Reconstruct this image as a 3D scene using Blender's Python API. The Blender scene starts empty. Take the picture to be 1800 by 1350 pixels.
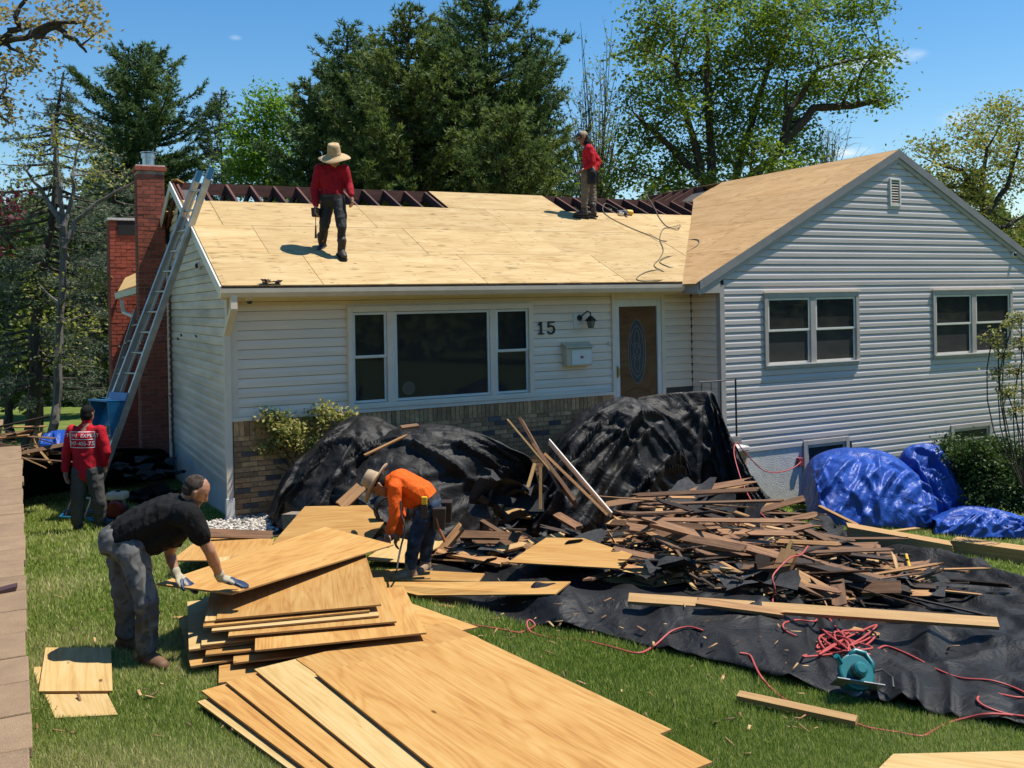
import bpy, bmesh, math, random
import numpy as np
from mathutils import Vector, Matrix, noise as mnoise

R = math.radians
random.seed(7)
rng = np.random.default_rng(11)
scene = bpy.context.scene
COL = scene.collection

# ------------------------------------------------------------------ camera
CAM = np.array([-2.4744, -13.0515, 2.7011])
FW = np.array([0.454851, 0.890567, -0.000665])
RT = np.array([0.890396, -0.454778, -0.019266])
UP = np.array([0.017460, -0.008171, 0.999814])
FPX, PPX, PPY = 1701.76, 900.0, 533.98          # in units of the 1800 px wide picture

cam_data = bpy.data.cameras.new('camera')
cam = bpy.data.objects.new('camera', cam_data)
COL.objects.link(cam)
cam.matrix_world = Matrix(((RT[0], UP[0], -FW[0], CAM[0]),
                           (RT[1], UP[1], -FW[1], CAM[1]),
                           (RT[2], UP[2], -FW[2], CAM[2]),
                           (0, 0, 0, 1)))
cam_data.sensor_width = 36
cam_data.lens = FPX / 1800 * 36
cam_data.shift_y = -(675 - PPY) / 1800
cam_data.clip_end = 3000
scene.camera = cam

# ------------------------------------------------------------------ sky and sun
SUN = Vector((0.372, -0.151, 0.916)).normalized()
world = bpy.data.worlds.new('World')
scene.world = world
world.use_nodes = True
wn, wl = world.node_tree.nodes, world.node_tree.links
wn.clear()
w_out = wn.new('ShaderNodeOutputWorld')
w_bg = wn.new('ShaderNodeBackground')
w_sky = wn.new('ShaderNodeTexSky')
w_sky.sky_type = 'NISHITA'
w_sky.sun_disc = False
w_sky.sun_elevation = math.asin(SUN.z)
w_sky.sun_rotation = math.atan2(SUN.x, SUN.y)
w_sky.altitude = 0
w_sky.air_density = 1.15
w_sky.dust_density = 0.15
w_sky.ozone_density = 2.6
w_bg.inputs['Strength'].default_value = 0.094
# small fair-weather wisps
w_tc = wn.new('ShaderNodeTexCoord')
w_noise = wn.new('ShaderNodeTexNoise'); w_noise.inputs['Scale'].default_value = 9
w_noise.inputs['Detail'].default_value = 8; w_noise.inputs['Roughness'].default_value = 0.6
w_map = wn.new('ShaderNodeMapping'); w_map.inputs['Scale'].default_value = (1, 1, 3.0)
wl.new(w_tc.outputs['Generated'], w_map.inputs['Vector'])
wl.new(w_map.outputs['Vector'], w_noise.inputs['Vector'])


def sky_dir(u, v):
    d = FW + (u - PPX) / FPX * RT - (v - PPY) / FPX * UP
    return d / np.linalg.norm(d)


w_prev = None
for (cu, cv, rad, amp) in ((1475, 125, 0.030, 0.95), (1545, 108, 0.026, 0.85), (1600, 98, 0.014, 0.6), (1490, 268, 0.016, 0.7),
                           (1520, 264, 0.010, 0.6), (150, 236, 0.018, 0.7), (95, 320, 0.020, 0.6), (160, 345, 0.018, 0.6), (1370, 285, 0.014, 0.6), (414, 66, 0.006, 0.25),
                           (1690, 205, 0.02, 0.35)):
    d = sky_dir(cu, cv)
    dist = wn.new('ShaderNodeVectorMath'); dist.operation = 'SUBTRACT'
    dist.inputs[1].default_value = tuple(d)
    wl.new(w_tc.outputs['Generated'], dist.inputs[0])
    sc_ = wn.new('ShaderNodeVectorMath'); sc_.operation = 'MULTIPLY'; sc_.inputs[1].default_value = (1, 1, 2.4)
    wl.new(dist.outputs[0], sc_.inputs[0])
    ln = wn.new('ShaderNodeVectorMath'); ln.operation = 'LENGTH'; wl.new(sc_.outputs[0], ln.inputs[0])
    mr = wn.new('ShaderNodeMapRange'); mr.interpolation_type = 'SMOOTHSTEP'
    mr.inputs['From Min'].default_value = rad * 1.35; mr.inputs['From Max'].default_value = 0
    mr.inputs['To Min'].default_value = 0; mr.inputs['To Max'].default_value = amp
    wl.new(ln.outputs['Value'], mr.inputs['Value'])
    if w_prev is None:
        w_prev = mr.outputs['Result']
    else:
        mx = wn.new('ShaderNodeMath'); mx.operation = 'MAXIMUM'
        wl.new(w_prev, mx.inputs[0]); wl.new(mr.outputs['Result'], mx.inputs[1]); w_prev = mx.outputs[0]
w_thr = wn.new('ShaderNodeMapRange'); w_thr.interpolation_type = 'SMOOTHSTEP'
w_thr.inputs['From Min'].default_value = 0.40; w_thr.inputs['From Max'].default_value = 0.62
wl.new(w_noise.outputs['Fac'], w_thr.inputs['Value'])
w_mul = wn.new('ShaderNodeMath'); w_mul.operation = 'MULTIPLY'
wl.new(w_prev, w_mul.inputs[0]); wl.new(w_thr.outputs['Result'], w_mul.inputs[1])
w_mix = wn.new('ShaderNodeMix'); w_mix.data_type = 'RGBA'
wl.new(w_mul.outputs[0], w_mix.inputs['Factor'])
w_gam = wn.new('ShaderNodeHueSaturation')
w_gam.inputs['Saturation'].default_value = 1.36
wl.new(w_sky.outputs['Color'], w_gam.inputs['Color'])
wl.new(w_gam.outputs['Color'], w_mix.inputs['A'])
w_mix.inputs['B'].default_value = (7.2, 7.4, 7.8, 1)
wl.new(w_mix.outputs['Result'], w_bg.inputs['Color'])
wl.new(w_bg.outputs['Background'], w_out.inputs['Surface'])

sun_data = bpy.data.lights.new('sun', 'SUN')
sun_data.energy = 4.6
sun_data.angle = R(0.53)
sun_data.color = (1.0, 0.945, 0.85)
sun = bpy.data.objects.new('sun', sun_data)
COL.objects.link(sun)
sun.location = (10, -10, 30)
sun.rotation_euler = SUN.to_track_quat('Z', 'Y').to_euler()

vs = scene.view_settings
vs.view_transform = 'Standard'
vs.look = 'None'
vs.gamma = 1
vs.exposure = 0.65
vs.use_curve_mapping = False
try:
    scene.cycles.max_bounces = 7
    scene.cycles.diffuse_bounces = 3
    scene.cycles.glossy_bounces = 3
    scene.cycles.transparent_max_bounces = 8
    scene.cycles.caustics_reflective = False
    scene.cycles.caustics_refractive = False
    scene.cycles.use_denoising = True
    scene.cycles.sample_clamp_indirect = 6
except Exception:
    pass

# ------------------------------------------------------------------ places


def ray(u, v):
    return FW + (u - PPX) / FPX * RT - (v - PPY) / FPX * UP


def at(u, v, d):
    return CAM + d * ray(u, v)


def atz(u, v, z):
    d = ray(u, v)
    return CAM + d * (z - CAM[2]) / d[2]


def aty(u, v, y):
    d = ray(u, v)
    return CAM + d * (y - CAM[1]) / d[1]


def atx(u, v, x):
    d = ray(u, v)
    return CAM + d * (x - CAM[0]) / d[0]


GP = np.array([(-2.3, -8.5, .14), (0, -7, .06), (-.3, -9, .06), (-1.6, -5.4, .05), (1.2, -3.3, -.18), (2.4, -8.4, -.02),
               (4, -8.5, -.10), (0, -.6, -.03), (0, 4.5, -.25), (-1.7, 1, -.20), (-1.7, 2.4, -.35), (7.9, -.9, -.60),
               (10.5, -3.9, -1.0), (5, -4, -.35), (6, -.8, -.35), (12, -1, -1.0), (-2.4, 8, -.65), (15, -4, -1.3),
               (-2.3, -4, .10), (3, -.8, -.15), (-6, -2, .1), (-8, 9, -.7), (6, -12, 0.0), (0, -14, .2), (12, -9, -.6),
               (20, 0, -1.5), (0, 14, -.9), (14, 14, -1.6), (-14, 20, -.9), (26, 24, -2.0), (-20, -10, .6), (24, -14, -1.2)])


def _tps():
    n = len(GP)
    d = np.linalg.norm(GP[:, None, :2] - GP[None, :, :2], axis=2)
    K = np.where(d > 0, d * d * np.log(d + 1e-9), 0) + np.eye(n) * 3.0
    Pm = np.c_[np.ones(n), GP[:, :2]]
    A = np.block([[K, Pm], [Pm.T, np.zeros((3, 3))]])
    return np.linalg.solve(A, np.r_[GP[:, 2], 0, 0, 0])


_TW = _tps()


def gz(x, y):
    """height of the lawn"""
    x = np.clip(np.asarray(x, float), -30, 36)
    y = np.clip(np.asarray(y, float), -20, 34)
    d = np.sqrt((x[..., None] - GP[:, 0]) ** 2 + (y[..., None] - GP[:, 1]) ** 2)
    K = np.where(d > 0, d * d * np.log(d + 1e-9), 0)
    z = K @ _TW[:-3] + _TW[-3] + _TW[-2] * x + _TW[-1] * y
    return np.clip(z, -2.6, 0.9)


def atg(u, v, dz=0.0):
    """where the ray through a picture point meets the lawn (+dz)"""
    d = ray(u, v)
    t = 3.0
    for _ in range(400):
        p = CAM + d * t
        if p[2] <= float(gz(p[0], p[1])) + dz:
            break
        t += 0.05
    return CAM + d * (t - 0.025)

# ------------------------------------------------------------------ objects


def tag(o, label=None, cat=None, group=None, kind=None):
    if label: o['label'] = label
    if cat: o['category'] = cat
    if group: o['group'] = group
    if kind: o['kind'] = kind
    return o


def empty(name, loc, label=None, cat=None, group=None, kind=None, parent=None):
    o = bpy.data.objects.new(name, None)
    o.empty_display_size = 0.1
    COL.objects.link(o)
    o.location = Vector([float(c) for c in loc])
    if parent is not None:
        o.parent = parent
        o.location = Vector([float(c) for c in loc]) - wloc(parent)
    return tag(o, label, cat, group, kind)


def wloc(o):
    p = Vector(o.location)
    while o.parent is not None:
        o = o.parent
        p = p + Vector(o.location)
    return p


def link(name, me, mat=None, parent=None, M=None):
    o = bpy.data.objects.new(name, me)
    COL.objects.link(o)
    if mat is not None and not me.materials:
        me.materials.append(mat)
    if M is None:
        M = Matrix.Identity(4)
    if parent is not None:
        o.parent = parent
        M = Matrix.Translation(-wloc(parent)) @ M
    o.matrix_local = M
    return o


def npmesh(name, v, f, smooth=False, rnd=None):
    """mesh from arrays; f is (m,k)"""
    v = np.asarray(v, np.float32); f = np.asarray(f, np.int32)
    me = bpy.data.meshes.new(name)
    m, k = f.shape
    me.vertices.add(len(v)); me.vertices.foreach_set('co', v.ravel())
    me.loops.add(m * k); me.loops.foreach_set('vertex_index', f.ravel())
    me.polygons.add(m)
    me.polygons.foreach_set('loop_start', np.arange(0, m * k, k, dtype=np.int32))
    if smooth:
        me.polygons.foreach_set('use_smooth', np.ones(m, bool))
    if rnd is not None:
        a = me.attributes.new('rnd', 'FLOAT', 'FACE')
        a.data.foreach_set('value', np.asarray(rnd, np.float32))
    me.update(calc_edges=True)
    return me


class MB:
    """collects shapes; build() links them as one mesh object"""

    def __init__(self):
        self.v = []; self.f = []

    def add(self, vs_, fs):
        n = len(self.v)
        self.v += [tuple(float(c) for c in p) for p in vs_]
        self.f += [tuple(i + n for i in q) for q in fs]
        return self

    def box(self, x0, x1, y0, y1, z0, z1):
        return self.add([(x0, y0, z0), (x1, y0, z0), (x1, y1, z0), (x0, y1, z0), (x0, y0, z1), (x1, y0, z1), (x1, y1, z1), (x0, y1, z1)],
                        [(0, 3, 2, 1), (4, 5, 6, 7), (0, 1, 5, 4), (1, 2, 6, 5), (2, 3, 7, 6), (3, 0, 4, 7)])

    def hexa(self, b, t):
        """8 corners: b four below, t four above (same winding, ccw seen from above)"""
        return self.add(list(b) + list(t), [(0, 3, 2, 1), (4, 5, 6, 7), (0, 1, 5, 4), (1, 2, 6, 5), (2, 3, 7, 6), (3, 0, 4, 7)])

    def slab(self, poly, n, th):
        """polygon thickened by th along -n"""
        k = len(poly); n = np.asarray(n, float)
        top = [np.asarray(p, float) for p in poly]; bot = [p - n * th for p in top]
        fs = [tuple(range(k)), tuple(range(2 * k - 1, k - 1, -1))]
        for i in range(k):
            j = (i + 1) % k
            fs.append((i, k + i, k + j, j))
        return self.add(top + bot, fs)

    def tube(self, pts, r, n=6, cap=True):
        pts = [np.asarray(p, float) for p in pts]
        m = len(pts)
        rs = r if hasattr(r, '__len__') else [r] * m
        rings = []
        ref = np.array([0.31, 0.17, 0.93])
        for i, p in enumerate(pts):
            t = pts[min(i + 1, m - 1)] - pts[max(i - 1, 0)]
            t = t / (np.linalg.norm(t) + 1e-9)
            a = np.cross(t, ref)
            if np.linalg.norm(a) < 0.15:
                a = np.cross(t, np.array([1.0, 0, 0]))
            a /= np.linalg.norm(a); b = np.cross(t, a)
            rings.append([p + rs[i] * (math.cos(2 * math.pi * k / n) * a + math.sin(2 * math.pi * k / n) * b) for k in range(n)])
        vs_ = [q for ring in rings for q in ring]
        fs = []
        for i in range(m - 1):
            for k in range(n):
                fs.append((i * n + k, i * n + (k + 1) % n, (i + 1) * n + (k + 1) % n, (i + 1) * n + k))
        if cap:
            fs.append(tuple(range(n - 1, -1, -1))); fs.append(tuple(range((m - 1) * n, m * n)))
        return self.add(vs_, fs)

    def lathe(self, prof, c=(0, 0, 0), n=16, M=None):
        """prof: (radius, height) pairs, around z through c (or transformed by M)"""
        vs_ = []
        for (r, z) in prof:
            for k in range(n):
                p = Vector((r * math.cos(2 * math.pi * k / n), r * math.sin(2 * math.pi * k / n), z))
                p = (M @ p) if M is not None else p + Vector([float(q) for q in c])
                vs_.append(tuple(p))
        fs = []
        for i in range(len(prof) - 1):
            for k in range(n):
                fs.append((i * n + k, i * n + (k + 1) % n, (i + 1) * n + (k + 1) % n, (i + 1) * n + k))
        fs.append(tuple(range(n - 1, -1, -1))); fs.append(tuple(range((len(prof) - 1) * n, len(prof) * n)))
        return self.add(vs_, fs)

    def build(self, name, mat, parent=None, smooth=False, bevel=0, origin=None):
        if parent is not None:
            o0 = wloc(parent)
        elif origin is not None:
            o0 = Vector([float(c) for c in origin])
        else:
            o0 = Vector((0, 0, 0))
        me = bpy.data.meshes.new(name)
        me.from_pydata([(p[0] - o0.x, p[1] - o0.y, p[2] - o0.z) for p in self.v], [], self.f)
        if smooth:
            me.polygons.foreach_set('use_smooth', [True] * len(me.polygons))
        me.materials.append(mat)
        o = bpy.data.objects.new(name, me)
        COL.objects.link(o)
        if parent is not None:
            o.parent = parent
        else:
            o.location = o0
        if bevel:
            b = o.modifiers.new('bevel', 'BEVEL'); b.width = bevel; b.segments = 2; b.limit_method = 'ANGLE'
        return o


def frame_m(p0, p1, up=(0, 0, 1), roll=0.0):
    """matrix at the middle of p0-p1 with local x along it"""
    p0 = Vector([float(c) for c in p0]); p1 = Vector([float(c) for c in p1])
    x = (p1 - p0).normalized()
    u_ = Vector(up)
    y = u_.cross(x)
    if y.length < 1e-4:
        y = Vector((0, 1, 0)).cross(x)
    y.normalize(); z = x.cross(y)
    M = Matrix(((x.x, y.x, z.x, 0), (x.y, y.y, z.y, 0), (x.z, y.z, z.z, 0), (0, 0, 0, 1)))
    return Matrix.Translation((p0 + p1) / 2) @ M @ Matrix.Rotation(roll, 4, 'X'), (p1 - p0).length


def stick(name, mat, p0, p1, w, t, roll=0.0, parent=None, up=(0, 0, 1)):
    """squared timber from p0 to p1, w wide, t thick; local x runs along the grain"""
    M, L = frame_m(p0, p1, up, roll)
    b = MB().box(-L / 2, L / 2, -w / 2, w / 2, -t / 2, t / 2)
    me = bpy.data.meshes.new(name)
    me.from_pydata(b.v, [], b.f)
    me.materials.append(mat)
    return link(name, me, None, parent, M)


def bake(o, name=None):
    """freeze an object's modifiers into its mesh"""
    dg = bpy.context.evaluated_depsgraph_get()
    me = bpy.data.meshes.new_from_object(o.evaluated_get(dg))
    old = o.data
    o.modifiers.clear()
    o.data = me
    if name: me.name = name
    bpy.data.meshes.remove(old)
    return o


def fbm(p, sc=1.0, oct_=3, seed=0.0):
    """vector noise over an (n,3) array"""
    out = np.empty(len(p))
    for i, q in enumerate(p):
        out[i] = mnoise.fractal(Vector((q[0] * sc + seed, q[1] * sc - seed * 1.7, q[2] * sc + seed * 0.6)), 1.0, 2.0, oct_)
    return out

# ------------------------------------------------------------------ materials


class NT:
    def __init__(self, name):
        self.m = bpy.data.materials.new(name)
        self.m.use_nodes = True
        self.n = self.m.node_tree.nodes; self.l = self.m.node_tree.links
        self.b = self.n['Principled BSDF']; self.out = self.n['Material Output']

    def new(self, t, **kw):
        nd = self.n.new(t)
        for k, v_ in kw.items():
            if k in nd.inputs:
                nd.inputs[k].default_value = v_
            else:
                setattr(nd, k, v_)
        return nd

    def coords(self, kind='Object', scale=(1, 1, 1), rand=True):
        tc = self.new('ShaderNodeTexCoord')
        mp = self.new('ShaderNodeMapping')
        mp.inputs['Scale'].default_value = scale
        src = tc.outputs[kind]
        if rand:
            oi = self.new('ShaderNodeObjectInfo')
            ad = self.new('ShaderNodeVectorMath', operation='ADD')
            mu = self.new('ShaderNodeVectorMath', operation='SCALE'); mu.inputs['Scale'].default_value = 37.0
            cx = self.new('ShaderNodeCombineXYZ')
            self.l.new(oi.outputs['Random'], cx.inputs[0]); self.l.new(oi.outputs['Random'], cx.inputs[1]); self.l.new(oi.outputs['Random'], cx.inputs[2])
            self.l.new(cx.outputs[0], mu.inputs[0])
            self.l.new(src, ad.inputs[0]); self.l.new(mu.outputs[0], ad.inputs[1])
            src = ad.outputs[0]
        self.l.new(src, mp.inputs['Vector'])
        return mp.outputs['Vector']

    def noise(self, vec, scale, detail=4, rough=0.55, dist=0.0):
        t = self.new('ShaderNodeTexNoise')
        t.inputs['Scale'].default_value = scale; t.inputs['Detail'].default_value = detail
        t.inputs['Roughness'].default_value = rough; t.inputs['Distortion'].default_value = dist
        self.l.new(vec, t.inputs['Vector'])
        return t.outputs['Fac']

    def ramp(self, fac, stops):
        r = self.new('ShaderNodeValToRGB')
        e = r.color_ramp.elements
        while len(e) < len(stops):
            e.new(0.5)
        for el, (p, c) in zip(e, stops):
            el.position = p
            el.color = tuple(c) + (1,) if hasattr(c, '__len__') else (c, c, c, 1)
        self.l.new(fac, r.inputs['Fac'])
        return r.outputs['Color']

    def mix(self, fac, a, b, mode='MIX'):
        m = self.new('ShaderNodeMix', data_type='RGBA', blend_type=mode)
        for s, x in (('Factor', fac), ('A', a), ('B', b)):
            if hasattr(x, 'node'):
                self.l.new(x, m.inputs[s])
            elif s == 'Factor':
                m.inputs[s].default_value = x
            else:
                m.inputs[s].default_value = tuple(x) + (1,) if len(x) == 3 else x
        return m.outputs['Result']

    def math(self, op, a, b=0.0):
        m = self.new('ShaderNodeMath', operation=op)
        for i, x in enumerate((a, b)):
            if hasattr(x, 'node'):
                self.l.new(x, m.inputs[i])
            else:
                m.inputs[i].default_value = x
        return m.outputs[0]

    def bump(self, h, strength=0.3, dist=0.01):
        bp = self.new('ShaderNodeBump')
        bp.inputs['Strength'].default_value = strength; bp.inputs['Distance'].default_value = dist
        self.l.new(h, bp.inputs['Height'])
        self.l.new(bp.outputs['Normal'], self.b.inputs['Normal'])

    def color(self, c):
        if hasattr(c, 'node'):
            self.l.new(c, self.b.inputs['Base Color'])
        else:
            self.b.inputs['Base Color'].default_value = tuple(c) + (1,)

    def set(self, rough=0.6, metal=0.0, spec=0.5):
        self.b.inputs['Roughness'].default_value = rough
        self.b.inputs['Metallic'].default_value = metal
        self.b.inputs['Specular IOR Level'].default_value = spec
        return self.m

    def objrand(self, col, amount):
        """lighter or darker from one object to the next"""
        oi = self.new('ShaderNodeObjectInfo')
        mr = self.new('ShaderNodeMapRange')
        mr.inputs['To Min'].default_value = 1 - amount; mr.inputs['To Max'].default_value = 1 + amount
        self.l.new(oi.outputs['Random'], mr.inputs['Value'])
        hs = self.new('ShaderNodeHueSaturation')
        self.l.new(mr.outputs['Result'], hs.inputs['Value'])
        self.l.new(col, hs.inputs['Color'])
        return hs.outputs['Color']


def mat(name, c1, c2=None, scale=6, rough=0.6, bump=0.0, bscale=60, stretch=(1, 1, 1), metal=0.0, spec=0.5, rand=0.0, bdist=0.01, detail=4, lo=0.35, hi=0.65):
    t = NT(name)
    c2 = c2 or tuple(c * 0.85 for c in c1)
    vec = t.coords('Object', stretch)
    col = t.ramp(t.noise(vec, scale, detail), [(lo, c1), (hi, c2)])
    if rand:
        col = t.objrand(col, rand)
    t.color(col)
    if bump:
        t.bump(t.noise(vec, bscale, 3), bump, bdist)
    return t.set(rough, metal, spec)


def plywood(name, light, mid, dark, stains=0.0, rand=0.08):
    """rotary-cut veneer: contour lines of a stretched noise, fibres, knots"""
    t = NT(name)
    vec = t.coords('Object', (1, 1, 1))
    big = t.coords('Object', (0.26, 2.3, 0.6))
    n1 = t.noise(big, 1.0, 3, 0.5, 0.4)
    sep = t.new('ShaderNodeSeparateXYZ'); t.l.new(vec, sep.inputs[0])
    sep0 = t.new('ShaderNodeSeparateXYZ'); t.l.new(t.coords('Object', (1, 1, 1), rand=False), sep0.inputs[0])
    ph = t.math('ADD', t.math('MULTIPLY', n1, 118.0), t.math('MULTIPLY', sep.outputs['Y'], 16.0))
    rings = t.math('POWER', t.math('ADD', t.math('MULTIPLY', t.math('SINE', ph), 0.5), 0.5), 2.2)
    fib = t.noise(t.coords('Object', (1.7, 60, 8)), 1.0, 5, 0.7)
    blot = t.noise(t.coords('Object', (0.7, 3.0, 1)), 1.6, 5, 0.65)
    f = t.math('ADD', t.math('MULTIPLY', rings, 0.10), t.math('ADD', t.math('MULTIPLY', fib, 0.52), t.math('MULTIPLY', blot, 0.52)))
    col = t.ramp(f, [(0.38, light), (0.57, mid), (0.78, dark)])
    vo = t.new('ShaderNodeTexVoronoi'); vo.inputs['Scale'].default_value = 3.4; vo.inputs['Randomness'].default_value = 1
    t.l.new(t.coords('Object', (0.62, 1.5, 1)), vo.inputs['Vector'])
    kn = t.ramp(vo.outputs['Distance'], [(0.04, 1.0), (0.085, 0.0)])
    col = t.mix(kn, col, tuple(c * 0.33 for c in dark))
    if stains:
        v2 = t.new('ShaderNodeTexVoronoi'); v2.inputs['Scale'].default_value = 1.0
        t.l.new(t.coords('Object', (3.2, 9.5, 1)), v2.inputs['Vector'])
        s = t.ramp(v2.outputs['Distance'], [(0.08, 1.0), (0.34, 0.0)])
        msk = t.ramp(t.noise(t.coords('Object', (1, 1, 1)), 1.1, 2), [(0.42, 0.0), (0.54, 1.0)])
        s2 = t.mix(1.0, s, msk, 'MULTIPLY')
        fx = t.math('ABSOLUTE', t.math('SUBTRACT', t.math('FRACT', t.math('MULTIPLY', sep0.outputs['X'], 1 / 0.4064)), 0.5))
        row_ = t.ramp(fx, [(0.0, 1.0), (0.035, 1.0), (0.06, 0.0)])
        fy = t.math('ABSOLUTE', t.math('SUBTRACT', t.math('FRACT', t.math('MULTIPLY', sep0.outputs['Y'], 1 / 0.105)), 0.5))
        dash = t.ramp(fy, [(0.0, 0.85), (0.16, 0.85), (0.24, 0.0)])
        pm = t.ramp(t.noise(t.coords('Object', (1.3, 2.2, 1)), 1.9, 3), [(0.50, 0.0), (0.60, 0.8)])
        s2 = t.mix(1.0, s2, t.mix(1.0, t.mix(1.0, row_, dash, 'MULTIPLY'), pm, 'MULTIPLY'), 'LIGHTEN')
        s3 = t.new('ShaderNodeMath', operation='MULTIPLY'); t.l.new(s2, s3.inputs[0]); s3.inputs[1].default_value = stains
        col = t.mix(s3.outputs[0], col, tuple(c * 0.55 for c in dark))
    if rand:
        col = t.objrand(col, rand)
    t.color(col)
    t.bump(fib, 0.18, 0.004)
    return t.set(0.72, 0, 0.25)


def leafmat(name, c1, c2, transl=0.35, rough=0.55):
    t = NT(name)
    at_ = t.new('ShaderNodeAttribute'); at_.attribute_name = 'rnd'
    col = t.ramp(at_.outputs['Fac'], [(0.0, c1), (1.0, c2)])
    t.color(col)
    t.set(rough, 0, 0.3)
    tr = t.new('ShaderNodeBsdfTranslucent'); 
    hs = t.new('ShaderNodeHueSaturation'); hs.inputs['Value'].default_value = 1.5; hs.inputs['Saturation'].default_value = 1.1
    t.l.new(col, hs.inputs['Color']); t.l.new(hs.outputs['Color'], tr.inputs['Color'])
    ms = t.new('ShaderNodeMixShader'); ms.inputs['Fac'].default_value = transl
    t.l.new(t.b.outputs[0], ms.inputs[1]); t.l.new(tr.outputs[0], ms.inputs[2])
    t.l.new(ms.outputs[0], t.out.inputs['Surface'])
    return t.m


M = {}
M['ply_roof'] = plywood('plywood_roof', (0.50, 0.375, 0.195), (0.415, 0.285, 0.125), (0.295, 0.175, 0.062), stains=0.75, rand=0.10)
M['ply_wing'] = plywood('plywood_wing', (0.49, 0.32, 0.16), (0.41, 0.248, 0.105), (0.29, 0.155, 0.058), stains=0.5, rand=0.10)
M['ply'] = plywood('plywood_stack', (0.46, 0.285, 0.10), (0.40, 0.212, 0.060), (0.28, 0.118, 0.028), rand=0.14)
M['ply_pale'] = plywood('plywood_pale', (0.51, 0.37, 0.18), (0.455, 0.305, 0.12), (0.34, 0.20, 0.065), rand=0.05)
M['rafter'] = mat('old_rafter', (0.115, 0.040, 0.024), (0.060, 0.022, 0.015), 3, 0.8, 0.3, 40, (1, 8, 8), rand=0.25)
M['siding'] = mat('vinyl_siding', (0.84, 0.675, 0.52), (0.76, 0.61, 0.47), 2.5, 0.42, 0.05, 30, (0.4, 1, 3), rand=0.03)  # albedo lifted and warmed to offset the blue shade on the front wall
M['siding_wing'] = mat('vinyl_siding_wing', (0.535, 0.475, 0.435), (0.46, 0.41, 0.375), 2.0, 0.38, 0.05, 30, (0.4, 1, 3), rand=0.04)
M['siding_side'] = mat('weathered_siding', (0.84, 0.66, 0.50), (0.52, 0.42, 0.31), 1.6, 0.55, 0.05, 30, (1, 0.5, 3), rand=0.10, lo=0.3, hi=0.75)  # weathered tones over a base lifted and warmed against the blue shade
M['trim'] = mat('painted_trim', (0.80, 0.65, 0.50), (0.72, 0.585, 0.45), 4, 0.45)  # warmed with the siding to offset the blue shade
M['trim_grey'] = mat('grey_trim', (0.40, 0.355, 0.315), (0.35, 0.31, 0.275), 4, 0.5)
M['white'] = mat('white_paint', (0.72, 0.68, 0.62), (0.64, 0.61, 0.55), 5, 0.4)
M['fascia'] = mat('grey_metal_fascia', (0.235, 0.225, 0.215), (0.195, 0.185, 0.18), 3, 0.45)
M['sheath'] = mat('wall_backing', (0.07, 0.065, 0.06), None, 3, 0.9)  # near-black so the gaps between siding courses show as shadow lines
M['stucco'] = mat('foundation_stucco', (0.58, 0.55, 0.52), (0.48, 0.455, 0.43), 9, 0.85, 0.6, 55, bdist=0.02)
M['foundation'] = mat('white_foundation', (0.66, 0.60, 0.53), (0.54, 0.49, 0.43), 2, 0.8, 0.3, 30)
M['brick_tan'] = mat('tan_brick', (0.54, 0.29, 0.125), (0.35, 0.185, 0.085), 14, 0.85, 0.4, 120, rand=0.38)
M['brick_grey'] = mat('grey_brown_brick', (0.12, 0.10, 0.09), (0.085, 0.072, 0.066), 14, 0.85, 0.4, 120, rand=0.3)
M['mortar'] = mat('mortar', (0.26, 0.20, 0.15), (0.18, 0.14, 0.105), 20, 0.95, 0.3, 100)
M['mortar_light'] = mat('light_mortar', (0.40, 0.33, 0.28), (0.24, 0.17, 0.14), 9, 0.95, 0.3, 100)
M['brick_red'] = mat('red_brick', (0.34, 0.078, 0.040), (0.20, 0.052, 0.030), 12, 0.85, 0.4, 110, rand=0.28)
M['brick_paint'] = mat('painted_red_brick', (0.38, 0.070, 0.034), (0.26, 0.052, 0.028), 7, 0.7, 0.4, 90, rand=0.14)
M['brick_side'] = mat('painted_red_brick_side', (0.30, 0.058, 0.03), (0.17, 0.04, 0.024), 7, 0.75, 0.4, 90)  # darker copy of the painted brick, side-face shade put into the colour
M['steel'] = mat('galvanised_steel', (0.55, 0.55, 0.54), (0.42, 0.42, 0.42), 9, 0.28, metal=0.95)
M['alu'] = mat('aluminium', (0.52, 0.52, 0.51), (0.38, 0.38, 0.37), 7, 0.42, 0.1, 60, metal=0.75)
M['alu_dirty'] = mat('dusty_aluminium', (0.42, 0.36, 0.29), (0.34, 0.29, 0.24), 7, 0.55, metal=0.35)
M['black_metal'] = mat('black_metal', (0.012, 0.012, 0.013), (0.02, 0.02, 0.021), 8, 0.4)
M['blue_metal'] = mat('blue_enamel', (0.012, 0.16, 0.34), (0.010, 0.12, 0.27), 5, 0.35, 0.1, 40)
M['rubber'] = mat('black_rubber', (0.014, 0.014, 0.015), (0.022, 0.022, 0.022), 12, 0.6)
M['dark'] = mat('dark_interior', (0.010, 0.010, 0.011), (0.014, 0.014, 0.014), 3, 0.9)
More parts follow.
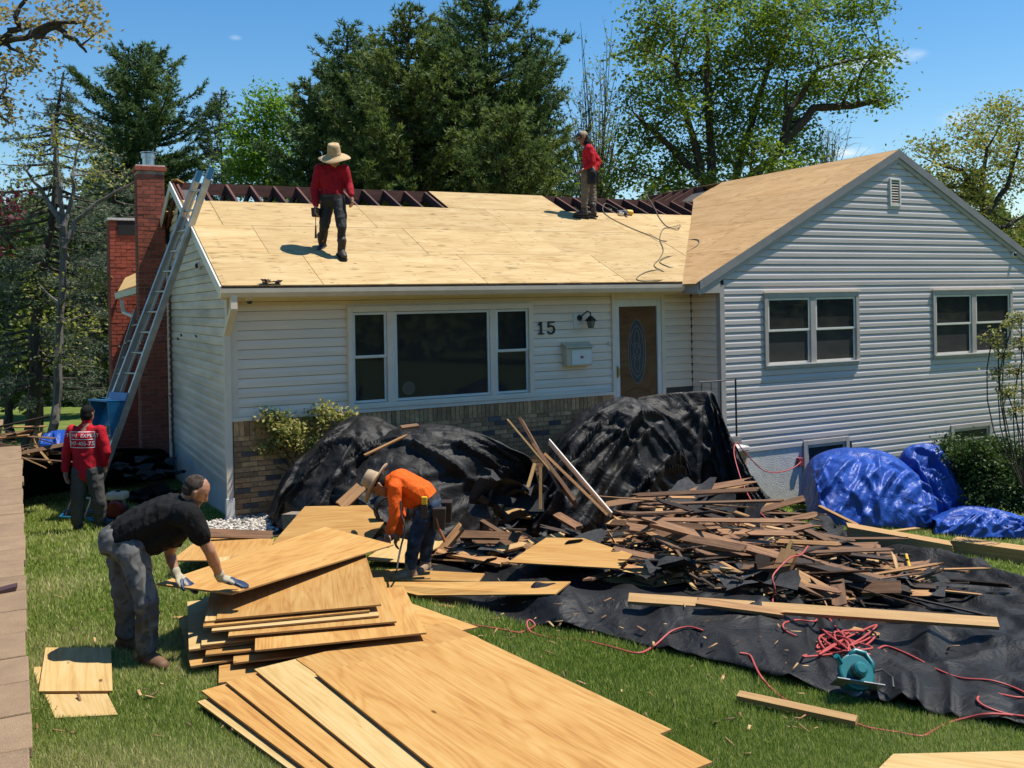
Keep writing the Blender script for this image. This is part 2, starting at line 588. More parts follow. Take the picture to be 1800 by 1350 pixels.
# ------------------------------------------------------------------ ground
def ground():
    xs = np.concatenate([[-900, -300, -120, -60], np.arange(-32, 38.1, 0.5), [70, 130, 300, 900]])
    ys = np.concatenate([[-900, -200, -60], np.arange(-20, 36.1, 0.5), [60, 120, 300, 900, 2500]])
    X, Y = np.meshgrid(xs, ys)
    Z = gz(X.ravel(), Y.ravel())
    v = np.c_[X.ravel(), Y.ravel(), Z]
    nx, ny = len(xs), len(ys)
    i = np.arange(nx * ny).reshape(ny, nx)
    f = np.stack([i[:-1, :-1], i[:-1, 1:], i[1:, 1:], i[1:, :-1]], -1).reshape(-1, 4)
    t = NT('lawn_soil')
    vec = t.coords('Object', (1, 1, 1), rand=False)
    c = t.ramp(t.noise(vec, 1.3, 6, 0.65), [(0.3, (0.075, 0.110, 0.020)), (0.55, (0.12, 0.155, 0.033)), (0.8, (0.21, 0.19, 0.085))])
    t.color(c); t.bump(t.noise(vec, 60, 3), 0.6, 0.02)
    o = link('lawn', npmesh('lawn', v, f, True), t.set(0.95, 0, 0.1))
    tag(o, kind='structure')


ground()

# lawn blades, thinning out with distance, only where the lawn is open
def lawn_blades():
    pts = []
    N = 540000
    # sample over the picture of the lawn so that near blades are dense
    u = rng.uniform(-60, 1860, N); v = 1440 - (1440 - 860) * rng.random(N) ** 1.25
    d = FW[None] + ((u - PPX) / FPX)[:, None] * RT[None] - ((v - PPY) / FPX)[:, None] * UP[None]
    t = (0.0 - CAM[2]) / d[:, 2]
    for _ in range(6):
        P = CAM[None] + d * t[:, None]
        g = gz(P[:, 0], P[:, 1])
        t = (g - CAM[2]) / d[:, 2]
    P = CAM[None] + d * t[:, None]
    # thinner growth over the rest of the garden
    k = 200000
    E_ = np.c_[rng.uniform(-11, 20, k), rng.uniform(-12, 9, k), np.zeros(k)]
    E_[:, 2] = gz(E_[:, 0], E_[:, 1])
    q = E_ - CAM; pu = PPX + FPX * (q @ RT) / np.maximum(q @ FW, .1); pv = PPY - FPX * (q @ UP) / np.maximum(q @ FW, .1)
    out_ = ~((pu > -60) & (pu < 1860) & (pv < 1440) & (q @ FW > .5))
    P = np.concatenate([P, E_[out_]]); t = np.concatenate([t, np.ones(out_.sum())])
    P[:, 2] = gz(P[:, 0], P[:, 1])
    x, y = P[:, 0], P[:, 1]
    dep = (P - CAM) @ FW
    ok = (t > 0) & (dep < 24) & ((x > -2.445) | (x < -3.56))
    ok &= ~((x > -0.02) & (x < 16) & (y > -0.75) & (y < 9))            # house and its bed
    ok &= ~((x > -0.7) & (y > -1.6) & (y < 0.1) & (x < 7.2))             # planting bed
    P = P[ok]; x, y, dep = P[:, 0], P[:, 1], dep[ok]
    keep = np.ones(len(P), bool)
    for poly in GRASS_OFF:
        keep &= ~in_poly(x, y, poly)
    P = P[keep]; x, y, dep = P[:, 0], P[:, 1], dep[keep]
    n = len(P)
    patch = np.array([mnoise.noise(Vector((a * 0.9, b * 0.9, 0))) for a, b in zip(x, y)])
    h = (0.034 + 0.030 * rng.random(n)) * (1 + 0.40 * patch)
    pu_ = np.abs((P - CAM) @ RT / np.maximum(dep, .1) * FPX) > 960
    w = 0.0042 * (0.7 + 0.8 * rng.random(n)) * np.where(pu_, 3.0, np.clip(dep / 6, 1, 2.6))
    a = rng.uniform(0, 2 * math.pi, n); lean = 0.75 * rng.random(n) * h
    b = rng.uniform(0, 2 * math.pi, n)
    side = np.c_[np.cos(a), np.sin(a), np.zeros(n)] * w[:, None]
    tip = P + np.c_[np.cos(b) * lean, np.sin(b) * lean, h]
    V = np.concatenate([P - side, P + side, tip], 1).reshape(-1, 3)
    F = np.arange(3 * n).reshape(-1, 3)
    pt2 = np.array([mnoise.noise(Vector((a * 0.33 + 9, b * 0.33, 4))) for a, b in zip(x, y)])
    rnd = np.clip(0.53 + 0.42 * patch + 0.35 * pt2 + 0.26 * rng.standard_normal(n), 0, 1)
    t = NT('grass_blade')
    at_ = t.new('ShaderNodeAttribute'); at_.attribute_name = 'rnd'
    col = t.ramp(at_.outputs['Fac'], [(0.0, (0.13, 0.20, 0.026)), (0.5, (0.27, 0.345, 0.068)), (0.82, (0.42, 0.46, 0.14)), (1.0, (0.60, 0.52, 0.28))])
    t.color(col); t.set(0.5, 0, 0.35)
    tr = t.new('ShaderNodeBsdfTranslucent'); t.l.new(col, tr.inputs['Color'])
    ms = t.new('ShaderNodeMixShader'); ms.inputs['Fac'].default_value = 0.45
    t.l.new(t.b.outputs[0], ms.inputs[1]); t.l.new(tr.outputs[0], ms.inputs[2]); t.l.new(ms.outputs[0], t.out.inputs['Surface'])
    o = link('grass', npmesh('grass', V, F, False, rnd), t.m)
    tag(o, 'short mown green grass covering the front lawn', 'grass', kind='stuff')




# retaining wall beside the lawn: a run of brown cap stones on a dark core
def retaining_wall():
    root = empty('retaining_wall', (-2.75, -3, gz(-2.75, -3)), 'long low garden wall with brown concrete caps along the lawn edge', 'wall')
    core = mat('wall_core', (0.16, 0.13, 0.10), (0.10, 0.085, 0.07), 8, 0.9, 0.5, 40)
    t = NT('wall_cap')
    vec = t.coords('Object', (1, 1, 1))
    c = t.ramp(t.noise(vec, 5, 5), [(0.3, (0.29, 0.195, 0.115)), (0.7, (0.215, 0.145, 0.09))])
    sp = t.ramp(t.noise(vec, 210, 2, 0.7), [(0.42, 0.72), (0.62, 1.18)])
    c = t.mix(1.0, c, sp, 'MULTIPLY'); c = t.objrand(c, 0.07)
    t.color(c); t.bump(t.noise(vec, 190, 3), 0.5, 0.006)
    capm = t.set(0.9, 0, 0.2)
    MB().box(-3.5, -2.50, -10.5, 2.9, -0.8, 0.70).build('core', core, root)
    MB().box(-3.5, -2.62, 2.9, 6.5, -1.0, 0.10).build('core', core, root)
    y = -10.5
    k = 0
    while y < 2.75:
        L = random.choice((0.42, 0.46, 0.50, 0.56))
        dx = random.uniform(-0.012, 0.012); dz = random.uniform(-0.004, 0.004)
        y1 = min(y + L, 2.92)
        MB().box(-3.55, -2.455 + dx, y + 0.006, y1 - 0.006, 0.702, 0.76 + dz).build('cap_stone', capm, root, bevel=0.008)
        y = y1; k += 1
    # far block that steps up again
    MB().box(-3.9, -2.78, 6.6, 7.6, -1.0, 0.62).build('core', core, root)
    MB().box(-3.92, -2.75, 6.55, 7.65, 0.625, 0.69).build('cap_stone', capm, root, bevel=0.01)
    # brown shingle scrap lying on the caps
    p = atz(8, 1040, 0.765)
    s = MB().hexa([p + np.array(q) for q in ((-0.10, -0.05, 0), (0.07, -0.02, 0), (0.08, 0.07, 0), (-0.12, 0.045, 0))],
                  [p + np.array(q) for q in ((-0.10, -0.05, 0.012), (0.07, -0.02, 0.03), (0.08, 0.07, 0.034), (-0.12, 0.045, 0.012))])
    tag(s.build('shingle_scrap', mat('scrap_maroon', (0.05, 0.02, 0.02), None, 10, 0.8), origin=p),
        'small dark maroon shingle scrap lying on the wall caps', 'shingle')


retaining_wall()

# pebbles and mulch in the bed at the house corner
def gravel():
    n = 2600
    pts = []
    x = rng.uniform(-0.55, 1.5, n); y = rng.uniform(-1.15, -0.03, n)
    z = gz(x, y) + 0.012 + 0.03 * rng.random(n)
    ico = bmesh.new(); bmesh.ops.create_icosphere(ico, subdivisions=1, radius=1)
    bv = np.array([q.co[:] for q in ico.verts]); bf = np.array([[q.index for q in fc.verts] for fc in ico.faces]); ico.free()
    s = (0.014 + 0.02 * rng.random((n, 1))) * np.c_[np.ones(n), 0.75 + 0.3 * rng.random(n), 0.55 + 0.2 * rng.random(n)]
    a = rng.uniform(0, 6.28, n)
    V = bv[None] * s[:, None, :]
    c_, s_ = np.cos(a)[:, None], np.sin(a)[:, None]
    V = np.stack([V[..., 0] * c_ - V[..., 1] * s_, V[..., 0] * s_ + V[..., 1] * c_, V[..., 2]], -1) + np.c_[x, y, z][:, None, :]
    F = (bf[None] + (np.arange(n) * len(bv))[:, None, None]).reshape(-1, 3)
    t = NT('pebble'); at_ = t.new('ShaderNodeAttribute'); at_.attribute_name = 'rnd'
    t.color(t.ramp(at_.outputs['Fac'], [(0, (0.12, 0.10, 0.08)), (0.5, (0.36, 0.32, 0.27)), (1, (0.62, 0.58, 0.52))]))
    o = link('gravel', npmesh('gravel', V.reshape(-1, 3), F, True, np.repeat(rng.random(n), len(bf))), t.set(0.8))
    tag(o, 'pale pebbles in the planting bed at the house corner', 'gravel', kind='stuff')
    t = mat('mulch', (0.05, 0.035, 0.025), (0.025, 0.018, 0.014), 9, 0.95, 0.8, 30, bdist=0.03)
    xs = np.linspace(-0.62, 7.6, 60); ys = np.linspace(-1.35, 0.02, 14)
    X, Y = np.meshgrid(xs, ys)
    Z = gz(X.ravel(), Y.ravel()).reshape(X.shape) + 0.012
    i = np.arange(X.size).reshape(X.shape)
    f = np.stack([i[:-1, :-1], i[:-1, 1:], i[1:, 1:], i[1:, :-1]], -1).reshape(-1, 4)
    tag(link('planting_bed', npmesh('planting_bed', np.c_[X.ravel(), Y.ravel(), Z.ravel()], f, True), t), kind='structure')


gravel()
# ------------------------------------------------------------------ house
XR, G, DEP = 7.56, 0.735, 7.92
EY, EZ, RY, RZ = -0.367, 2.995, 3.958, 4.852           # eave and ridge of the long roof
MS = (RZ - EZ) / (RY - EY)
PX, PZ, WS = 11.62, 5.32, 0.515                         # wing ridge and slope
WR = 2 * PX - XR
SLOPE = math.hypot(RY - EY, RZ - EZ)
house = empty('house', (0, 0, 0), 'grey vinyl-sided split-level house with half-sheathed bare plywood roof', 'house')


def wall_boards(parent, mat_, ox, dx, nrm, z0, z1, h, lim, holes, proud=0.016, drop=0.0):
    """courses of lap siding on a vertical wall. ox: origin, dx: unit vector along the wall,
    nrm: outward; lim(z) -> (s0, s1); holes: (s0, s1, z0, z1)"""
    ox, dx, nrm = np.array(ox, float), np.array(dx, float), np.array(nrm, float)
    z = z0
    while z < z1 - 0.01:
        ze = min(z + h, z1)
        cuts = sorted({z, ze} | {q for hl in holes for q in hl[2:] if z < q < ze})
        for a, b in zip(cuts[:-1], cuts[1:]):
            la, ha = lim(a); lb, hb = lim(b)
            spans = [(la, ha, lb, hb)]
            for hl in holes:
                if hl[2] < b - 1e-6 and hl[3] > a + 1e-6:
                    ns = []
                    for (p, q, r_, s_) in spans:
                        if hl[1] <= min(p, r_) or hl[0] >= max(q, s_):
                            ns.append((p, q, r_, s_)); continue
                        if hl[0] > p: ns.append((p, hl[0], r_, hl[0]))
                        if hl[1] < q: ns.append((hl[1], q, hl[1], s_))
                    spans = ns
            for (p, q_, r_, s_) in spans:
                if q_ - p < 0.02 and s_ - r_ < 0.02: continue
                if s_ < r_: m_ = (s_ + r_) / 2; r_ = m_ - .002; s_ = m_ + .002
                P = lambda s, zz, o: ox + dx * s + nrm * o + np.array([0, 0, zz - drop * s])
                # lip, flat face, then a cove that faces the sky; a thin shadow gap below the next course
                b_full = b
                b = b - (0.0055 if abs(b - ze) < 1e-6 else 0)
                v = []; nf = 0
                for zz in sorted({a, b} | {z + h * q for q in (0.04, 0.52, 0.84) if a < z + h * q < b}):
                    q = (zz - z) / h
                    o_ = proud * float(np.interp(q, (0, .04, .52, .84, 1.0), (.80, 1.0, 1.0, .16, .02))) + .002
                    k = (zz - a) / (b_full - a)
                    v += [P(p + (r_ - p) * k, zz, o_), P(q_ + (s_ - q_) * k, zz, o_)]; nf += 1
                v += [P(p, a, 0), P(q_, a, 0), P(r_, b, 0), P(s_, b, 0)]
                m = 2 * nf
                f = [(2 * i, 2 * i + 1, 2 * i + 3, 2 * i + 2) for i in range(nf - 1)]
                f += [(m, m + 1, 1, 0), (m - 2, m - 1, m + 3, m + 2), (m, m + 2, m + 3, m + 1)]
                f += [tuple([m] + list(range(0, m, 2)) + [m + 2]), tuple([m + 3] + list(range(m - 1, 0, -2)) + [m + 1])]
                MB().add(v, f).build('siding_board', mat_, parent)
        z = ze


def roof_pt(u, v):
    """point of the long front roof plane behind a picture point"""
    n = np.array([0, -(RZ - EZ), RY - EY]); p0 = np.array([0, EY, EZ]); d = ray(u, v)
    return CAM + d * ((p0 - CAM) @ n) / (d @ n)


def rp(x, s, lift=0.0):
    """point at x, s metres up the slope of the long front roof"""
    k = s / SLOPE
    n = np.array([0, -MS, 1.0]) / math.hypot(MS, 1)
    return np.array([x, EY + k * (RY - EY), EZ + k * (RZ - EZ)]) + n * lift


def wz(x):
    return PZ - WS * abs(PX - x)


def valley_x(y):
    z = EZ + MS * (y - EY)
    return PX - (PZ - z) / WS


# --- walls: backing boxes, siding, brick ---
front = MB().box(0.012, XR, 0.004, 0.16, -0.35, 2.93).build('front_wall', M['sheath'], house)
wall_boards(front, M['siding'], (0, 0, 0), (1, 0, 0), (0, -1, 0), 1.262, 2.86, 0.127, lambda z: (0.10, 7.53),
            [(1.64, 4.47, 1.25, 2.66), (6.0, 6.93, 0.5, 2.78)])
# bare strip under the eave is plain frieze board
side = MB().box(0.004, 0.16, 0.02, DEP, -0.6, 2.9).add([(0.004, 0.02, 2.9), (0.004, DEP, 2.9), (0.004, RY, 4.72), (0.16, 0.02, 2.9), (0.16, DEP, 2.9), (0.16, RY, 4.72)],
            [(0, 2, 1), (3, 4, 5), (0, 1, 4, 3), (1, 2, 5, 4), (2, 0, 3, 5)]).build('side_wall', M['sheath'], house)


def side_lim(z):
    if z < 3.0: return (0.02, DEP)
    k = (z - 3.0) / MS
    return (0.02 + k, max(0.03 + k, DEP - k))


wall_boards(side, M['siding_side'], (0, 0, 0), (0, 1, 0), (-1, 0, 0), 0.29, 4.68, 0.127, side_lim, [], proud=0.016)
MB().box(0.0, 0.02, 0.02, DEP, -0.7, 0.285).build('foundation', M['foundation'], side)
MB().box(-0.03, 0.0, -0.03, 0.10, 0.30, 2.9).box(0.0, 0.10, -0.03, 0.0, 0.28 - 0.3, 2.86).build('corner_post', M['trim'], house)

wing = MB().box(XR + 0.01, WR - 0.01, -G + 0.004, 7.0, -1.5, 2.95).add(
    [(XR + .01, -G + .004, 2.95), (WR - .01, -G + .004, 2.95), (PX, -G + .004, PZ - .12), (XR + .01, 6.9, 2.95), (WR - .01, 6.9, 2.95), (PX, 6.9, PZ - .12)],
    [(0, 1, 2), (3, 5, 4), (0, 3, 4, 1), (1, 4, 5, 2), (2, 5, 3, 0)]).build('wing_wall', M['sheath'], house)


def wing_lim(z):
    k = (PZ - 0.10 - z) / WS
    return (max(XR + 0.075, PX - k) , min(WR - 0.075, PX + k))


wing_holes = [(8.50, 10.53, 1.58, 2.74), (12.50, 14.62, 1.58, 2.74), (9.29, 10.26, -1.2, 0.25), (12.92, 13.97, -0.32, 0.24), (11.40, 11.67, 4.30, 4.80)]
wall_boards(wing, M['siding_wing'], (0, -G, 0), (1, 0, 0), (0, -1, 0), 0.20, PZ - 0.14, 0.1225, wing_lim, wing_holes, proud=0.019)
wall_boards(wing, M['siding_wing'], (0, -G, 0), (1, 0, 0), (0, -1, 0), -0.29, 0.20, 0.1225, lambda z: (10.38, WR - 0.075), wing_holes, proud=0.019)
MB().box(XR + .02, 9.24, -G - 0.004, -G + 0.004, -1.4, 0.198).build('foundation', M['stucco'], wing)
MB().box(10.31, WR, -G - 0.004, -G + 0.004, -1.6, -0.292).build('foundation', M['stucco'], wing)
MB().box(XR - 0.02, XR + 0.07, -G - 0.03, -G + 0.0, 0.2, 2.93).box(XR - 0.02, XR + .005, -G, -G + 0.07, 0.2, 2.93).build('corner_post', M['trim_grey'], wing)
ret = MB().box(XR - 0.002, XR + 0.009, -G + 0.07, 0.0, 0.0, 2.93).build('return_wall', M['sheath'], house)
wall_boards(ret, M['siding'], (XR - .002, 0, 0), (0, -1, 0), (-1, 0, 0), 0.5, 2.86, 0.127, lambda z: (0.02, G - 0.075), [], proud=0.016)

# brick veneer under the front windows: running bond with a soldier course on top
bw = MB().box(0.02, 5.94, -0.055, 0.003, -0.4, 1.215).build('brick_veneer', M['mortar'], house)
bm_full = MB().box(-0.098, 0.098, -0.03, 0.03, -0.029, 0.029)
me_full = bpy.data.meshes.new('brick'); me_full.from_pydata(bm_full.v, [], bm_full.f); me_full.materials.append(M['brick_tan'])
me_grey = me_full.copy(); me_grey.materials.clear(); me_grey.materials.append(M['brick_grey'])
bm_sol = MB().box(-0.031, 0.031, -0.03, 0.03, -0.095, 0.095)
me_sol = bpy.data.meshes.new('soldier'); me_sol.from_pydata(bm_sol.v, [], bm_sol.f); me_sol.materials.append(M['brick_tan'])
x = 0.055
while x < 5.92:
    link('brick', me_sol, None, bw, Matrix.Translation((x, -0.036 + random.uniform(-.003, .003), 1.115)))
    x += 0.0705
far_v = MB()
n_b = 0
for r_ in range(21):
    zc = 0.984 - r_ * 0.0685
    x = 0.12 if r_ % 2 == 0 else 0.223
    if r_ % 2:
        far_v.box(0.022, 0.118, -0.066, -0.006, zc - .029, zc + .029)
    while x < 5.85:
        seen = (x < 1.35) or (r_ < 5)
        if seen and n_b < 205:
            me_ = me_grey if random.random() < 0.10 else me_full
            link('brick', me_, None, bw, Matrix.Translation((x, -0.036 + random.uniform(-.003, .003), zc))); n_b += 1
        else:
            far_v.box(x - .098, x + .098, -0.066, -0.006, zc - .029, zc + .029)
        x += 0.206
tag(far_v.build('brick_rest', M['brick_tan'], bw), kind='stuff')
MB().box(0.0, 5.95, -0.085, -0.003, 1.214, 1.262).build('brick_ledge', M['trim'], house)

# --- windows ---
glass = NT('window_glass')
glass.color((0.012, 0.013, 0.014)); glass.set(0.03, 0, 0.55); glass.b.inputs['Alpha'].default_value = 0.28
M['glass'] = glass.m
def blindmat(name, c1, c2, per):
    t = NT(name)
    vec = t.coords('Object', (1, 1, 1), rand=False)
    sp = t.new('ShaderNodeSeparateXYZ'); t.l.new(vec, sp.inputs[0])
    w_ = t.math('FRACT', t.math('MULTIPLY', sp.outputs['Z'], 1.0 / per))
    t.color(t.ramp(w_, [(0.0, c2), (0.25, c1), (0.8, c1), (0.95, c2)]))
    return t.set(0.6)
M['blind'] = blindmat('window_blind', (0.155, 0.125, 0.098), (0.03, 0.025, 0.02), 0.085)
M['shade'] = mat('dark_room', (0.05, 0.05, 0.05), (0.03, 0.03, 0.03), 2, 0.9)
M['lower_shade'] = mat('grey_screen', (0.045, 0.044, 0.043), (0.032, 0.032, 0.032), 3, 0.8)


def rect_ring(b, x0, x1, z0, z1, w, y0, y1, wb=None, wt=None):
    """four butted bars round a rectangle; w width, between depths y0..y1"""
    wb = wb or w; wt = wt or w
    b.box(x0, x0 + w, y0, y1, z0, z1); b.box(x1 - w, x1, y0, y1, z0, z1)
    b.box(x0 + w, x1 - w, y0, y1, z1 - wt, z1); b.box(x0 + w, x1 - w, y0, y1, z0, z0 + wb)


def double_hung(win, x0, x1, z0, z1, yf, fm, blind):
    """two sashes one above the other, the lower set back... upper proud"""
    zm = (z0 + z1) / 2 + 0.01
    for (a, b_, yo, nm) in ((zm - 0.012, z1, yf, 'sash'), (z0, zm + 0.012, yf + 0.022, 'sash')):
        s = MB(); rect_ring(s, x0, x1, a, b_, 0.034, yo, yo + 0.018)
        s.build(nm, fm, win)
        MB().box(x0 + .034, x1 - .034, yo + 0.007, yo + 0.011, a + .034, b_ - .034).build('pane', M['glass'], win)
    MB().box(x0, x1, yf + 0.06, yf + 0.07, z0, z1).build('blind', blind, win)


bay = empty('window', (3.05, 0, 1.3), parent=house)
b = MB(); rect_ring(b, 1.592, 4.515, 1.263, 2.70, 0.075, -0.075, 0.02, wt=0.085)
b.box(2.17, 2.285, -0.062, 0.02, 1.338, 2.615); b.box(3.785, 3.885, -0.062, 0.02, 1.338, 2.615)
b.build('frame', M['trim'], bay, bevel=0.004)
MB().box(1.60, 4.50, -0.095, -0.077, 1.268, 1.30).build('sill', M['trim'], bay)
double_hung(bay, 1.672, 2.166, 1.345, 2.61, -0.045, M['white'], M['blind'])
double_hung(bay, 3.889, 4.436, 1.345, 2.61, -0.045, M['white'], M['blind'])
s = MB(); rect_ring(s, 2.288, 3.782, 1.345, 2.61, 0.035, -0.045, -0.01); s.build('sash', M['white'], bay)
MB().box(2.325, 3.745, -0.032, -0.027, 1.382, 2.573).build('pane', M['glass'], bay)
MB().box(2.29, 3.78, 0.03, 0.04, 1.345, 2.61).build('blind', M['blind'], bay)
MB().box(2.6, 2.605, 0.018, 0.022, 1.40, 2.55).build('blind_cord', M['white'], bay)
# round dish-like white plate standing behind the pane
MB().lathe([(0.0, 0), (0.09, 0.0), (0.10, 0.012), (0.0, 0.012)], n=24, M=Matrix.Translation((2.50, 0.004, 1.51)) @ Matrix.Rotation(R(90), 4, 'X')).build('window_decal', mat('pale_disc', (0.30, 0.27, 0.24), None, 4), bay)


def wing_window(x0, x1, z0, z1):
    w = empty('window', ((x0 + x1) / 2, -G, z0), parent=house)
    y = -G
    b = MB(); rect_ring(b, x0, x1, z0, z1, 0.075, y - 0.05, y + 0.02, wb=0.07, wt=0.085)
    xm = (x0 + x1) / 2
    b.box(xm - 0.06, xm + 0.06, y - 0.042, y + 0.02, z0 + 0.07, z1 - 0.085)
    b.build('frame', M['trim_grey'], w, bevel=0.004)
    MB().box(x0 - 0.015, x1 + 0.015, y - 0.066, y - 0.03, z1 + 0.002, z1 + 0.022).build('drip_cap', M['trim'], w)
    MB().box(x0 + 0.02, x1 - 0.02, y - 0.072, y - 0.052, z0 + 0.052, z0 + 0.072).build('sill', M['white'], w)
    double_hung(w, x0 + 0.078, xm - 0.063, z0 + 0.073, z1 - 0.088, y - 0.028, M['white'], M['lower_shade'])
    double_hung(w, xm + 0.063, x1 - 0.078, z0 + 0.073, z1 - 0.088, y - 0.028, M['white'], M['lower_shade'])


wing_window(8.448, 10.584, 1.53, 2.786)
wing_window(12.448, 14.668, 1.53, 2.786)
for (x0, x1, z0, z1) in ((9.25, 10.30, -1.25, 0.29), (12.87, 14.02, -0.36, 0.28)):
    w = empty('basement_window', ((x0 + x1) / 2, -G, z0), parent=house)
    b = MB(); rect_ring(b, x0, x1, z0, z1, 0.08, -G - 0.045, -G + 0.02); rect_ring(b, x0 + .085, x1 - .085, z0 + .085, z1 - .085, 0.045, -G - 0.02, -G + 0.02)
    b.build('frame', M['trim_grey'], w, bevel=0.004)
    MB().box(x0 + .13, x1 - .13, -G - 0.006, -G + 0.0, z0 + .13, z1 - .13).build('pane', M['glass'], w)
    MB().box(x0 + .10, x1 - .10, -G + 0.021, -G + 0.03, z0 + .10, z1 - .10).build('blind', M['shade'], w)
    if z0 > -1:
        MB().box(x0 + .13, x1 - .13, -G - 0.016, -G - 0.008, (z0 + z1) / 2 + .02, (z0 + z1) / 2 + .045).build('sash', M['trim_grey'], w)
        MB().box(x0, x1, -G - 0.09, -G - 0.047, z0 - 0.03, z0 + 0.03).build('sill', M['white'], w)

# --- front door with oval leaded glass ---
door = empty('door', (6.45, 0, 0.62), parent=house)
b = MB(); rect_ring(b, 5.952, 6.978, 0.60, 2.822, 0.065, -0.05, 0.02, wt=0.10); b.build('casing', M['trim'], door, bevel=0.004)
b = MB(); rect_ring(b, 6.02, 6.91, 0.62, 2.72, 0.075, -0.03, 0.03, wt=0.11); b.build('storm_door_frame', M['white'], door, bevel=0.003)
wood = plywood('door_oak', (0.20, 0.105, 0.045), (0.15, 0.072, 0.028), (0.09, 0.04, 0.016), rand=0)
slab_ = MB()
ov = [(6.45 + 0.17 * math.cos(a), 1.88 + 0.52 * math.sin(a)) for a in np.linspace(0, 2 * math.pi, 33)[:-1]]
rc = []
for (ox_, oz_) in ov:                                     # ring between oval and rectangle
    dx_, dz_ = ox_ - 6.45, oz_ - 1.88
    k = min(0.368 / max(abs(dx_), 1e-6), (0.99 if dz_ < 0 else 0.728) / max(abs(dz_), 1e-6))
    rc.append((6.45 + dx_ * k, 1.88 + dz_ * k))
n_ = len(ov)
slab_.add([(p[0], -0.002, p[1]) for p in ov] + [(p[0], -0.002, p[1]) for p in rc] + [(p[0], 0.02, p[1]) for p in ov],
          [(i, (i + 1) % n_, n_ + (i + 1) % n_, n_ + i) for i in range(n_)] + [(2 * n_ + i, 2 * n_ + (i + 1) % n_, (i + 1) % n_, i) for i in range(n_)])
slab_.build('door_leaf', wood, door)
MB().add([(p[0], 0.012, p[1]) for p in ov], [tuple(range(n_))]).build('oval_pane', mat('leaded_glass', (0.040, 0.048, 0.050), (0.018, 0.022, 0.024), 26, 0.3, 0.6, 40, spec=0.25), door)
b = MB()
for k in (1.0, 0.78):
    pts = [(6.45 + 0.17 * k * math.cos(a), 0.006, 1.88 + 0.52 * k * math.sin(a)) for a in np.linspace(0, 2 * math.pi, 25)]
    b.tube(pts, 0.010 if k == 1 else 0.005, 5, cap=False)
for sx in (-1, 1):
    for (zz, am) in ((1.88, 0.07), (2.08, 0.05), (1.68, 0.05)):
        b.tube([(6.45 + sx * am * math.sin(q), 0.006, zz + 0.14 * math.cos(q)) for q in np.linspace(0, math.pi, 9)], 0.005, 5)
    b.tube([(6.45 + sx * 0.12 * math.sin(q * 2), 0.006, 1.45 + 0.86 * q / math.pi) for q in np.linspace(0, math.pi, 17)], 0.004, 5)
b.build('leading', mat('lead_came', (0.20, 0.20, 0.19), None, 9, 0.45, metal=0.3), door)
b = MB()
b.tube([(6.14, -0.004, 0.98), (6.22, -0.004, 1.22), (6.45, -0.004, 1.30), (6.68, -0.004, 1.22), (6.76, -0.004, 0.98)], 0.012, 6)
b.build('panel_moulding', wood, door)
MB().box(6.035, 6.06, -0.055, -0.031, 1.48, 1.66).tube([(6.047, -0.055, 1.52), (6.047, -0.09, 1.52), (6.047, -0.09, 1.62), (6.047, -0.055, 1.62)], 0.009, 6).build('handle', mat('brass', (0.45, 0.36, 0.18), None, 8, 0.3, metal=0.8), door)
MB().lathe([(0.0, 0), (0.03, 0.0), (0.026, 0.02), (0, 0.024)], n=12, M=Matrix.Translation((5.90, -0.02, 2.03)) @ Matrix.Rotation(R(90), 4, 'X')).build('doorbell', mat('bell_cream', (0.6, 0.5, 0.36), None, 4, 0.5), house)
# stoop
stoop = MB().box(5.75, 7.54, -1.22, -0.06, -0.7, 0.56).build('front_stoop', mat('stoop_concrete', (0.3, 0.29, 0.27), (0.24, 0.23, 0.22), 6, 0.9, 0.4, 60), house)

# --- long front roof: rafters, ridge board, plywood ---
roof = empty('roof', (3.8, RY, RZ), parent=house)
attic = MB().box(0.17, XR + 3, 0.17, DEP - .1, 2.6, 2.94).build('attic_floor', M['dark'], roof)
x = -0.06
k = 0
while x < 10.9:
    top = rp(x, SLOPE - 0.02, -0.085); low = rp(x, 0.1 if x < 7.2 else max(0.1, (wz(x) - EZ) / MS * SLOPE / (RY - EY) - .1), -0.085)
    if low[1] < top[1] - .1:
        stick('rafter', M['rafter'], low, top, 0.04, 0.14, 0, roof)
    q0 = np.array([x, RY + 0.03, RZ - 0.10]); q1 = np.array([x, RY + 2.6, RZ - 0.10 - 2.57 * MS])
    stick('rear_rafter', M['rafter'], q0, q1, 0.04, 0.14, 0, roof)
    x += 0.4064
    k += 1
stick('ridge_board', M['rafter'], (-0.10, RY + .004, RZ - 0.115), (10.9, RY + .004, RZ - 0.115), 0.036, 0.20, 0, roof)
rear = MB().slab([(-0.15, RY + 0.95, RZ - .95 * MS), (11, RY + 0.95, RZ - .95 * MS), (11, DEP + .4, RZ - (DEP + .4 - RY) * MS), (-0.15, DEP + .4, RZ - (DEP + .4 - RY) * MS)], (0, MS, 1), 0.015)
rear.build('rear_sheathing', M['ply_roof'], roof)
nrm = np.array([0, -MS, 1.0]) / math.hypot(MS, 1)
ysl = lambda s: EY + s / SLOPE * (RY - EY)


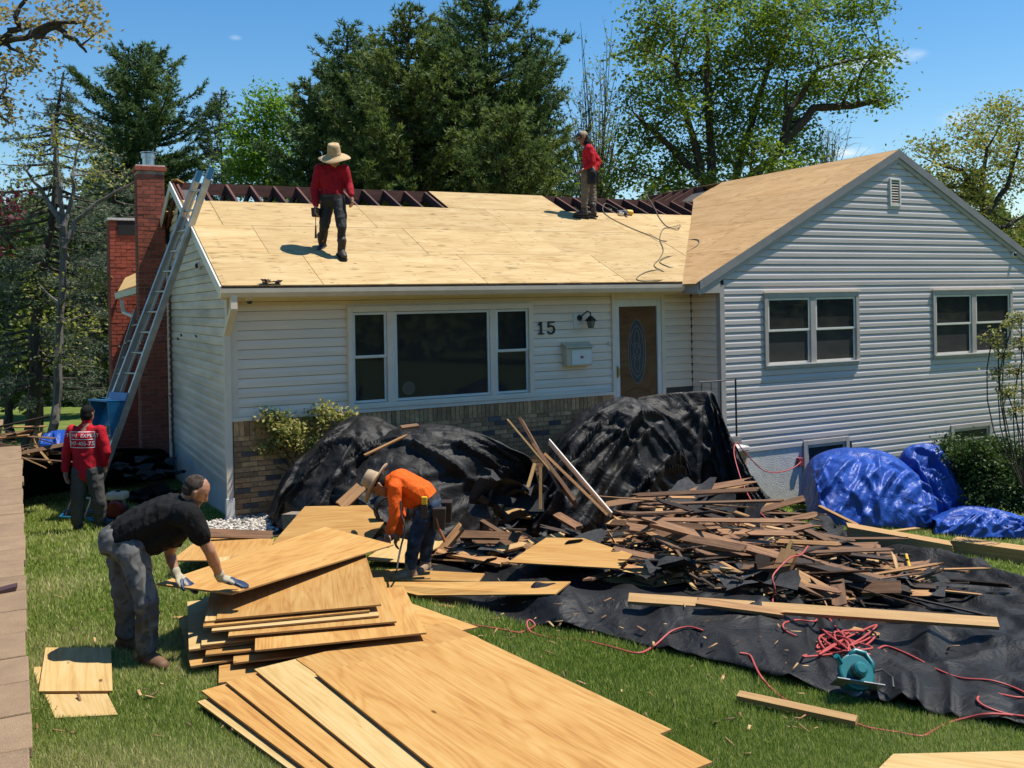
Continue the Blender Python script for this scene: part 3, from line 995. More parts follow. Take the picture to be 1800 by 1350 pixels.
def sheet_on_roof(x0, x1, s0, s1, lift=0.0, m_='ply_roof', clip=True):
    a0, a1, b0, b1 = x0, x1, x0, x1
    if clip:
        a1 = min(x1, valley_x(ysl(s0))); b1 = min(x1, valley_x(ysl(s1)))
    if a1 - a0 < 0.05 and b1 - b0 < .05: return
    P = [rp(a0, s0, lift), rp(a1, s0, lift), rp(b1, s1, lift), rp(b0, s1, lift)]
    cx = (x0 + x1) / 2
    c = rp(cx, (s0 + s1) / 2, lift)
    ax = np.array([1.0, 0, 0]); ay = np.cross(nrm, ax)
    loc = [((p - c) @ ax, (p - c) @ ay, (p - c) @ nrm) for p in P]
    bb = MB().slab(loc, (0, 0, 1), 0.015)
    me = bpy.data.meshes.new('plywood_sheet'); me.from_pydata(bb.v, [], bb.f); me.materials.append(M[m_])
    Mx = Matrix(((ax[0], ay[0], nrm[0], c[0]), (ax[1], ay[1], nrm[1], c[1]), (ax[2], ay[2], nrm[2], c[2]), (0, 0, 0, 1)))
    link('plywood_sheet', me, None, roof, Mx)


gap = 0.004
for row, s0, seams in ((0, 0.0, [-0.15, 1.18, 3.62, 6.06, 9.9]), (1, 1.22, [-0.15, 0.72, 3.16, 5.60, 8.04, 10.9]), (2, 2.44, [-0.15, 0.30, 2.74, 5.18, 7.62, 10.9])):
    for a, b_ in zip(seams[:-1], seams[1:]):
        sheet_on_roof(a + gap, b_ - gap, s0 + gap, s0 + 1.22 - gap, random.uniform(-0.002, 0.003))
xl, xr_ = roof_pt(786, 363)[0], roof_pt(991, 370)[0]
sheet_on_roof(xl, xl + 2.44, 3.664, SLOPE - 0.02, 0.001)
if xr_ - xl > 2.5:
    sheet_on_roof(xl + 2.448, xr_, 3.664, SLOPE - 0.02, 0.002)
# gable end: fascia along the left rake with raw edge
for (z_, w_, off, mt, nm) in ((-0.075, 0.13, -0.165, M['white'], 'rake_fascia'), (-0.012, 0.028, -0.13, M['rafter'], 'raw_edge')):
    a = rp(off, 0.0, z_); b_ = rp(off, SLOPE, z_)
    stick(nm, mt, a, b_, 0.022, w_, 0, roof)
    a2 = np.array([off, RY, RZ + z_]); b2 = np.array([off, DEP + .4, RZ + z_ - (DEP + .4 - RY) * MS])
    stick(nm, mt, a2, b2, 0.022, w_, 0, roof)
MB().hexa([(-.165, EY, EZ - .18), (0, EY, EZ - .18), (0, RY, RZ - .18), (-.165, RY, RZ - .18)], [(-.165, EY, EZ - .155), (0, EY, EZ - .155), (0, RY, RZ - .155), (-.165, RY, RZ - .155)]).build('rake_soffit', M['trim'], roof)
stick('loose_board', M['ply'], (-0.12, RY - .1, RZ + .02), (0.35, RY + .35, RZ - .12), 0.12, 0.02, 0, roof)
# soffit, fascia, gutter and downspout on the front eave
eave = MB().box(-0.15, 7.15, EY + 0.002, 0.0, 2.835, 2.855).build('soffit', M['trim'], house)
MB().box(-0.15, 7.15, EY - 0.02, EY + .002, 2.82, 2.955).build('eave_fascia', M['trim'], house)
gut = MB()
prof = [(-0.021, 2.842), (-0.085, 2.842), (-0.105, 2.87), (-0.125, 2.90), (-0.13, 2.955), (-0.118, 2.955), (-0.115, 2.905), (-0.095, 2.875), (-0.080, 2.852), (-0.021, 2.852)]
pv = [(x_, EY + a, z_) for x_ in (-0.19, 7.06) for (a, z_) in prof]
k = len(prof)
gut.add(pv, [(i, (i + 1) % k, k + (i + 1) % k, k + i) for i in range(k)] + [tuple(range(k - 1, -1, -1)), tuple(range(k, 2 * k))])
gut.box(-0.192, -0.19, EY - 0.128, EY - 0.022, 2.845, 2.955)
gut = gut.build('gutter', M['trim'], house)
MB().box(-0.15, 7.06, EY - 0.07, EY - 0.02, 2.958, 2.974).build('drip_edge', M['dark'], house)
ds = MB()


def rect_tube(b, pts, w, d):
    for p, q in zip(pts[:-1], pts[1:]):
        Mx, L = frame_m(p, q, up=(1, 0, 0))
        c = [Mx @ Vector(t_) for t_ in ((-L / 2 - .01, -d / 2, -w / 2), (L / 2 + .01, -d / 2, -w / 2), (L / 2 + .01, d / 2, -w / 2), (-L / 2 - .01, d / 2, -w / 2),
                                        (-L / 2 - .01, -d / 2, w / 2), (L / 2 + .01, -d / 2, w / 2), (L / 2 + .01, d / 2, w / 2), (-L / 2 - .01, d / 2, w / 2))]
        b.hexa(c[:4], c[4:])


rect_tube(ds, [(-0.02, EY - 0.07, 2.86), (-0.02, EY - 0.07, 2.70), (-0.045, -0.075, 2.36), (-0.045, -0.075, -0.04)], 0.085, 0.07)
ds.build('downspout', M['trim'], house, bevel=0.004)
MB().box(-0.10, 0.01, -0.125, -0.025, -0.06, 0.22).build('downspout_boot', M['white'], house, bevel=0.004)
# the leaf clump in the gutter
p = roof_pt(476, 499)
lb = MB()
for i in range(14):
    q = p + np.array([random.uniform(-.12, .12), random.uniform(-.05, .02), random.uniform(0, .05)])
    lb.hexa([q + np.array(t_) * 0.03 for t_ in ((-1, -1, 0), (1, -.6, .2), (.8, 1, .1), (-1, .7, .3))], [q + np.array(t_) * 0.03 for t_ in ((-1, -1, .3), (1, -.6, .6), (.8, 1, .5), (-1, .7, .7))])
tag(lb.build('shingle_scrap', mat('scrap_brown', (0.05, 0.025, 0.015), None, 10, 0.9), origin=p), 'small brown clump of torn shingle on the front roof eave', 'debris')

# --- wing roof ---
wroof = empty('wing_roof', (PX, 2, PZ), parent=house)
YF, YB = -0.80, 4.12


def wing_sheet(xa, xb, ya, yb):
    """polygon on the left wing slope between xa..xb clipped by the valley"""
    P = []
    yv = lambda x_: (wz(x_) - EZ) / MS + EY
    xs = np.linspace(xa, xb, 7)
    up_ = [(x_, min(yb, yv(x_) if wz(x_) < RZ - .02 else YB)) for x_ in xs]
    up_ = [(x_, max(y_, ya + 0.01)) for x_, y_ in up_]
    poly = [(xa, ya), (xb, ya)] + up_[::-1]
    ax = np.array([0, 1.0, 0]); n = np.array([-WS, 0, 1.0]) / math.hypot(WS, 1); ay = np.cross(n, ax)
    c = np.array([(xa + xb) / 2, (ya + yb) / 2, wz((xa + xb) / 2)])
    loc = []
    for (x_, y_) in poly:
        q = np.array([x_, y_, wz(x_)]) - c
        loc.append((q @ ax, q @ ay, random.uniform(-.0005, .0005)))
    if loc: 
        bb = MB().slab(loc, (0, 0, 1), 0.015)
        me = bpy.data.meshes.new('plywood_sheet'); me.from_pydata(bb.v, [], bb.f); me.materials.append(M['ply_wing'])
        link('plywood_sheet', me, None, wroof, Matrix(((ax[0], ay[0], n[0], c[0]), (ax[1], ay[1], n[1], c[1]), (ax[2], ay[2], n[2], c[2]), (0, 0, 0, 1))))


dxs = 1.22 / math.hypot(1, WS)
xx = 7.02
row = 0
while xx < PX - 0.05:
    xb = min(xx + dxs, PX - 0.004)
    ya = YF
    ymax = min(YB, (wz(xb) - EZ) / MS + EY) if wz(xb) < RZ - .02 else YB
    first = (2.44, 1.3, 1.9, 0.8)[row % 4]
    y_ = YF + first
    while ya < ymax - 0.05:
        wing_sheet(xx + 0.003, xb - 0.003, ya + 0.003, min(y_, ymax) - 0.003)
        ya = y_; y_ += 2.44
    xx = xb if xb < PX - .1 else PX
    row += 1
MB().slab([(PX, YF, PZ), (WR + .4, YF, wz(WR + .4)), (WR + .4, 7, wz(WR + .4)), (PX, 7, PZ)], np.array([WS, 0, 1.0]) / math.hypot(WS, 1), 0.016).build('right_slope', M['ply_wing'], wroof)
x = 0
for yy in np.arange(0.2, 6.6, 0.4064):                    # wing rafters that still show behind the ridge
    if yy > 4.8:
        stick('rafter', M['rafter'], (PX - 3.2, yy, wz(PX - 3.2) - .09), (PX - 0.02, yy, PZ - .09), 0.04, 0.14, 0, wroof)
stick('ridge_board', M['rafter'], (PX, 4.76, PZ - .11), (PX, 6.9, PZ - .11), 0.036, 0.2, 0, wroof)
# rake fascia on the gable: two stepped boards
for sgn in (-1, 1):
    for (zo, w_, y_, t_, mt) in ((-0.075, 0.13, YF + 0.012, 0.03, M['fascia']), (-0.185, 0.085, YF + 0.035, 0.028, M['trim_grey'])):
        xe = PX + sgn * 4.50
        e0 = np.array([xe, y_, wz(xe) + zo]); e1 = np.array([PX, y_, PZ + zo])
        cosw = 1 / math.hypot(1, WS)
        hh = w_ / cosw / 2
        MB().hexa([(e0[0], y_ - t_ / 2, e0[2] - hh), (e1[0], y_ - t_ / 2, e1[2] - hh), (e1[0], y_ + t_ / 2, e1[2] - hh), (e0[0], y_ + t_ / 2, e0[2] - hh)] if sgn < 0 else
                  [(e1[0], y_ - t_ / 2, e1[2] - hh), (e0[0], y_ - t_ / 2, e0[2] - hh), (e0[0], y_ + t_ / 2, e0[2] - hh), (e1[0], y_ + t_ / 2, e1[2] - hh)],
                  [(e0[0], y_ - t_ / 2, e0[2] + hh), (e1[0], y_ - t_ / 2, e1[2] + hh), (e1[0], y_ + t_ / 2, e1[2] + hh), (e0[0], y_ + t_ / 2, e0[2] + hh)] if sgn < 0 else
                  [(e1[0], y_ - t_ / 2, e1[2] + hh), (e0[0], y_ - t_ / 2, e0[2] + hh), (e0[0], y_ + t_ / 2, e0[2] + hh), (e1[0], y_ + t_ / 2, e1[2] + hh)]).build('rake_fascia', mt, wroof)
MB().hexa([(7.09, YF + .02, 2.80), (XR - .021, YF + .02, 2.80), (XR - .021, -0.38, 2.80), (7.09, -0.38, 2.80)],
          [(7.09, YF + .02, 2.95), (XR - .021, YF + .02, 3.12), (XR - .021, -0.38, 3.12), (7.09, -0.38, 2.95)]).build('eave_return', M['trim_grey'], wroof)
# gable vent
vent = empty('gable_vent', (11.53, -G, 4.3), parent=house)
b = MB(); rect_ring(b, 11.40, 11.67, 4.30, 4.80, 0.035, -G - 0.045, -G + 0.01); b.build('frame', M['white'], vent, bevel=0.004)
for i in range(9):
    z_ = 4.345 + i * 0.0465
    MB().hexa([(11.436, -G - 0.035, z_), (11.634, -G - 0.035, z_), (11.634, -G - 0.002, z_ + 0.022), (11.436, -G - 0.002, z_ + 0.022)],
              [(11.436, -G - 0.035, z_ + .012), (11.634, -G - 0.035, z_ + .012), (11.634, -G - 0.002, z_ + 0.034), (11.436, -G - 0.002, z_ + 0.034)]).build('louver', M['trim'], vent)
MB().box(11.435, 11.635, -G - 0.001, -G + 0.006, 4.335, 4.765).build('screen', M['dark'], vent)
# triangular gable trim and strip vent on the side wall
sv = MB()
for (a, b_) in (((-0.02, RY - .55, 4.02), (-0.02, RY - .06, 4.52)), ((-0.02, RY + .45, 4.02), (-0.02, RY - .06, 4.52))):
    sv.tube([a, b_], 0.014, 4)
sv.build('gable_trim', M['dark'], side)
MB().box(-0.03, -0.014, RY - .12, RY - .02, 3.55, 4.30).build('strip_vent', M['white'], side)
b = MB()
for i in range(6): b.box(-0.034, -0.0305, RY - .095, RY - .05, 3.62 + i * .11, 3.67 + i * .11)
b.build('vent_slot', M['dark'], side)

# --- small fixtures on the house ---
def text_mesh(s, size, ext, font_shear=0.0):
    cu = bpy.data.curves.new('txt', 'FONT'); cu.body = s; cu.size = size; cu.extrude = ext; cu.align_x = 'CENTER'; cu.align_y = 'CENTER'
    cu.shear = font_shear
    o = bpy.data.objects.new('txt', cu); COL.objects.link(o)
    dg = bpy.context.evaluated_depsgraph_get()
    me = bpy.data.meshes.new_from_object(o.evaluated_get(dg))
    bpy.data.objects.remove(o); bpy.data.curves.remove(cu)
    return me


num = empty('house_number', (4.75, -0.02, 2.31), parent=house)
def digit(pts_list, ox):
    b = MB()
    for pts, w_ in pts_list:
        for (p, q) in zip(pts[:-1], pts[1:]):
            p3 = np.array([ox + p[0], -0.03, 2.31 + p[1]]); q3 = np.array([ox + q[0], -0.03, 2.31 + q[1]])
            Mx, L = frame_m(p3, q3, up=(0, -1, 0))
            b.hexa(*[[tuple(Mx @ Vector((sx * (L / 2 + .006), sy * w_ / 2, zz))) for sx, sy in ((-1, -1), (1, -1), (1, 1), (-1, 1))] for zz in (-.01, .01)])
    return b
digit([([(-0.035, 0.05), (0.005, 0.09)], 0.02), ([(0.008, 0.088), (0.008, -0.09)], 0.034), ([(-0.04, -0.088), (0.055, -0.088)], 0.018)], 4.66).build('digit', M['black_metal'], num)
digit([([(0.06, 0.088), (-0.035, 0.088), (-0.042, 0.012)], 0.024), ([(-0.042, 0.016), (0.0, 0.03), (0.045, 0.015), (0.062, -0.025), (0.052, -0.065), (0.015, -0.09), (-0.03, -0.085), (-0.052, -0.06)], 0.026)], 4.84).build('digit', M['black_metal'], num)

mb_root = empty('mailbox', (5.28, -0.02, 1.70), parent=house)
cream = mat('cream_enamel', (0.60, 0.52, 0.36), (0.50, 0.43, 0.30), 6, 0.4)
MB().hexa([(5.04, -0.15, 1.71), (5.51, -0.15, 1.71), (5.51, -0.02, 1.71), (5.04, -0.02, 1.71)], [(5.04, -0.15, 1.98), (5.51, -0.15, 1.98), (5.51, -0.02, 2.04), (5.04, -0.02, 2.04)]).build('body', cream, mb_root, bevel=0.01)
MB().hexa([(5.025, -0.175, 1.99), (5.525, -0.175, 1.99), (5.525, -0.02, 2.06), (5.025, -0.02, 2.06)], [(5.025, -0.175, 2.005), (5.525, -0.175, 2.005), (5.525, -0.02, 2.08), (5.025, -0.02, 2.08)]).build('lid', cream, mb_root, bevel=0.004)
MB().box(5.13, 5.49, -0.162, -0.152, 1.73, 1.95).build('newspaper_flap', M['white'], mb_root)
MB().add([(5.27, -0.1625, 1.84), (5.30, -0.1625, 1.87), (5.345, -0.1625, 1.85), (5.325, -0.1625, 1.815)], [(0, 1, 2, 3)]).build('flower_emblem', mat('emblem_red', (0.35, 0.10, 0.08), None, 9), mb_root)

lan = empty('porch_lantern', (5.42, -0.02, 2.2), parent=house)
MB().box(5.25, 5.36, -0.03, -0.016, 2.28, 2.52).build('back_plate', M['white'], lan)
MB().lathe([(0, 0), (.05, 0), (.04, .02), (0, .02)], n=12, M=Matrix.Translation((5.36, -0.03, 2.45)) @ Matrix.Rotation(R(90), 4, 'X')).tube([(5.36, -.04, 2.45), (5.38, -.10, 2.50), (5.42, -.17, 2.555), (5.46, -.19, 2.53), (5.465, -.19, 2.47)], 0.011, 6).build('arm', M['black_metal'], lan)
MB().lathe([(0.012, .17), (0.03, .165), (0.105, .10), (0.11, .09), (0.0, .09)], (5.465, -.19, 2.31), 6).build('hood', M['black_metal'], lan)
MB().lathe([(0.045, 0.0), (0.066, .09)], (5.465, -.19, 2.31), 6).build('glass', mat('lantern_glass', (0.20, 0.20, 0.18), None, 5, 0.15), lan)
b = MB()
for i in range(6):
    a = i * math.pi / 3
    b.tube([(5.465 + .048 * math.cos(a), -.19 + .048 * math.sin(a), 2.31), (5.465 + .07 * math.cos(a), -.19 + .07 * math.sin(a), 2.40)], 0.005, 4)
b.lathe([(0, -.02), (.05, -.015), (.055, 0), (0, 0)], (5.465, -.19, 2.31), 6).build('cage', M['black_metal'], lan)


def dome_cam(p, Mx, nm='security_camera'):
    e = empty(nm, p, parent=house)
    T = Matrix.Translation(Vector([float(c) for c in p])) @ Mx
    MB().lathe([(0, 0), (.055, 0), (.055, .03), (.045, .04), (0, .04)], n=16, M=T).build('mount', M['white'], e, smooth=False)
    MB().lathe([(.04, .04), (.038, .055), (.026, .072), (0.0, .08)], n=16, M=T).build('lens_dome', M['black_metal'], e, smooth=True)


dome_cam((0.24, -0.16, 2.834), Matrix.Rotation(R(180), 4, 'X'))
pc = atx(352, 467, -0.014); dome_cam(pc, Matrix.Rotation(R(-90), 4, 'Y'))
pc = aty(1781, 447, -G - 0.016); dome_cam(pc, Matrix.Rotation(R(90), 4, 'X'))

# iron railing beside the stoop
rail = MB()
rail.tube([(7.46, -1.20, 0.56), (7.46, -1.20, 1.46)], 0.016, 6)
rail.tube([(6.75, -1.20, 1.44), (7.47, -1.20, 1.44)], 0.012, 6)
for i in range(3): rail.tube([(6.8 + i * .18, -1.20, 0.58), (6.8 + i * .18, -1.20, 1.43)], 0.007, 4)
rail.build('stoop_railing', M['black_metal'], house)
# short brick pier with a pale cap next to the wing wall
pp = at(1295, 800, 14.4)
MB().box(pp[0] - .10, pp[0] + .10, pp[1] - .10, pp[1] + .10, -0.9, pp[2] + .06).build('pier', M['brick_tan'], house)
MB().box(pp[0] - .15, pp[0] + .15, pp[1] - .13, pp[1] + .13, pp[2] + .062, pp[2] + .14).build('pier_cap', M['stucco'], house, bevel=0.02)

# ------------------------------------------------------------------ chimneys
def brick_stack(root, x0, x1, y0, y1, z0, z1, bmat, mort, L=0.205, H=0.072, gp=0.011, sidemat=None, skip=None, light=None):
    core = MB().box(x0 + .006, x1 - .006, y0 + .006, y1 - .006, z0, z1).build('core', mort, root)
    cache = {}

    def brick(w):
        w = round(w, 3)
        if w not in cache:
            bb = MB().box(-w / 2, w / 2, -0.03, 0.03, -(H - gp) / 2, (H - gp) / 2)
            me = bpy.data.meshes.new('brick'); me.from_pydata(bb.v, [], bb.f); me.materials.append(bmat); cache[w] = me
        return cache[w]
    sideb = MB()
    z = z0 + H / 2; r_ = 0
    while z < z1 - H / 3:
        x = x0 - (L / 2 if r_ % 2 else 0)
        while x < x1 - .01:
            a, b_ = max(x, x0), min(x + L, x1)
            if b_ - a > 0.03 and not (skip and skip((a + b_) / 2, z)):
                link('brick', brick(b_ - a - gp), None, core, Matrix.Translation(((a + b_) / 2, y0 + 0.026 + random.uniform(-.004, .003), z)))
            x += L
        y = y0 + .058
        y += (-L / 2 if r_ % 2 == 0 else 0)
        while y < y1:
            a, b_ = max(y, y0 + .06), min(y + L, y1)
            if b_ - a > .03: sideb.box(x0 - .003, x0 + .05, a + gp / 2, b_ - gp / 2, z - (H - gp) / 2, z + (H - gp) / 2)
            y += L
        z += H; r_ += 1
    tag(sideb.build('side_brick', sidemat or bmat, core), kind='stuff')
    return core


ch = empty('chimney', (-0.30, 5.2, -0.3), 'tall slim red brick chimney with metal flue against the side wall', 'chimney')
brick_stack(ch, -0.56, -0.09, 5.2, 5.62, -0.35, 5.18, M['brick_red'], M['mortar_light'])
MB().box(-0.59, -0.06, 5.17, 5.65, 5.18, 5.26).build('crown_course', M['brick_red'], ch, bevel=0.004)
MB().box(-0.57, -0.08, 5.19, 5.63, 5.26, 5.285).build('crown', M['stucco'], ch)
fl = MB().lathe([(0.105, 0), (0.105, 0.14), (0.125, 0.145), (0.125, 0.22), (0.09, 0.225), (0.0, 0.225)], (-0.33, 5.4, 5.285), 20).lathe([(0.14, 0.235), (0.14, 0.25), (0.0, 0.262)], (-0.33, 5.4, 5.285), 20)
fl.build('flue', M['steel'], ch, smooth=False)
MB().box(-0.09, 0.0, 5.25, 5.55, 3.9, 4.15).build('flashing', M['dark'], ch)
ch2 = empty('painted_chimney', (-0.45, 8.0, -0.6), 'wide painted red brick chimney with a smoke opening behind the slim one', 'chimney')
o_lo, o_hi = aty(213, 413, 8.0), aty(237, 392, 8.0)
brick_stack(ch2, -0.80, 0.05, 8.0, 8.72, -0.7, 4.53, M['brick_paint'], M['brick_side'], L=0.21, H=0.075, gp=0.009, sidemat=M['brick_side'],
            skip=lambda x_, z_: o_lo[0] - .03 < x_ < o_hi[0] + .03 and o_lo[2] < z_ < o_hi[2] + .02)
MB().box(o_lo[0] - .06, o_hi[0] + .06, 7.975, 8.004, o_lo[2] - .01, o_hi[2] + .03).build('smoke_opening', M['dark'], ch2)
MB().box(-0.84, 0.09, 7.96, 8.76, 4.53, 4.58).build('cap_slab', M['stucco'], ch2)
# rear eave stub with gutter and downspout
re_ = empty('rear_eave', (-0.3, 7.0, 2.4), parent=house)
e0 = at(207, 520, 18.4); e1 = at(250, 508, 17.9)
rg = MB(); 
dirv = (e1 - e0) / np.linalg.norm(e1 - e0)
perp = np.array([-dirv[1], dirv[0], 0]); 
pr = [(-.07, .05), (-.05, -.06), (.05, -.06), (.07, .05), (.055, .05), (.04, -.045), (-.04, -.045), (-.055, .05)]
k = len(pr)
vv = [p + perp * a + np.array([0, 0, z_]) for p in (e0, e1) for a, z_ in pr]
rg.add(vv, [(i, (i + 1) % k, k + (i + 1) % k, k + i) for i in range(k)] + [tuple(range(k - 1, -1, -1)), tuple(range(k, 2 * k))]).build('gutter', M['white'], re_)
rg2 = MB(); d0 = at(214, 528, 18.3); 
rect_tube(rg2, [d0, d0 + np.array([0.02, 0, -.22]), at(250, 562, 17.9), at(264, 768, 17.9)], 0.06, 0.05); rg2.build('downspout', M['white'], re_)
MB().slab([at(207, 512, 18.4), at(250, 498, 18.0), at(262, 470, 19.4), at(220, 488, 19.6)], (0, 0, 1), 0.02).build('rear_roof_edge', M['ply_pale'], re_)
MB().box(0.0, 3, 7.9, 9.4, -0.7, 2.4).build('rear_wall', M['brick_side'], house)
# ------------------------------------------------------------------ trees and shrubs
M['bark'] = mat('bark', (0.060, 0.047, 0.036), (0.030, 0.024, 0.020), 6, 0.95, 0.7, 22, (1, 1, 0.25), bdist=0.03)
M['bark_grey'] = mat('grey_bark', (0.16, 0.145, 0.125), (0.085, 0.075, 0.065), 7, 0.95, 0.6, 26, (1, 1, 0.3), bdist=0.02)
M['pine'] = leafmat('pine_needles', (0.034, 0.070, 0.026), (0.135, 0.195, 0.068), 0.28)
M['pine2'] = leafmat('olive_pine_needles', (0.048, 0.082, 0.023), (0.175, 0.220, 0.062), 0.30)
M['cedar'] = leafmat('cedar_needles', (0.065, 0.095, 0.062), (0.165, 0.195, 0.125), 0.25)
M['maple'] = leafmat('maple_leaves', (0.062, 0.110, 0.018), (0.185, 0.245, 0.045), 0.46)
M['bright'] = leafmat('bright_green_leaves', (0.085, 0.17, 0.020), (0.19, 0.29, 0.045), 0.45)
M['oak'] = leafmat('oak_spring_leaves', (0.15, 0.17, 0.035), (0.30, 0.29, 0.075), 0.42)
M['oak_brown'] = leafmat('oak_catkins', (0.19, 0.15, 0.055), (0.34, 0.29, 0.12), 0.4)
M['understory'] = leafmat('understory_leaves', (0.030, 0.052, 0.016), (0.115, 0.150, 0.038), 0.35)
M['bud'] = leafmat('pale_buds', (0.11, 0.15, 0.045), (0.21, 0.24, 0.10), 0.4)
M['purple'] = leafmat('purple_maple', (0.055, 0.010, 0.016), (0.11, 0.022, 0.03), 0.3)
M['pieris'] = leafmat('pieris_leaves', (0.13, 0.17, 0.035), (0.42, 0.36, 0.13), 0.35)
M['boxwood'] = leafmat('boxwood_leaves', (0.018, 0.040, 0.010), (0.075, 0.115, 0.022), 0.25)


def leaf_mesh(name, P, size, m_, parent, flat=0.4, aspect=0.55, rnd_mid=None):
    """one rhombic leaf at every point"""
    n = len(P)
    a = rng.standard_normal((n, 3)); a[:, 2] *= flat
    a /= np.linalg.norm(a, axis=1)[:, None] + 1e-9
    c = rng.standard_normal((n, 3)); b = np.cross(a, c); b /= np.linalg.norm(b, axis=1)[:, None] + 1e-9
    s = (size * (0.6 + 0.8 * rng.random(n)))[:, None]
    o0 = np.array(wloc(parent)) if parent is not None else 0
    P = P - o0
    V = np.stack([P - a * s, P + b * s * aspect, P + a * s, P - b * s * aspect], 1).reshape(-1, 3)
    F = np.arange(4 * n).reshape(-1, 4)
    r_ = rng.random(n) if rnd_mid is None else np.clip(rnd_mid + 0.25 * rng.standard_normal(n), 0, 1)
    return link(name, npmesh(name, V, F, False, r_), m_, None if parent is None else None, None) if parent is None else _child(name, npmesh(name, V, F, False, r_), m_, parent)


def _child(name, me, m_, parent):
    o = bpy.data.objects.new(name, me); COL.objects.link(o); o.parent = parent
    if m_: me.materials.append(m_)
    return o


def needle_mesh(name, P, D, m_, parent, length=0.16, width=0.016, k=7, spread=0.75, rnd_mid=None):
    """tufts: k thin blades fanning out from each point P along D"""
    n = len(P)
    P = np.repeat(P - np.array(wloc(parent)), k, 0)
    D = np.repeat(D, k, 0) + spread * rng.standard_normal((n * k, 3))
    D /= np.linalg.norm(D, axis=1)[:, None] + 1e-9
    c = rng.standard_normal((n * k, 3)); B = np.cross(D, c); B /= np.linalg.norm(B, axis=1)[:, None] + 1e-9
    L = (length * (0.65 + 0.6 * rng.random(n * k)))[:, None]
    V = np.stack([P - B * width, P + B * width, P + D * L], 1).reshape(-1, 3)
    F = np.arange(3 * n * k).reshape(-1, 3)
    r0 = rng.random(n) if rnd_mid is None else rnd_mid
    r_ = np.clip(np.repeat(r0, k) + 0.15 * rng.standard_normal(n * k), 0, 1)
    return _child(name, npmesh(name, V, F, False, r_), m_, parent)


def bez(p0, p1, p2, n):
    t = np.linspace(0, 1, n)[:, None]
    return (1 - t) ** 2 * p0 + 2 * t * (1 - t) * p1 + t * t * p2


def conifer(name, label, u0, vb, u1, v1, d, prof, m_, dens=1.0, droop=0.0, group=None, per_m=15.0, needle=(0.185, 0.024, 7), bark='bark', trunk_r=0.22, cat='tree', upcurve=0.58, vis=0.0, gapp=0.13, wide=1.20):
    """trunk through picture points (u0,vb)-(u1,v1) at depth d; prof: (v, half width px)"""
    top = at(u1, v1, d); foot = at(u0, vb, d)
    foot[2] = float(gz(foot[0], foot[1])) - 0.1
    root = empty(name, foot, label, cat, group)
    H = top[2] - foot[2]
    tb = MB()
    N = 9
    path = [foot + (top - foot) * (i / N) + np.array([0.08 * math.sin(i * 1.3), 0.08 * math.cos(i * 1.7), 0]) * (1 if 0 < i < N else 0) for i in range(N + 1)]
    tb.tube(path, [trunk_r * (1 - 0.93 * i / N) + .012 for i in range(N + 1)], 8)
    vs_ = np.array([p[0] for p in prof], float); hw = np.array([p[1] for p in prof], float) * wide * d / FPX
    zs = np.array([at(u1, v, d)[2] for v in vs_])
    order = np.argsort(zs); zs, hw = zs[order], hw[order]
    z = zs[0]
    TP, TD, RM = [], [], []
    while z < top[2] - 0.1:
        f = (z - foot[2]) / H
        c = foot + (top - foot) * f
        Lm = np.interp(z, zs, hw)
        nb = 4 if Lm > 1.0 else 3
        a0 = random.uniform(0, 6.28)
        for q in range(nb):
            if random.random() < gapp: continue
            a = a0 + q * 2 * math.pi / nb + random.uniform(-.35, .35)
            L = Lm * random.uniform(0.55, 1.22)
            if L < 0.12: L = 0.12
            out = np.array([math.cos(a), math.sin(a), 0])
            tip = c + out * L + np.array([0, 0, L * (upcurve - droop) * random.uniform(.5, 1.2)])
            mid = c + out * L * 0.55 + np.array([0, 0, -0.05 * L - droop * L * .2])
            br = bez(c, mid, tip, 7)
            tb.tube(br, [max(0.008, 0.02 + 0.016 * L) * (1 - 0.85 * i / 6) for i in range(7)], 4, cap=False)
            nt = max(3, int(L * per_m * dens))
            shade = random.uniform(0.15, 0.85)
            for w in range(nt):
                s_ = random.uniform(vis, 1.0) ** 0.75
                p = br[min(6, int(s_ * 6))] * (1 - (s_ * 6) % 1) + br[min(6, int(s_ * 6) + 1)] * ((s_ * 6) % 1)
                sd = np.array([-out[1], out[0], 0]) * random.choice((-1, 1))
                dv = out * random.uniform(.3, 1) + sd * random.uniform(.2, 1.0) + np.array([0, 0, random.uniform(-.1, .55) - droop * 1.2])
                dv /= np.linalg.norm(dv)
                tl = (0.18 + 0.36 * L * 0.4) * random.uniform(.5, 1.2) * (1.1 - 0.5 * s_)
                m__ = max(2, int(tl / 0.09))
                for e in range(m__):
                    TP.append(p + dv * tl * (e + 1) / m__ + np.array([random.gauss(0, .03), random.gauss(0, .03), random.gauss(0, .03)])); TD.append(dv + np.array([0, 0, .3 - droop * .6])); RM.append(shade)
        z += random.uniform(0.16, 0.28) * (0.7 + 0.12 * Lm)
    TP.append(top); TD.append(np.array([0, 0, 1.0])); RM.append(.6)
    tb.build('trunk', M[bark], root)
    needle_mesh('crown', np.array(TP), np.array(TD), M[m_], root, needle[0], needle[1], needle[2], 0.7, np.array(RM))
    return root


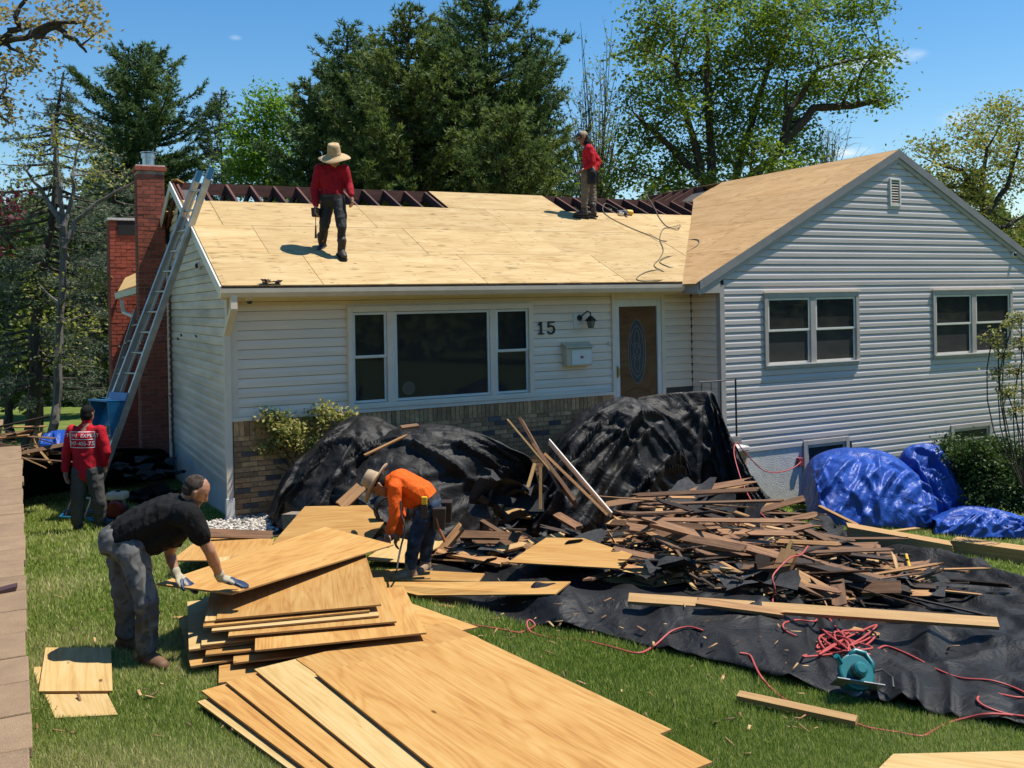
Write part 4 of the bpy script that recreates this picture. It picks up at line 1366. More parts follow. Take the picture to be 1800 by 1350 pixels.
def broadleaf(name, label, trunks, blobs, d, m_, leaf=0.09, n_sub=9, n_leaf=26, sub_r=0.30, group=None, bark='bark', cat='tree', dd=1.0, twig_r=0.012, flat=0.6, branch_r=0.05, trunk_r=0.2, base=None):
    """trunks: polylines of (u,v[,depth offset]); blobs: (u,v,ru,rv[,depth offset]) in picture units at depth d"""
    paths = []
    for tr in trunks:
        pts = [at(p[0], p[1], d + (p[2] if len(p) > 2 else 0)) for p in tr]
        paths.append(pts)
    foot = np.array(paths[0][0]) if base is None else np.array(base, float)
    g = float(gz(foot[0], foot[1]))
    foot[2] = g - 0.05
    root = empty(name, foot, label, cat, group)
    tb = MB()
    allp = []
    for k, pts in enumerate(paths):
        if k == 0 or pts[0][2] > g + 0.3:
            pts = [np.array([pts[0][0], pts[0][1], g - 0.05]) if k == 0 else pts[0]] + pts
        m__ = len(pts)
        fine = []
        for i in range(m__ - 1):
            for q in range(4): fine.append(pts[i] + (pts[i + 1] - pts[i]) * q / 4)
        fine.append(pts[-1])
        fine = [p + (np.array([random.gauss(0, .025), random.gauss(0, .025), 0]) if 0 < i < len(fine) - 1 else 0) for i, p in enumerate(fine)]
        r0 = trunk_r if k == 0 else trunk_r * 0.75
        tb.tube(fine, [r0 * (1 - 0.78 * i / (len(fine) - 1)) for i in range(len(fine))], 7)
        allp += [(p, r0 * (1 - 0.78 * i / (len(fine) - 1))) for i, p in enumerate(fine)]
    AP = np.array([p for p, _ in allp])
    LP, RM = [], []
    for bl in blobs:
        u, v, ru, rv = bl[:4]
        off = bl[4] if len(bl) > 4 else random.uniform(-dd, dd)
        c = at(u, v, d + off)
        k = (d + off) / FPX
        rx, rz = ru * k, rv * k
        ry = min(max(rx, rz), 2.2) * 0.9
        # branch from the best trunk point
        cost = np.linalg.norm(AP - c, axis=1) + 1.1 * np.maximum(0, AP[:, 2] - (c[2] - 0.15 * np.linalg.norm(AP[:, :2] - c[:2], axis=1)))
        i = int(np.argmin(cost)); s0 = AP[i]; r0 = min(allp[i][1] * 0.7, branch_r)
        L = np.linalg.norm(c - s0)
        mid = (s0 + c) / 2 + np.array([random.gauss(0, .12 * L), random.gauss(0, .12 * L), -0.04 * L])
        if L > 0.25:
            tb.tube(bez(s0, mid, c, 6), [max(0.008, r0 * (1 - 0.7 * q / 5)) for q in range(6)], 5, cap=False)
        ns = max(3, int(n_sub * (rx * rz / 0.9) ** 0.75))
        for q in range(ns):
            a = rng.standard_normal(3); a /= np.linalg.norm(a)
            rr = random.uniform(0.25, 1.0) ** 0.6
            sc_ = c + rr * (RT * a[0] * rx + UP * a[1] * rz + FW * a[2] * ry)
            m2 = (c + sc_) / 2 + rng.standard_normal(3) * 0.06 * L
            tb.tube(bez(c, m2, sc_, 4), [max(.005, twig_r), max(.005, twig_r * .8), max(.004, twig_r * .6), 0.004], 4, cap=False)
            nl = int(n_leaf * random.uniform(.5, 1.4))
            LP.append(sc_ + rng.standard_normal((nl, 3)) * sub_r * np.array([1, 1, .75]) * random.uniform(.7, 1.2))
            RM.append(np.full(nl, random.uniform(.15, .85)))
    tb.build('trunk', M[bark], root)
    leaf_mesh('crown', np.concatenate(LP), leaf, M[m_], root, flat, 0.55, np.concatenate(RM))
    return root


GP_PINE = 'white pines behind the house'
conifer('pine_tree', 'tallest dark pine behind the roof, spire leaving the top edge', 825, 600, 862, -45, 31, [(-45, 12), (20, 48), (80, 75), (140, 90), (220, 118), (300, 135), (350, 125), (480, 90)], 'pine', group=GP_PINE, trunk_r=0.30)
conifer('pine_tree', 'dark pine with ragged spires left of the tallest pine', 705, 600, 722, 10, 30, [(10, 10), (60, 34), (120, 62), (190, 95), (260, 118), (340, 125), (480, 90)], 'pine2', group=GP_PINE, trunk_r=0.26)
conifer('pine_tree', 'dark blue-green pine above the straw-hatted roofer', 610, 600, 612, 45, 32.5, [(45, 8), (100, 38), (170, 62), (250, 82), (340, 100), (480, 80)], 'pine', group=GP_PINE, trunk_r=0.24)
conifer('pine_tree', 'shorter pine between the bright green tree and the dark pines', 548, 600, 545, 140, 33.5, [(140, 10), (190, 34), (250, 48), (340, 62), (480, 50)], 'pine2', group=GP_PINE, trunk_r=0.2)
conifer('pine_tree', 'narrow pine at the right end of the dark pine row', 925, 600, 935, 55, 32, [(55, 7), (110, 30), (180, 44), (260, 60), (340, 75), (480, 50)], 'pine', group=GP_PINE, trunk_r=0.2)
conifer('pine_tree', 'olive lower pine in front of the pine row, nearest the twiggy tree', 885, 600, 895, 190, 27.5, [(190, 20), (240, 60), (290, 78), (340, 82), (480, 60)], 'pine2', group=GP_PINE, trunk_r=0.18)
conifer('pine_tree', 'dark pine filling the row just left of the tallest spire', 785, 600, 790, 20, 33.5, [(20, 8), (70, 36), (140, 66), (220, 92), (300, 105), (480, 80)], 'pine', group=GP_PINE, trunk_r=0.22)
conifer('pine_tree', 'dark pine set back between the two left pine spires', 655, 600, 660, 65, 34.5, [(65, 8), (120, 40), (190, 66), (260, 86), (340, 95), (480, 70)], 'pine2', group=GP_PINE, trunk_r=0.22)
conifer('pine_tree', 'round-topped pine standing above the slim brick chimney', 247, 600, 246, 85, 38, [(85, 14), (115, 42), (160, 66), (215, 92), (265, 106), (310, 90), (360, 60), (480, 40)], 'pine', group=GP_PINE, trunk_r=0.24, dens=1.1)
conifer('pine_tree', 'small slender pine between the round pine and the bright tree', 390, 600, 389, 160, 40, [(160, 5), (200, 20), (255, 28), (320, 32), (480, 30)], 'cedar', group=GP_PINE, trunk_r=0.14, gapp=.25)
conifer('cedar_tree', 'sparse blue-green cedar with drooping branches at left', 42, 715, 112, 128, 23, [(128, 4), (170, 36), (225, 66), (300, 82), (400, 92), (500, 100), (600, 105), (690, 90)], 'cedar', droop=0.45, dens=1.0, trunk_r=0.17, per_m=13, needle=(0.11, 0.012, 7), gapp=.22, vis=.15, upcurve=.3)
conifer('cedar_tree', 'dense grey-green cedar behind the red brick chimney', 205, 700, 200, 262, 27, [(262, 10), (320, 45), (400, 62), (500, 75), (600, 85), (690, 85)], 'cedar', droop=0.5, dens=0.95, trunk_r=0.2, needle=(0.11, 0.012, 6), gapp=.15)

broadleaf('birch_tree', 'bright yellow-green tree left of the dark pines', [[(470, 600), (468, 330), (465, 240)]],
          [(468, 190, 34, 34), (440, 240, 40, 42), (498, 235, 36, 46), (465, 275, 62, 40), (425, 300, 36, 34), (510, 300, 40, 36), (470, 330, 60, 26)], 36, 'bright', 0.068, 24, 80, 0.34, trunk_r=0.16)
broadleaf('maple_tree', 'large spreading maple with several dark stems behind the roof valley',
          [[(1262, 560), (1250, 300), (1243, 150), (1240, 10)], [(1275, 400), (1310, 250), (1352, 120), (1410, 20)], [(1255, 400), (1225, 270), (1192, 150), (1180, 10)],
           [(1300, 330), (1368, 270), (1392, 190), (1440, 120), (1545, 95)], [(1360, 270), (1430, 190), (1500, 186), (1540, 178), (1558, 190)], [(1248, 330), (1160, 240), (1115, 200)], [(1352, 300), (1380, 230), (1384, 140)]],
          [(1150, 20, 50, 40), (1205, 60, 55, 45), (1265, 20, 60, 50), (1330, 40, 60, 50), (1390, 20, 55, 40), (1450, 20, 50, 32), (1505, 25, 40, 22), (1535, 18, 28, 16),
           (1125, 85, 38, 36), (1160, 140, 42, 40), (1230, 125, 55, 45), (1300, 120, 60, 50), (1370, 100, 50, 42), (1430, 85, 48, 34), (1485, 80, 44, 24), (1535, 95, 36, 20), (1560, 100, 16, 12),
           (1110, 165, 26, 30), (1180, 200, 50, 42), (1250, 205, 55, 45), (1320, 195, 55, 45), (1395, 165, 44, 36), (1450, 145, 42, 26), (1505, 140, 44, 22), (1550, 160, 22, 16), (1480, 172, 40, 14), (1540, 176, 24, 10),
           (1130, 245, 40, 40), (1190, 275, 48, 36), (1255, 275, 50, 40), (1320, 270, 50, 40), (1385, 215, 40, 40), (1410, 265, 28, 36), (1380, 295, 36, 26), (1110, 300, 34, 26), (1175, 325, 46, 20), (1275, 325, 50, 20)],
          30, 'maple', 0.066, 22, 84, 0.32, dd=1.9, trunk_r=0.25, branch_r=0.06)


def twig_tree(name, label, base, tops, d, m_, leaf=0.06, nl=10, bark='bark_grey', r=0.045, jit=.5, sub=7):
    foot = at(base[0], base[1], d); foot[2] = float(gz(foot[0], foot[1])) - .05
    root = empty(name, foot, label, 'tree')
    start = at(base[0], base[1], d)
    tb = MB(); LP = []
    tb.tube([foot, (foot + start) / 2, start], [r * 2.4, r * 2.2, r * 2], 6)
    for (u, v) in tops:
        t_ = at(u, v, d + random.uniform(-1.6, 1.6))
        mid = start * .45 + t_ * .55 + np.array([0, 0, -0.2]) + rng.standard_normal(3) * .2
        br = bez(start, mid, t_, 9)
        tb.tube(br, [max(.006, r * (1 - .88 * i / 8)) for i in range(9)], 4, cap=False)
        for q in range(sub):
            s_ = random.uniform(.35, 1)
            p = br[min(8, int(s_ * 8))]
            dv = (t_ - start) / np.linalg.norm(t_ - start) + rng.standard_normal(3) * jit
            e = p + dv / np.linalg.norm(dv) * random.uniform(.4, 1.4)
            tb.tube([p, (p + e) / 2 + rng.standard_normal(3) * .05, e], [.011, .008, .004], 3, cap=False)
            k = max(1, int(nl * random.uniform(.3, 1.5)))
            LP.append(p + (e - p) * rng.random((k, 1)) + rng.standard_normal((k, 3)) * .07)
    tb.build('trunk', M[bark], root)
    leaf_mesh('crown', np.concatenate(LP), leaf, M[m_], root, .8)
    return root


twig_tree('budding_tree', 'fine-twigged budding tree beside the standing roofer', (1045, 420), [(random.gauss(1040, 48), random.gauss(190, 52)) for _ in range(46)], 34, 'bud', 0.062, 9)
twig_tree('bare_tree', 'small almost bare tree seen past the wing roof', (1455, 330), [(random.gauss(1455, 32), random.uniform(222, 290)) for _ in range(26)], 52, 'bud', 0.06, 3)
broadleaf('oak_tree', 'yellow-green gnarled oak at the right edge', [[(1748, 620), (1738, 430), (1722, 340), (1735, 260)], [(1730, 380), (1770, 330), (1792, 250)], [(1725, 350), (1690, 300), (1640, 285)], [(1735, 400), (1765, 400), (1800, 380)]],
          [(1765, 200, 50, 36), (1712, 228, 44, 30), (1790, 245, 40, 36), (1745, 265, 45, 30), (1690, 290, 34, 24), (1640, 262, 34, 16), (1608, 262, 20, 10), (1660, 330, 34, 24), (1720, 320, 40, 30), (1785, 310, 45, 36),
           (1690, 370, 40, 28), (1750, 375, 45, 34), (1795, 400, 40, 40), (1735, 430, 40, 26), (1775, 455, 40, 30), (1630, 300, 24, 16), (1640, 340, 30, 24)],
          29, 'oak', 0.055, 22, 74, 0.28, dd=1.5, trunk_r=0.2, branch_r=0.07)
broadleaf('oak_tree', 'spring oak whose limb reaches in at the top left corner', [[(-210, 720), (-190, 300), (-100, 110), (-20, 78), (45, 66), (90, 42), (150, 38)], [(-60, 90), (10, 75), (40, 95)], [(0, 72), (30, 50), (35, 10), (60, -30)], [(-80, 200), (-20, 180), (15, 215)], [(60, 62), (100, 45), (130, 70), (152, 92)]],
          [(30, 30, 36, 22), (75, 15, 34, 20), (120, 14, 34, 18), (158, 20, 22, 14), (60, 46, 30, 14), (150, 52, 26, 12), (172, 56, 14, 10), (20, 95, 36, 20), (55, 90, 24, 12), (8, 130, 34, 22), (45, 122, 26, 14), (10, 170, 30, 22), (12, 210, 26, 22), (95, 66, 24, 10), (-20, 40, 40, 40)],
          14, 'oak_brown', 0.040, 46, 30, 0.13, dd=.5, trunk_r=0.10, branch_r=0.03, twig_r=.006)
broadleaf('sapling', 'slim grey-trunked forked tree behind the worker in red', [[(96, 745), (104, 600), (112, 470), (108, 380), (98, 280), (92, 210)], [(112, 450), (132, 390), (190, 345), (238, 318)], [(112, 420), (128, 330), (140, 250)], [(108, 400), (70, 330), (40, 290)]],
          [(95, 235, 40, 26), (150, 262, 38, 24), (60, 275, 36, 24), (135, 300, 34, 20), (190, 300, 34, 20), (40, 330, 34, 22), (110, 560, 40, 16), (150, 555, 30, 12), (70, 500, 34, 18), (105, 620, 36, 14), (160, 500, 30, 14)],
          21, 'oak', 0.040, 18, 52, 0.27, dd=1.2, bark='bark_grey', trunk_r=0.115, branch_r=0.04, twig_r=.008)
broadleaf('understory_tree', 'dark leafy tree filling the left background', [[(150, 720), (150, 560), (145, 420)]],
          [(140, 400, 55, 40), (90, 420, 50, 40), (180, 450, 50, 45), (120, 500, 60, 45), (180, 540, 50, 45), (60, 480, 50, 45), (150, 600, 60, 45), (90, 580, 55, 45), (200, 620, 45, 50), (120, 660, 60, 30), (190, 680, 50, 30)],
          30, 'understory', 0.12, 13, 44, 0.42, dd=1.5, trunk_r=0.15)
broadleaf('understory_tree', 'dark leafy tree at the far left edge behind the debris', [[(15, 720), (15, 560), (10, 420)]],
          [(10, 400, 50, 45), (-20, 460, 50, 45), (30, 520, 55, 45), (0, 580, 55, 45), (40, 620, 50, 40), (10, 670, 60, 30), (60, 690, 50, 22), (30, 460, 40, 40)],
          29, 'understory', 0.12, 13, 44, 0.42, dd=1.5, trunk_r=0.15)
broadleaf('sunlit_shrub', 'yellow-green sunlit shrub between the dark trunks', [[(75, 720), (78, 650), (80, 600)]],
          [(85, 640, 34, 18), (120, 590, 30, 14), (60, 600, 28, 14), (150, 650, 34, 18), (115, 470, 30, 12), (50, 560, 28, 16), (165, 585, 24, 12)], 26, 'oak', 0.07, 8, 18, 0.26, dd=1, trunk_r=.05)
broadleaf('japanese_maple', 'purple-leaved maple peeking in at the left edge', [[(-60, 720), (-50, 500), (-25, 400)]],
          [(4, 345, 24, 10), (6, 382, 26, 12), (0, 362, 18, 8), (-10, 430, 20, 12)], 19, 'purple', 0.05, 14, 30, 0.16, dd=.4, trunk_r=.08)
broadleaf('background_shrub', 'light green shrubs under the budding tree behind the ridge', [[(1060, 420), (1060, 350)]],
          [(1000, 315, 40, 26), (1060, 300, 46, 34), (1110, 270, 34, 34), (1120, 320, 40, 24), (975, 300, 24, 30), (1050, 335, 60, 18), (1160, 300, 30, 30)], 32, 'maple', 0.085, 8, 20, 0.30, dd=1, trunk_r=.06)
broadleaf('background_shrub', 'olive shrub below the large maple beside the wing roof', [[(1370, 420), (1380, 320)]],
          [(1400, 300, 40, 22), (1440, 290, 36, 16), (1350, 320, 40, 20), (1310, 330, 40, 18)], 33, 'oak', 0.075, 8, 18, 0.30, dd=1, trunk_r=.06)


def far_wood():
    """the closed wood beyond the garden, a mass of leaves"""
    n = 60000
    u = np.concatenate([rng.uniform(-220, 330, n // 2), rng.uniform(250, 2100, n // 2)])
    edge = 330 + 45 * np.sin(u * 0.021) + 30 * np.sin(u * 0.057 + 1)
    edge = np.where(u > 300, edge + 40, edge)
    v = edge + (800 - edge) * rng.random(n) ** 0.9
    d = rng.uniform(44, 60, n)
    P = CAM[None] + d[:, None] * (FW[None] + ((u - PPX) / FPX)[:, None] * RT[None] - ((v - PPY) / FPX)[:, None] * UP[None])
    P = P[P[:, 2] > -2.4]
    k = 26000                                            # unseen leaf ring added behind the viewer for window reflections and less sky light
    a = rng.uniform(math.pi * 0.98, math.pi * 2.02, k); r_ = rng.uniform(30, 42, k)
    h = 9 + 3 * np.sin(a * 9) + 2 * np.sin(a * 23 + 1)
    P = np.concatenate([P, np.c_[CAM[0] + 8 + r_ * np.cos(a), CAM[1] + r_ * np.sin(a) * .95, -0.5 + h * rng.random(k) ** .8]])
    o = leaf_mesh('far_wood', P, 0.34, M['understory'], None, .7, .6)
    tag(o, 'dense dark woodland far behind the house, with an unseen leaf ring added behind the viewer', 'woodland', kind='stuff')


far_wood()

# ---- shrubs at the house
def shrub(name, label, u, v, d, blobs, m_, leaf, n_sub, n_leaf, sub_r, **kw):
    return broadleaf(name, label, [[(u, v), (u, v - 20)]], blobs, d, m_, leaf, n_sub, n_leaf, sub_r, cat='shrub', **kw)


shrub('pieris_shrub', 'yellow-green flowering shrub in front of the tan brick', 540, 860, 13.0,
      [(450, 750, 20, 18), (440, 780, 18, 16), (480, 735, 22, 16), (470, 775, 26, 20), (510, 760, 26, 18), (500, 790, 26, 14), (535, 750, 22, 16), (560, 735, 16, 14), (572, 722, 10, 12), (600, 728, 18, 8), (545, 780, 24, 14), (430, 795, 10, 8)],
      'pieris', 0.030, 300, 26, 0.07, dd=.25, trunk_r=.02, branch_r=.012, twig_r=.005, flat=.8)
shrub('boxwood_shrub', 'dense dark green shrub in front of the basement window at right', 1735, 900, 15.4,
      [(1700, 800, 34, 26), (1690, 840, 36, 26), (1740, 830, 40, 34), (1785, 820, 34, 34), (1720, 870, 44, 22), (1780, 870, 44, 26), (1760, 790, 34, 18), (1670, 785, 16, 14), (1810, 850, 40, 40), (1730, 790, 16, 16)],
      'boxwood', 0.028, 420, 34, 0.10, dd=.3, trunk_r=.03, branch_r=.015, twig_r=.005, flat=.8)
shrub('flowering_shrub', 'thin upright shrub with olive tufts at the right edge', 1800, 880, 12.6,
      [(1780, 570, 16, 10), (1745, 590, 18, 9), (1795, 600, 18, 12), (1765, 625, 14, 8), (1790, 650, 18, 12), (1755, 655, 14, 10), (1770, 690, 18, 12), (1800, 690, 14, 14), (1755, 610, 10, 6), (1795, 560, 14, 8), (1785, 720, 16, 10)],
      'pieris', 0.020, 330, 18, 0.055, dd=.15, trunk_r=.016, branch_r=.010, twig_r=.004, flat=.8)
# ------------------------------------------------------------------ tarpaulins
def tarpmat(name, c1, c2, rough, weave=1.0, crease=1.0):
    t = NT(name)
    vec = t.coords('Object', (1, 1, 1))
    c = t.ramp(t.noise(vec, 2.2, 5, 0.6), [(0.3, c1), (0.7, c2)])
    dust = t.ramp(t.noise(vec, 0.9, 6, 0.7), [(0.50, 0.0), (0.80, 0.30)])
    c = t.mix(dust, c, tuple(min(1, q * 2.2 + 0.02) for q in c2))
    t.color(c)
    n1 = t.noise(vec, 2.6, 3, 0.55, 1.0)
    rid = t.math('ABSOLUTE', t.math('SUBTRACT', n1, 0.5))
    n2 = t.noise(vec, 9.0, 3, 0.55, 0.9)
    rid2 = t.math('ABSOLUTE', t.math('SUBTRACT', n2, 0.5))
    wv = t.new('ShaderNodeTexWave'); wv.inputs['Scale'].default_value = 38; wv.inputs['Distortion'].default_value = 1.2
    wv2 = t.new('ShaderNodeTexWave', bands_direction='Y'); wv2.inputs['Scale'].default_value = 38; wv2.inputs['Distortion'].default_value = 1.2
    t.l.new(vec, wv.inputs['Vector']); t.l.new(vec, wv2.inputs['Vector'])
    h = t.math('ADD', t.math('MULTIPLY', rid, -1.0 * crease), t.math('MULTIPLY', rid2, -0.24 * crease))
    h = t.math('ADD', h, t.math('MULTIPLY', t.math('ADD', wv.outputs['Fac'], wv2.outputs['Fac']), 0.012 * weave))
    t.bump(h, 0.85, 0.055)
    rg = t.ramp(t.noise(vec, 4, 4), [(0.3, rough - 0.07), (0.7, rough + 0.13)])
    t.set(rough, 0, 0.30)
    t.l.new(rg, t.b.inputs['Roughness'])
    return t.m


M['tarp'] = tarpmat('black_tarp', (0.0055, 0.0053, 0.0052), (0.0105, 0.0100, 0.0097), 0.53)
M['tarp_blue'] = tarpmat('blue_tarp', (0.011, 0.048, 0.26), (0.016, 0.070, 0.34), 0.42, 0.3, 1.0)
M['hem'] = mat('red_hem', (0.20, 0.045, 0.05), (0.13, 0.03, 0.035), 9, 0.7)


def lerp_poly(P, s):
    """Catmull-Rom through the rows of P at s in 0..1"""
    P = np.asarray(P, float); n = len(P)
    x = s * (n - 1); i = min(int(x), n - 2); t = x - i
    p0, p1, p2, p3 = P[max(i - 1, 0)], P[i], P[i + 1], P[min(i + 2, n - 1)]
    return 0.5 * ((2 * p1) + (-p0 + p2) * t + (2 * p0 - 5 * p1 + 4 * p2 - p3) * t * t + (-p0 + 3 * p1 - 3 * p2 + p3) * t ** 3)


def folds(s, t, f, seed, shear=0.0, warp=0.25):
    q = s + shear * t * (0.75 + 0.5 * s) + warp * mnoise.noise(Vector((s * 2.3 + seed, t * 2.0, seed))) + 0.4 * warp * mnoise.noise(Vector((s * 6 - seed, t * 5.0, seed)))
    n = mnoise.noise(Vector((q * f * .75 + seed * 3.1, t * 1.6 + seed, 0.3)))
    r_ = 1 - min(1.0, abs(n) * 2.0)
    n2 = mnoise.noise(Vector((q * f * 1.9 + seed, t * 2.6 - seed, 4.3)))
    fade = 1.0 if t < .72 else max(.25, 1 - (t - .72) / .28)
    return ((r_ ** 1.8) * 0.85 + 0.35 * n2) * fade


def drape(name, label, crest, base, back, m_, nu=110, nv=70, f=9, amp=0.08, shear=0.0, seed=1.0, bulge=0.75, lift=0.02, hem=None, crease_amp=0.03, group=None, warp=0.25):
    """cloth hanging from a crest line to a base line in front, and down again behind"""
    C_ = [at(*c) for c in crest]
    B_ = []
    for b in base:
        if len(b) == 2 or b[2] is None:
            B_.append(atg(b[0], b[1], lift))
        else:
            B_.append(at(*b))
    V = np.zeros((nv, nu, 3))
    rs = random.Random(int(seed * 100))
    segs = []                                            # straight tension folds from the crest to the foot
    for k in range(int(f * 1.6)):
        a = rs.uniform(-.05, 1.05); b = a - shear * .35 + rs.uniform(-.22, .22)
        t0 = rs.uniform(.0, .35); t1 = rs.uniform(.6, 1.0)
        segs.append((a, t1, b, t0, rs.uniform(.5, 1.1), rs.uniform(.018, .045)))

    def tent(s, t):
        h = 0.0
        for (a, t1, b, t0, A_, w_) in segs:
            if t < t0 - .05 or t > t1 + .05: continue
            k = (t - t0) / (t1 - t0); c = b + (a - b) * k
            w2 = w_ * (1.5 - .7 * k)
            d_ = abs(s - c)
            if d_ < w2: h = max(h, A_ * (1 - d_ / w2) * min(1, (t - t0 + .05) / .12, (t1 + .05 - t) / .12))
        return h
    for i in range(nu):
        s = i / (nu - 1)
        T = lerp_poly(C_, s); B = lerp_poly(B_, s)
        bk = back * (0.55 + 0.45 * math.sin(math.pi * min(max(s, .05), .95)))
        Kp = T + FW * bk; Kp[2] = float(gz(Kp[0], Kp[1])) + lift
        for j in range(nv):
            t = j / (nv - 1) * 1.45
            if t <= 1:
                a = t * math.pi / 2
                hx = (1 - math.cos(a)) * bulge + t * (1 - bulge); hz = math.sin(a) * bulge + t * (1 - bulge)
                P = B * 1.0
                P[:2] = B[:2] + (T[:2] - B[:2]) * hx
                P[2] = B[2] + (T[2] - B[2]) * hz
                w_ = math.sin(math.pi * min(1, t * 0.93 + .03)) ** 0.7
                fo = 0.55 * folds(s, t, f, seed, shear, warp) + 0.75 * tent(s, t)
                nrm_ = -FW * 0.85 + np.array([0, 0, 0.45 + .3 * t])
                P = P + nrm_ * (amp * fo * (0.35 + 0.65 * w_))
                P = P + nrm_ * crease_amp * mnoise.fractal(Vector((P[0] * 4 + seed, P[1] * 4, P[2] * 4)), 1.0, 2.0, 3)
            else:
                k = (t - 1) / 0.45; a = k * math.pi / 2
                P = T * 1.0
                P[:2] = T[:2] + (Kp[:2] - T[:2]) * math.sin(a)
                P[2] = Kp[2] + (T[2] - Kp[2]) * math.cos(a)
                fo = folds(s, 1.0, f, seed, shear, warp)
                P = P + np.array([0, 0, 1.0]) * amp * 0.35 * fo * (1 - k)
            V[j, i] = P
    idx = np.arange(nu * nv).reshape(nv, nu)
    F = np.stack([idx[:-1, :-1], idx[:-1, 1:], idx[1:, 1:], idx[1:, :-1]], -1).reshape(-1, 4)
    org = V[0].mean(0)
    o = link(name, npmesh(name, V.reshape(-1, 3) - org, F, True), m_, None, Matrix.Translation(Vector(org)))
    sd = o.modifiers.new('thick', 'SOLIDIFY'); sd.thickness = 0.004
    tag(o, label, 'tarp', group)
    if hem:
        for (j, i0, i1) in hem:
            hb = MB(); hb.tube([V[j, i] - FW * 0.006 for i in range(i0, i1, 2)], 0.010, 5)
            hb.build('hem', M['hem'], o)
    return o, V


# three covered bushes in front of the house
drape('black_tarp', 'black tarp with red hem over the leftmost covered bush', [(470, 905, 12.5), (500, 835, 12.5), (545, 790, 12.5), (600, 742, 12.5), (650, 732, 12.5), (705, 756, 12.5), (760, 800, 12.5)],
      [(480, 925), (500, 935), (540, 950), (590, 955), (640, 950), (690, 950), (740, 950)], 0.75, M['tarp'], 120, 76, 5, 0.20, 1.2, 2.3, 0.6, hem=[(2, 4, 70)], crease_amp=0.034)
drape('black_tarp', 'black tarp over the wide covered bush behind the orange shirt', [(575, 880, 12.25), (620, 800, 12.25), (690, 757, 12.25), (770, 747, 12.25), (840, 762, 12.25), (900, 790, 12.25), (935, 812, 12.25), (950, 880, 12.25)],
      [(560, 960), (620, 965), (700, 965), (780, 965), (850, 945), (900, 925), (940, 915), (962, 905)], 0.8, M['tarp'], 140, 80, 7, 0.20, -1.1, 5.1, 0.6, crease_amp=0.034)
drape('black_tarp', 'black tarp over the tall covered bush by the front door', [(940, 850, 13.0), (985, 765, 13.0), (1030, 722, 13.0), (1085, 700, 13.0), (1130, 706, 13.0), (1175, 745, 13.0), (1205, 800, 13.0), (1218, 850, 13.0)],
      [(935, 955), (985, 958), (1045, 955), (1100, 950), (1145, 945), (1185, 940), (1215, 935), (1232, 930)], 0.6, M['tarp'], 140, 90, 6, 0.26, 1.5, 8.7, 0.6, crease_amp=0.034)
drape('black_tarp', 'black tarp hung over the stoop railing beside the wing', [(1120, 700, 14.45), (1170, 692, 14.5), (1210, 689, 14.55), (1245, 687, 14.6), (1258, 700, 14.5), (1275, 745, 14.3), (1300, 800, 14.1), (1330, 850, 13.8), (1400, 925, 13.2), (1470, 962, 12.4)],
      [(1150, 900), (1180, 900), (1210, 900), (1245, 900), (1270, 905), (1300, 915), (1330, 930), (1370, 945), (1430, 965), (1490, 978)], 0.3, M['tarp'], 130, 70, 11, 0.14, -0.5, 3.3, 0.35, crease_amp=0.034)
# blue tarps beside the wing
drape('blue_tarp', 'blue tarp draped over a bulky object before the basement window', [(1412, 880, 15.5), (1425, 815, 15.45), (1460, 792, 15.4), (1510, 788, 15.35), (1560, 796, 15.3), (1600, 822, 15.3), (1640, 865, 15.2), (1690, 915, 15.0)],
      [(1418, 908), (1440, 918), (1470, 924), (1520, 928), (1560, 928), (1600, 930), (1650, 930), (1700, 935)], 0.7, M['tarp_blue'], 140, 80, 10, 0.15, 0.12, 1.7, 0.9, crease_amp=0.034)
drape('blue_tarp', 'blue tarp with long diagonal folds next to the dark shrub', [(1572, 830, 15.75), (1595, 788, 15.7), (1640, 781, 15.7), (1665, 800, 15.65), (1700, 850, 15.6), (1725, 890, 15.5), (1745, 905, 15.3)],
      [(1600, 915), (1630, 925), (1660, 930), (1690, 930), (1720, 930), (1750, 928), (1775, 930)], 0.5, M['tarp_blue'], 110, 70, 7, 0.17, -0.9, 6.4, 0.55, crease_amp=0.034)
drape('blue_tarp', 'crumpled end of a blue tarp trailing over the lawn at right', [(1645, 915, 14.6), (1690, 895, 14.7), (1730, 892, 14.8), (1770, 900, 14.8), (1810, 912, 14.8), (1860, 925, 14.8)],
      [(1640, 938), (1680, 942), (1720, 946), (1760, 946), (1810, 948), (1860, 955)], 0.8, M['tarp_blue'], 90, 40, 10, 0.11, 0.3, 9.4, 0.6, crease_amp=0.034)


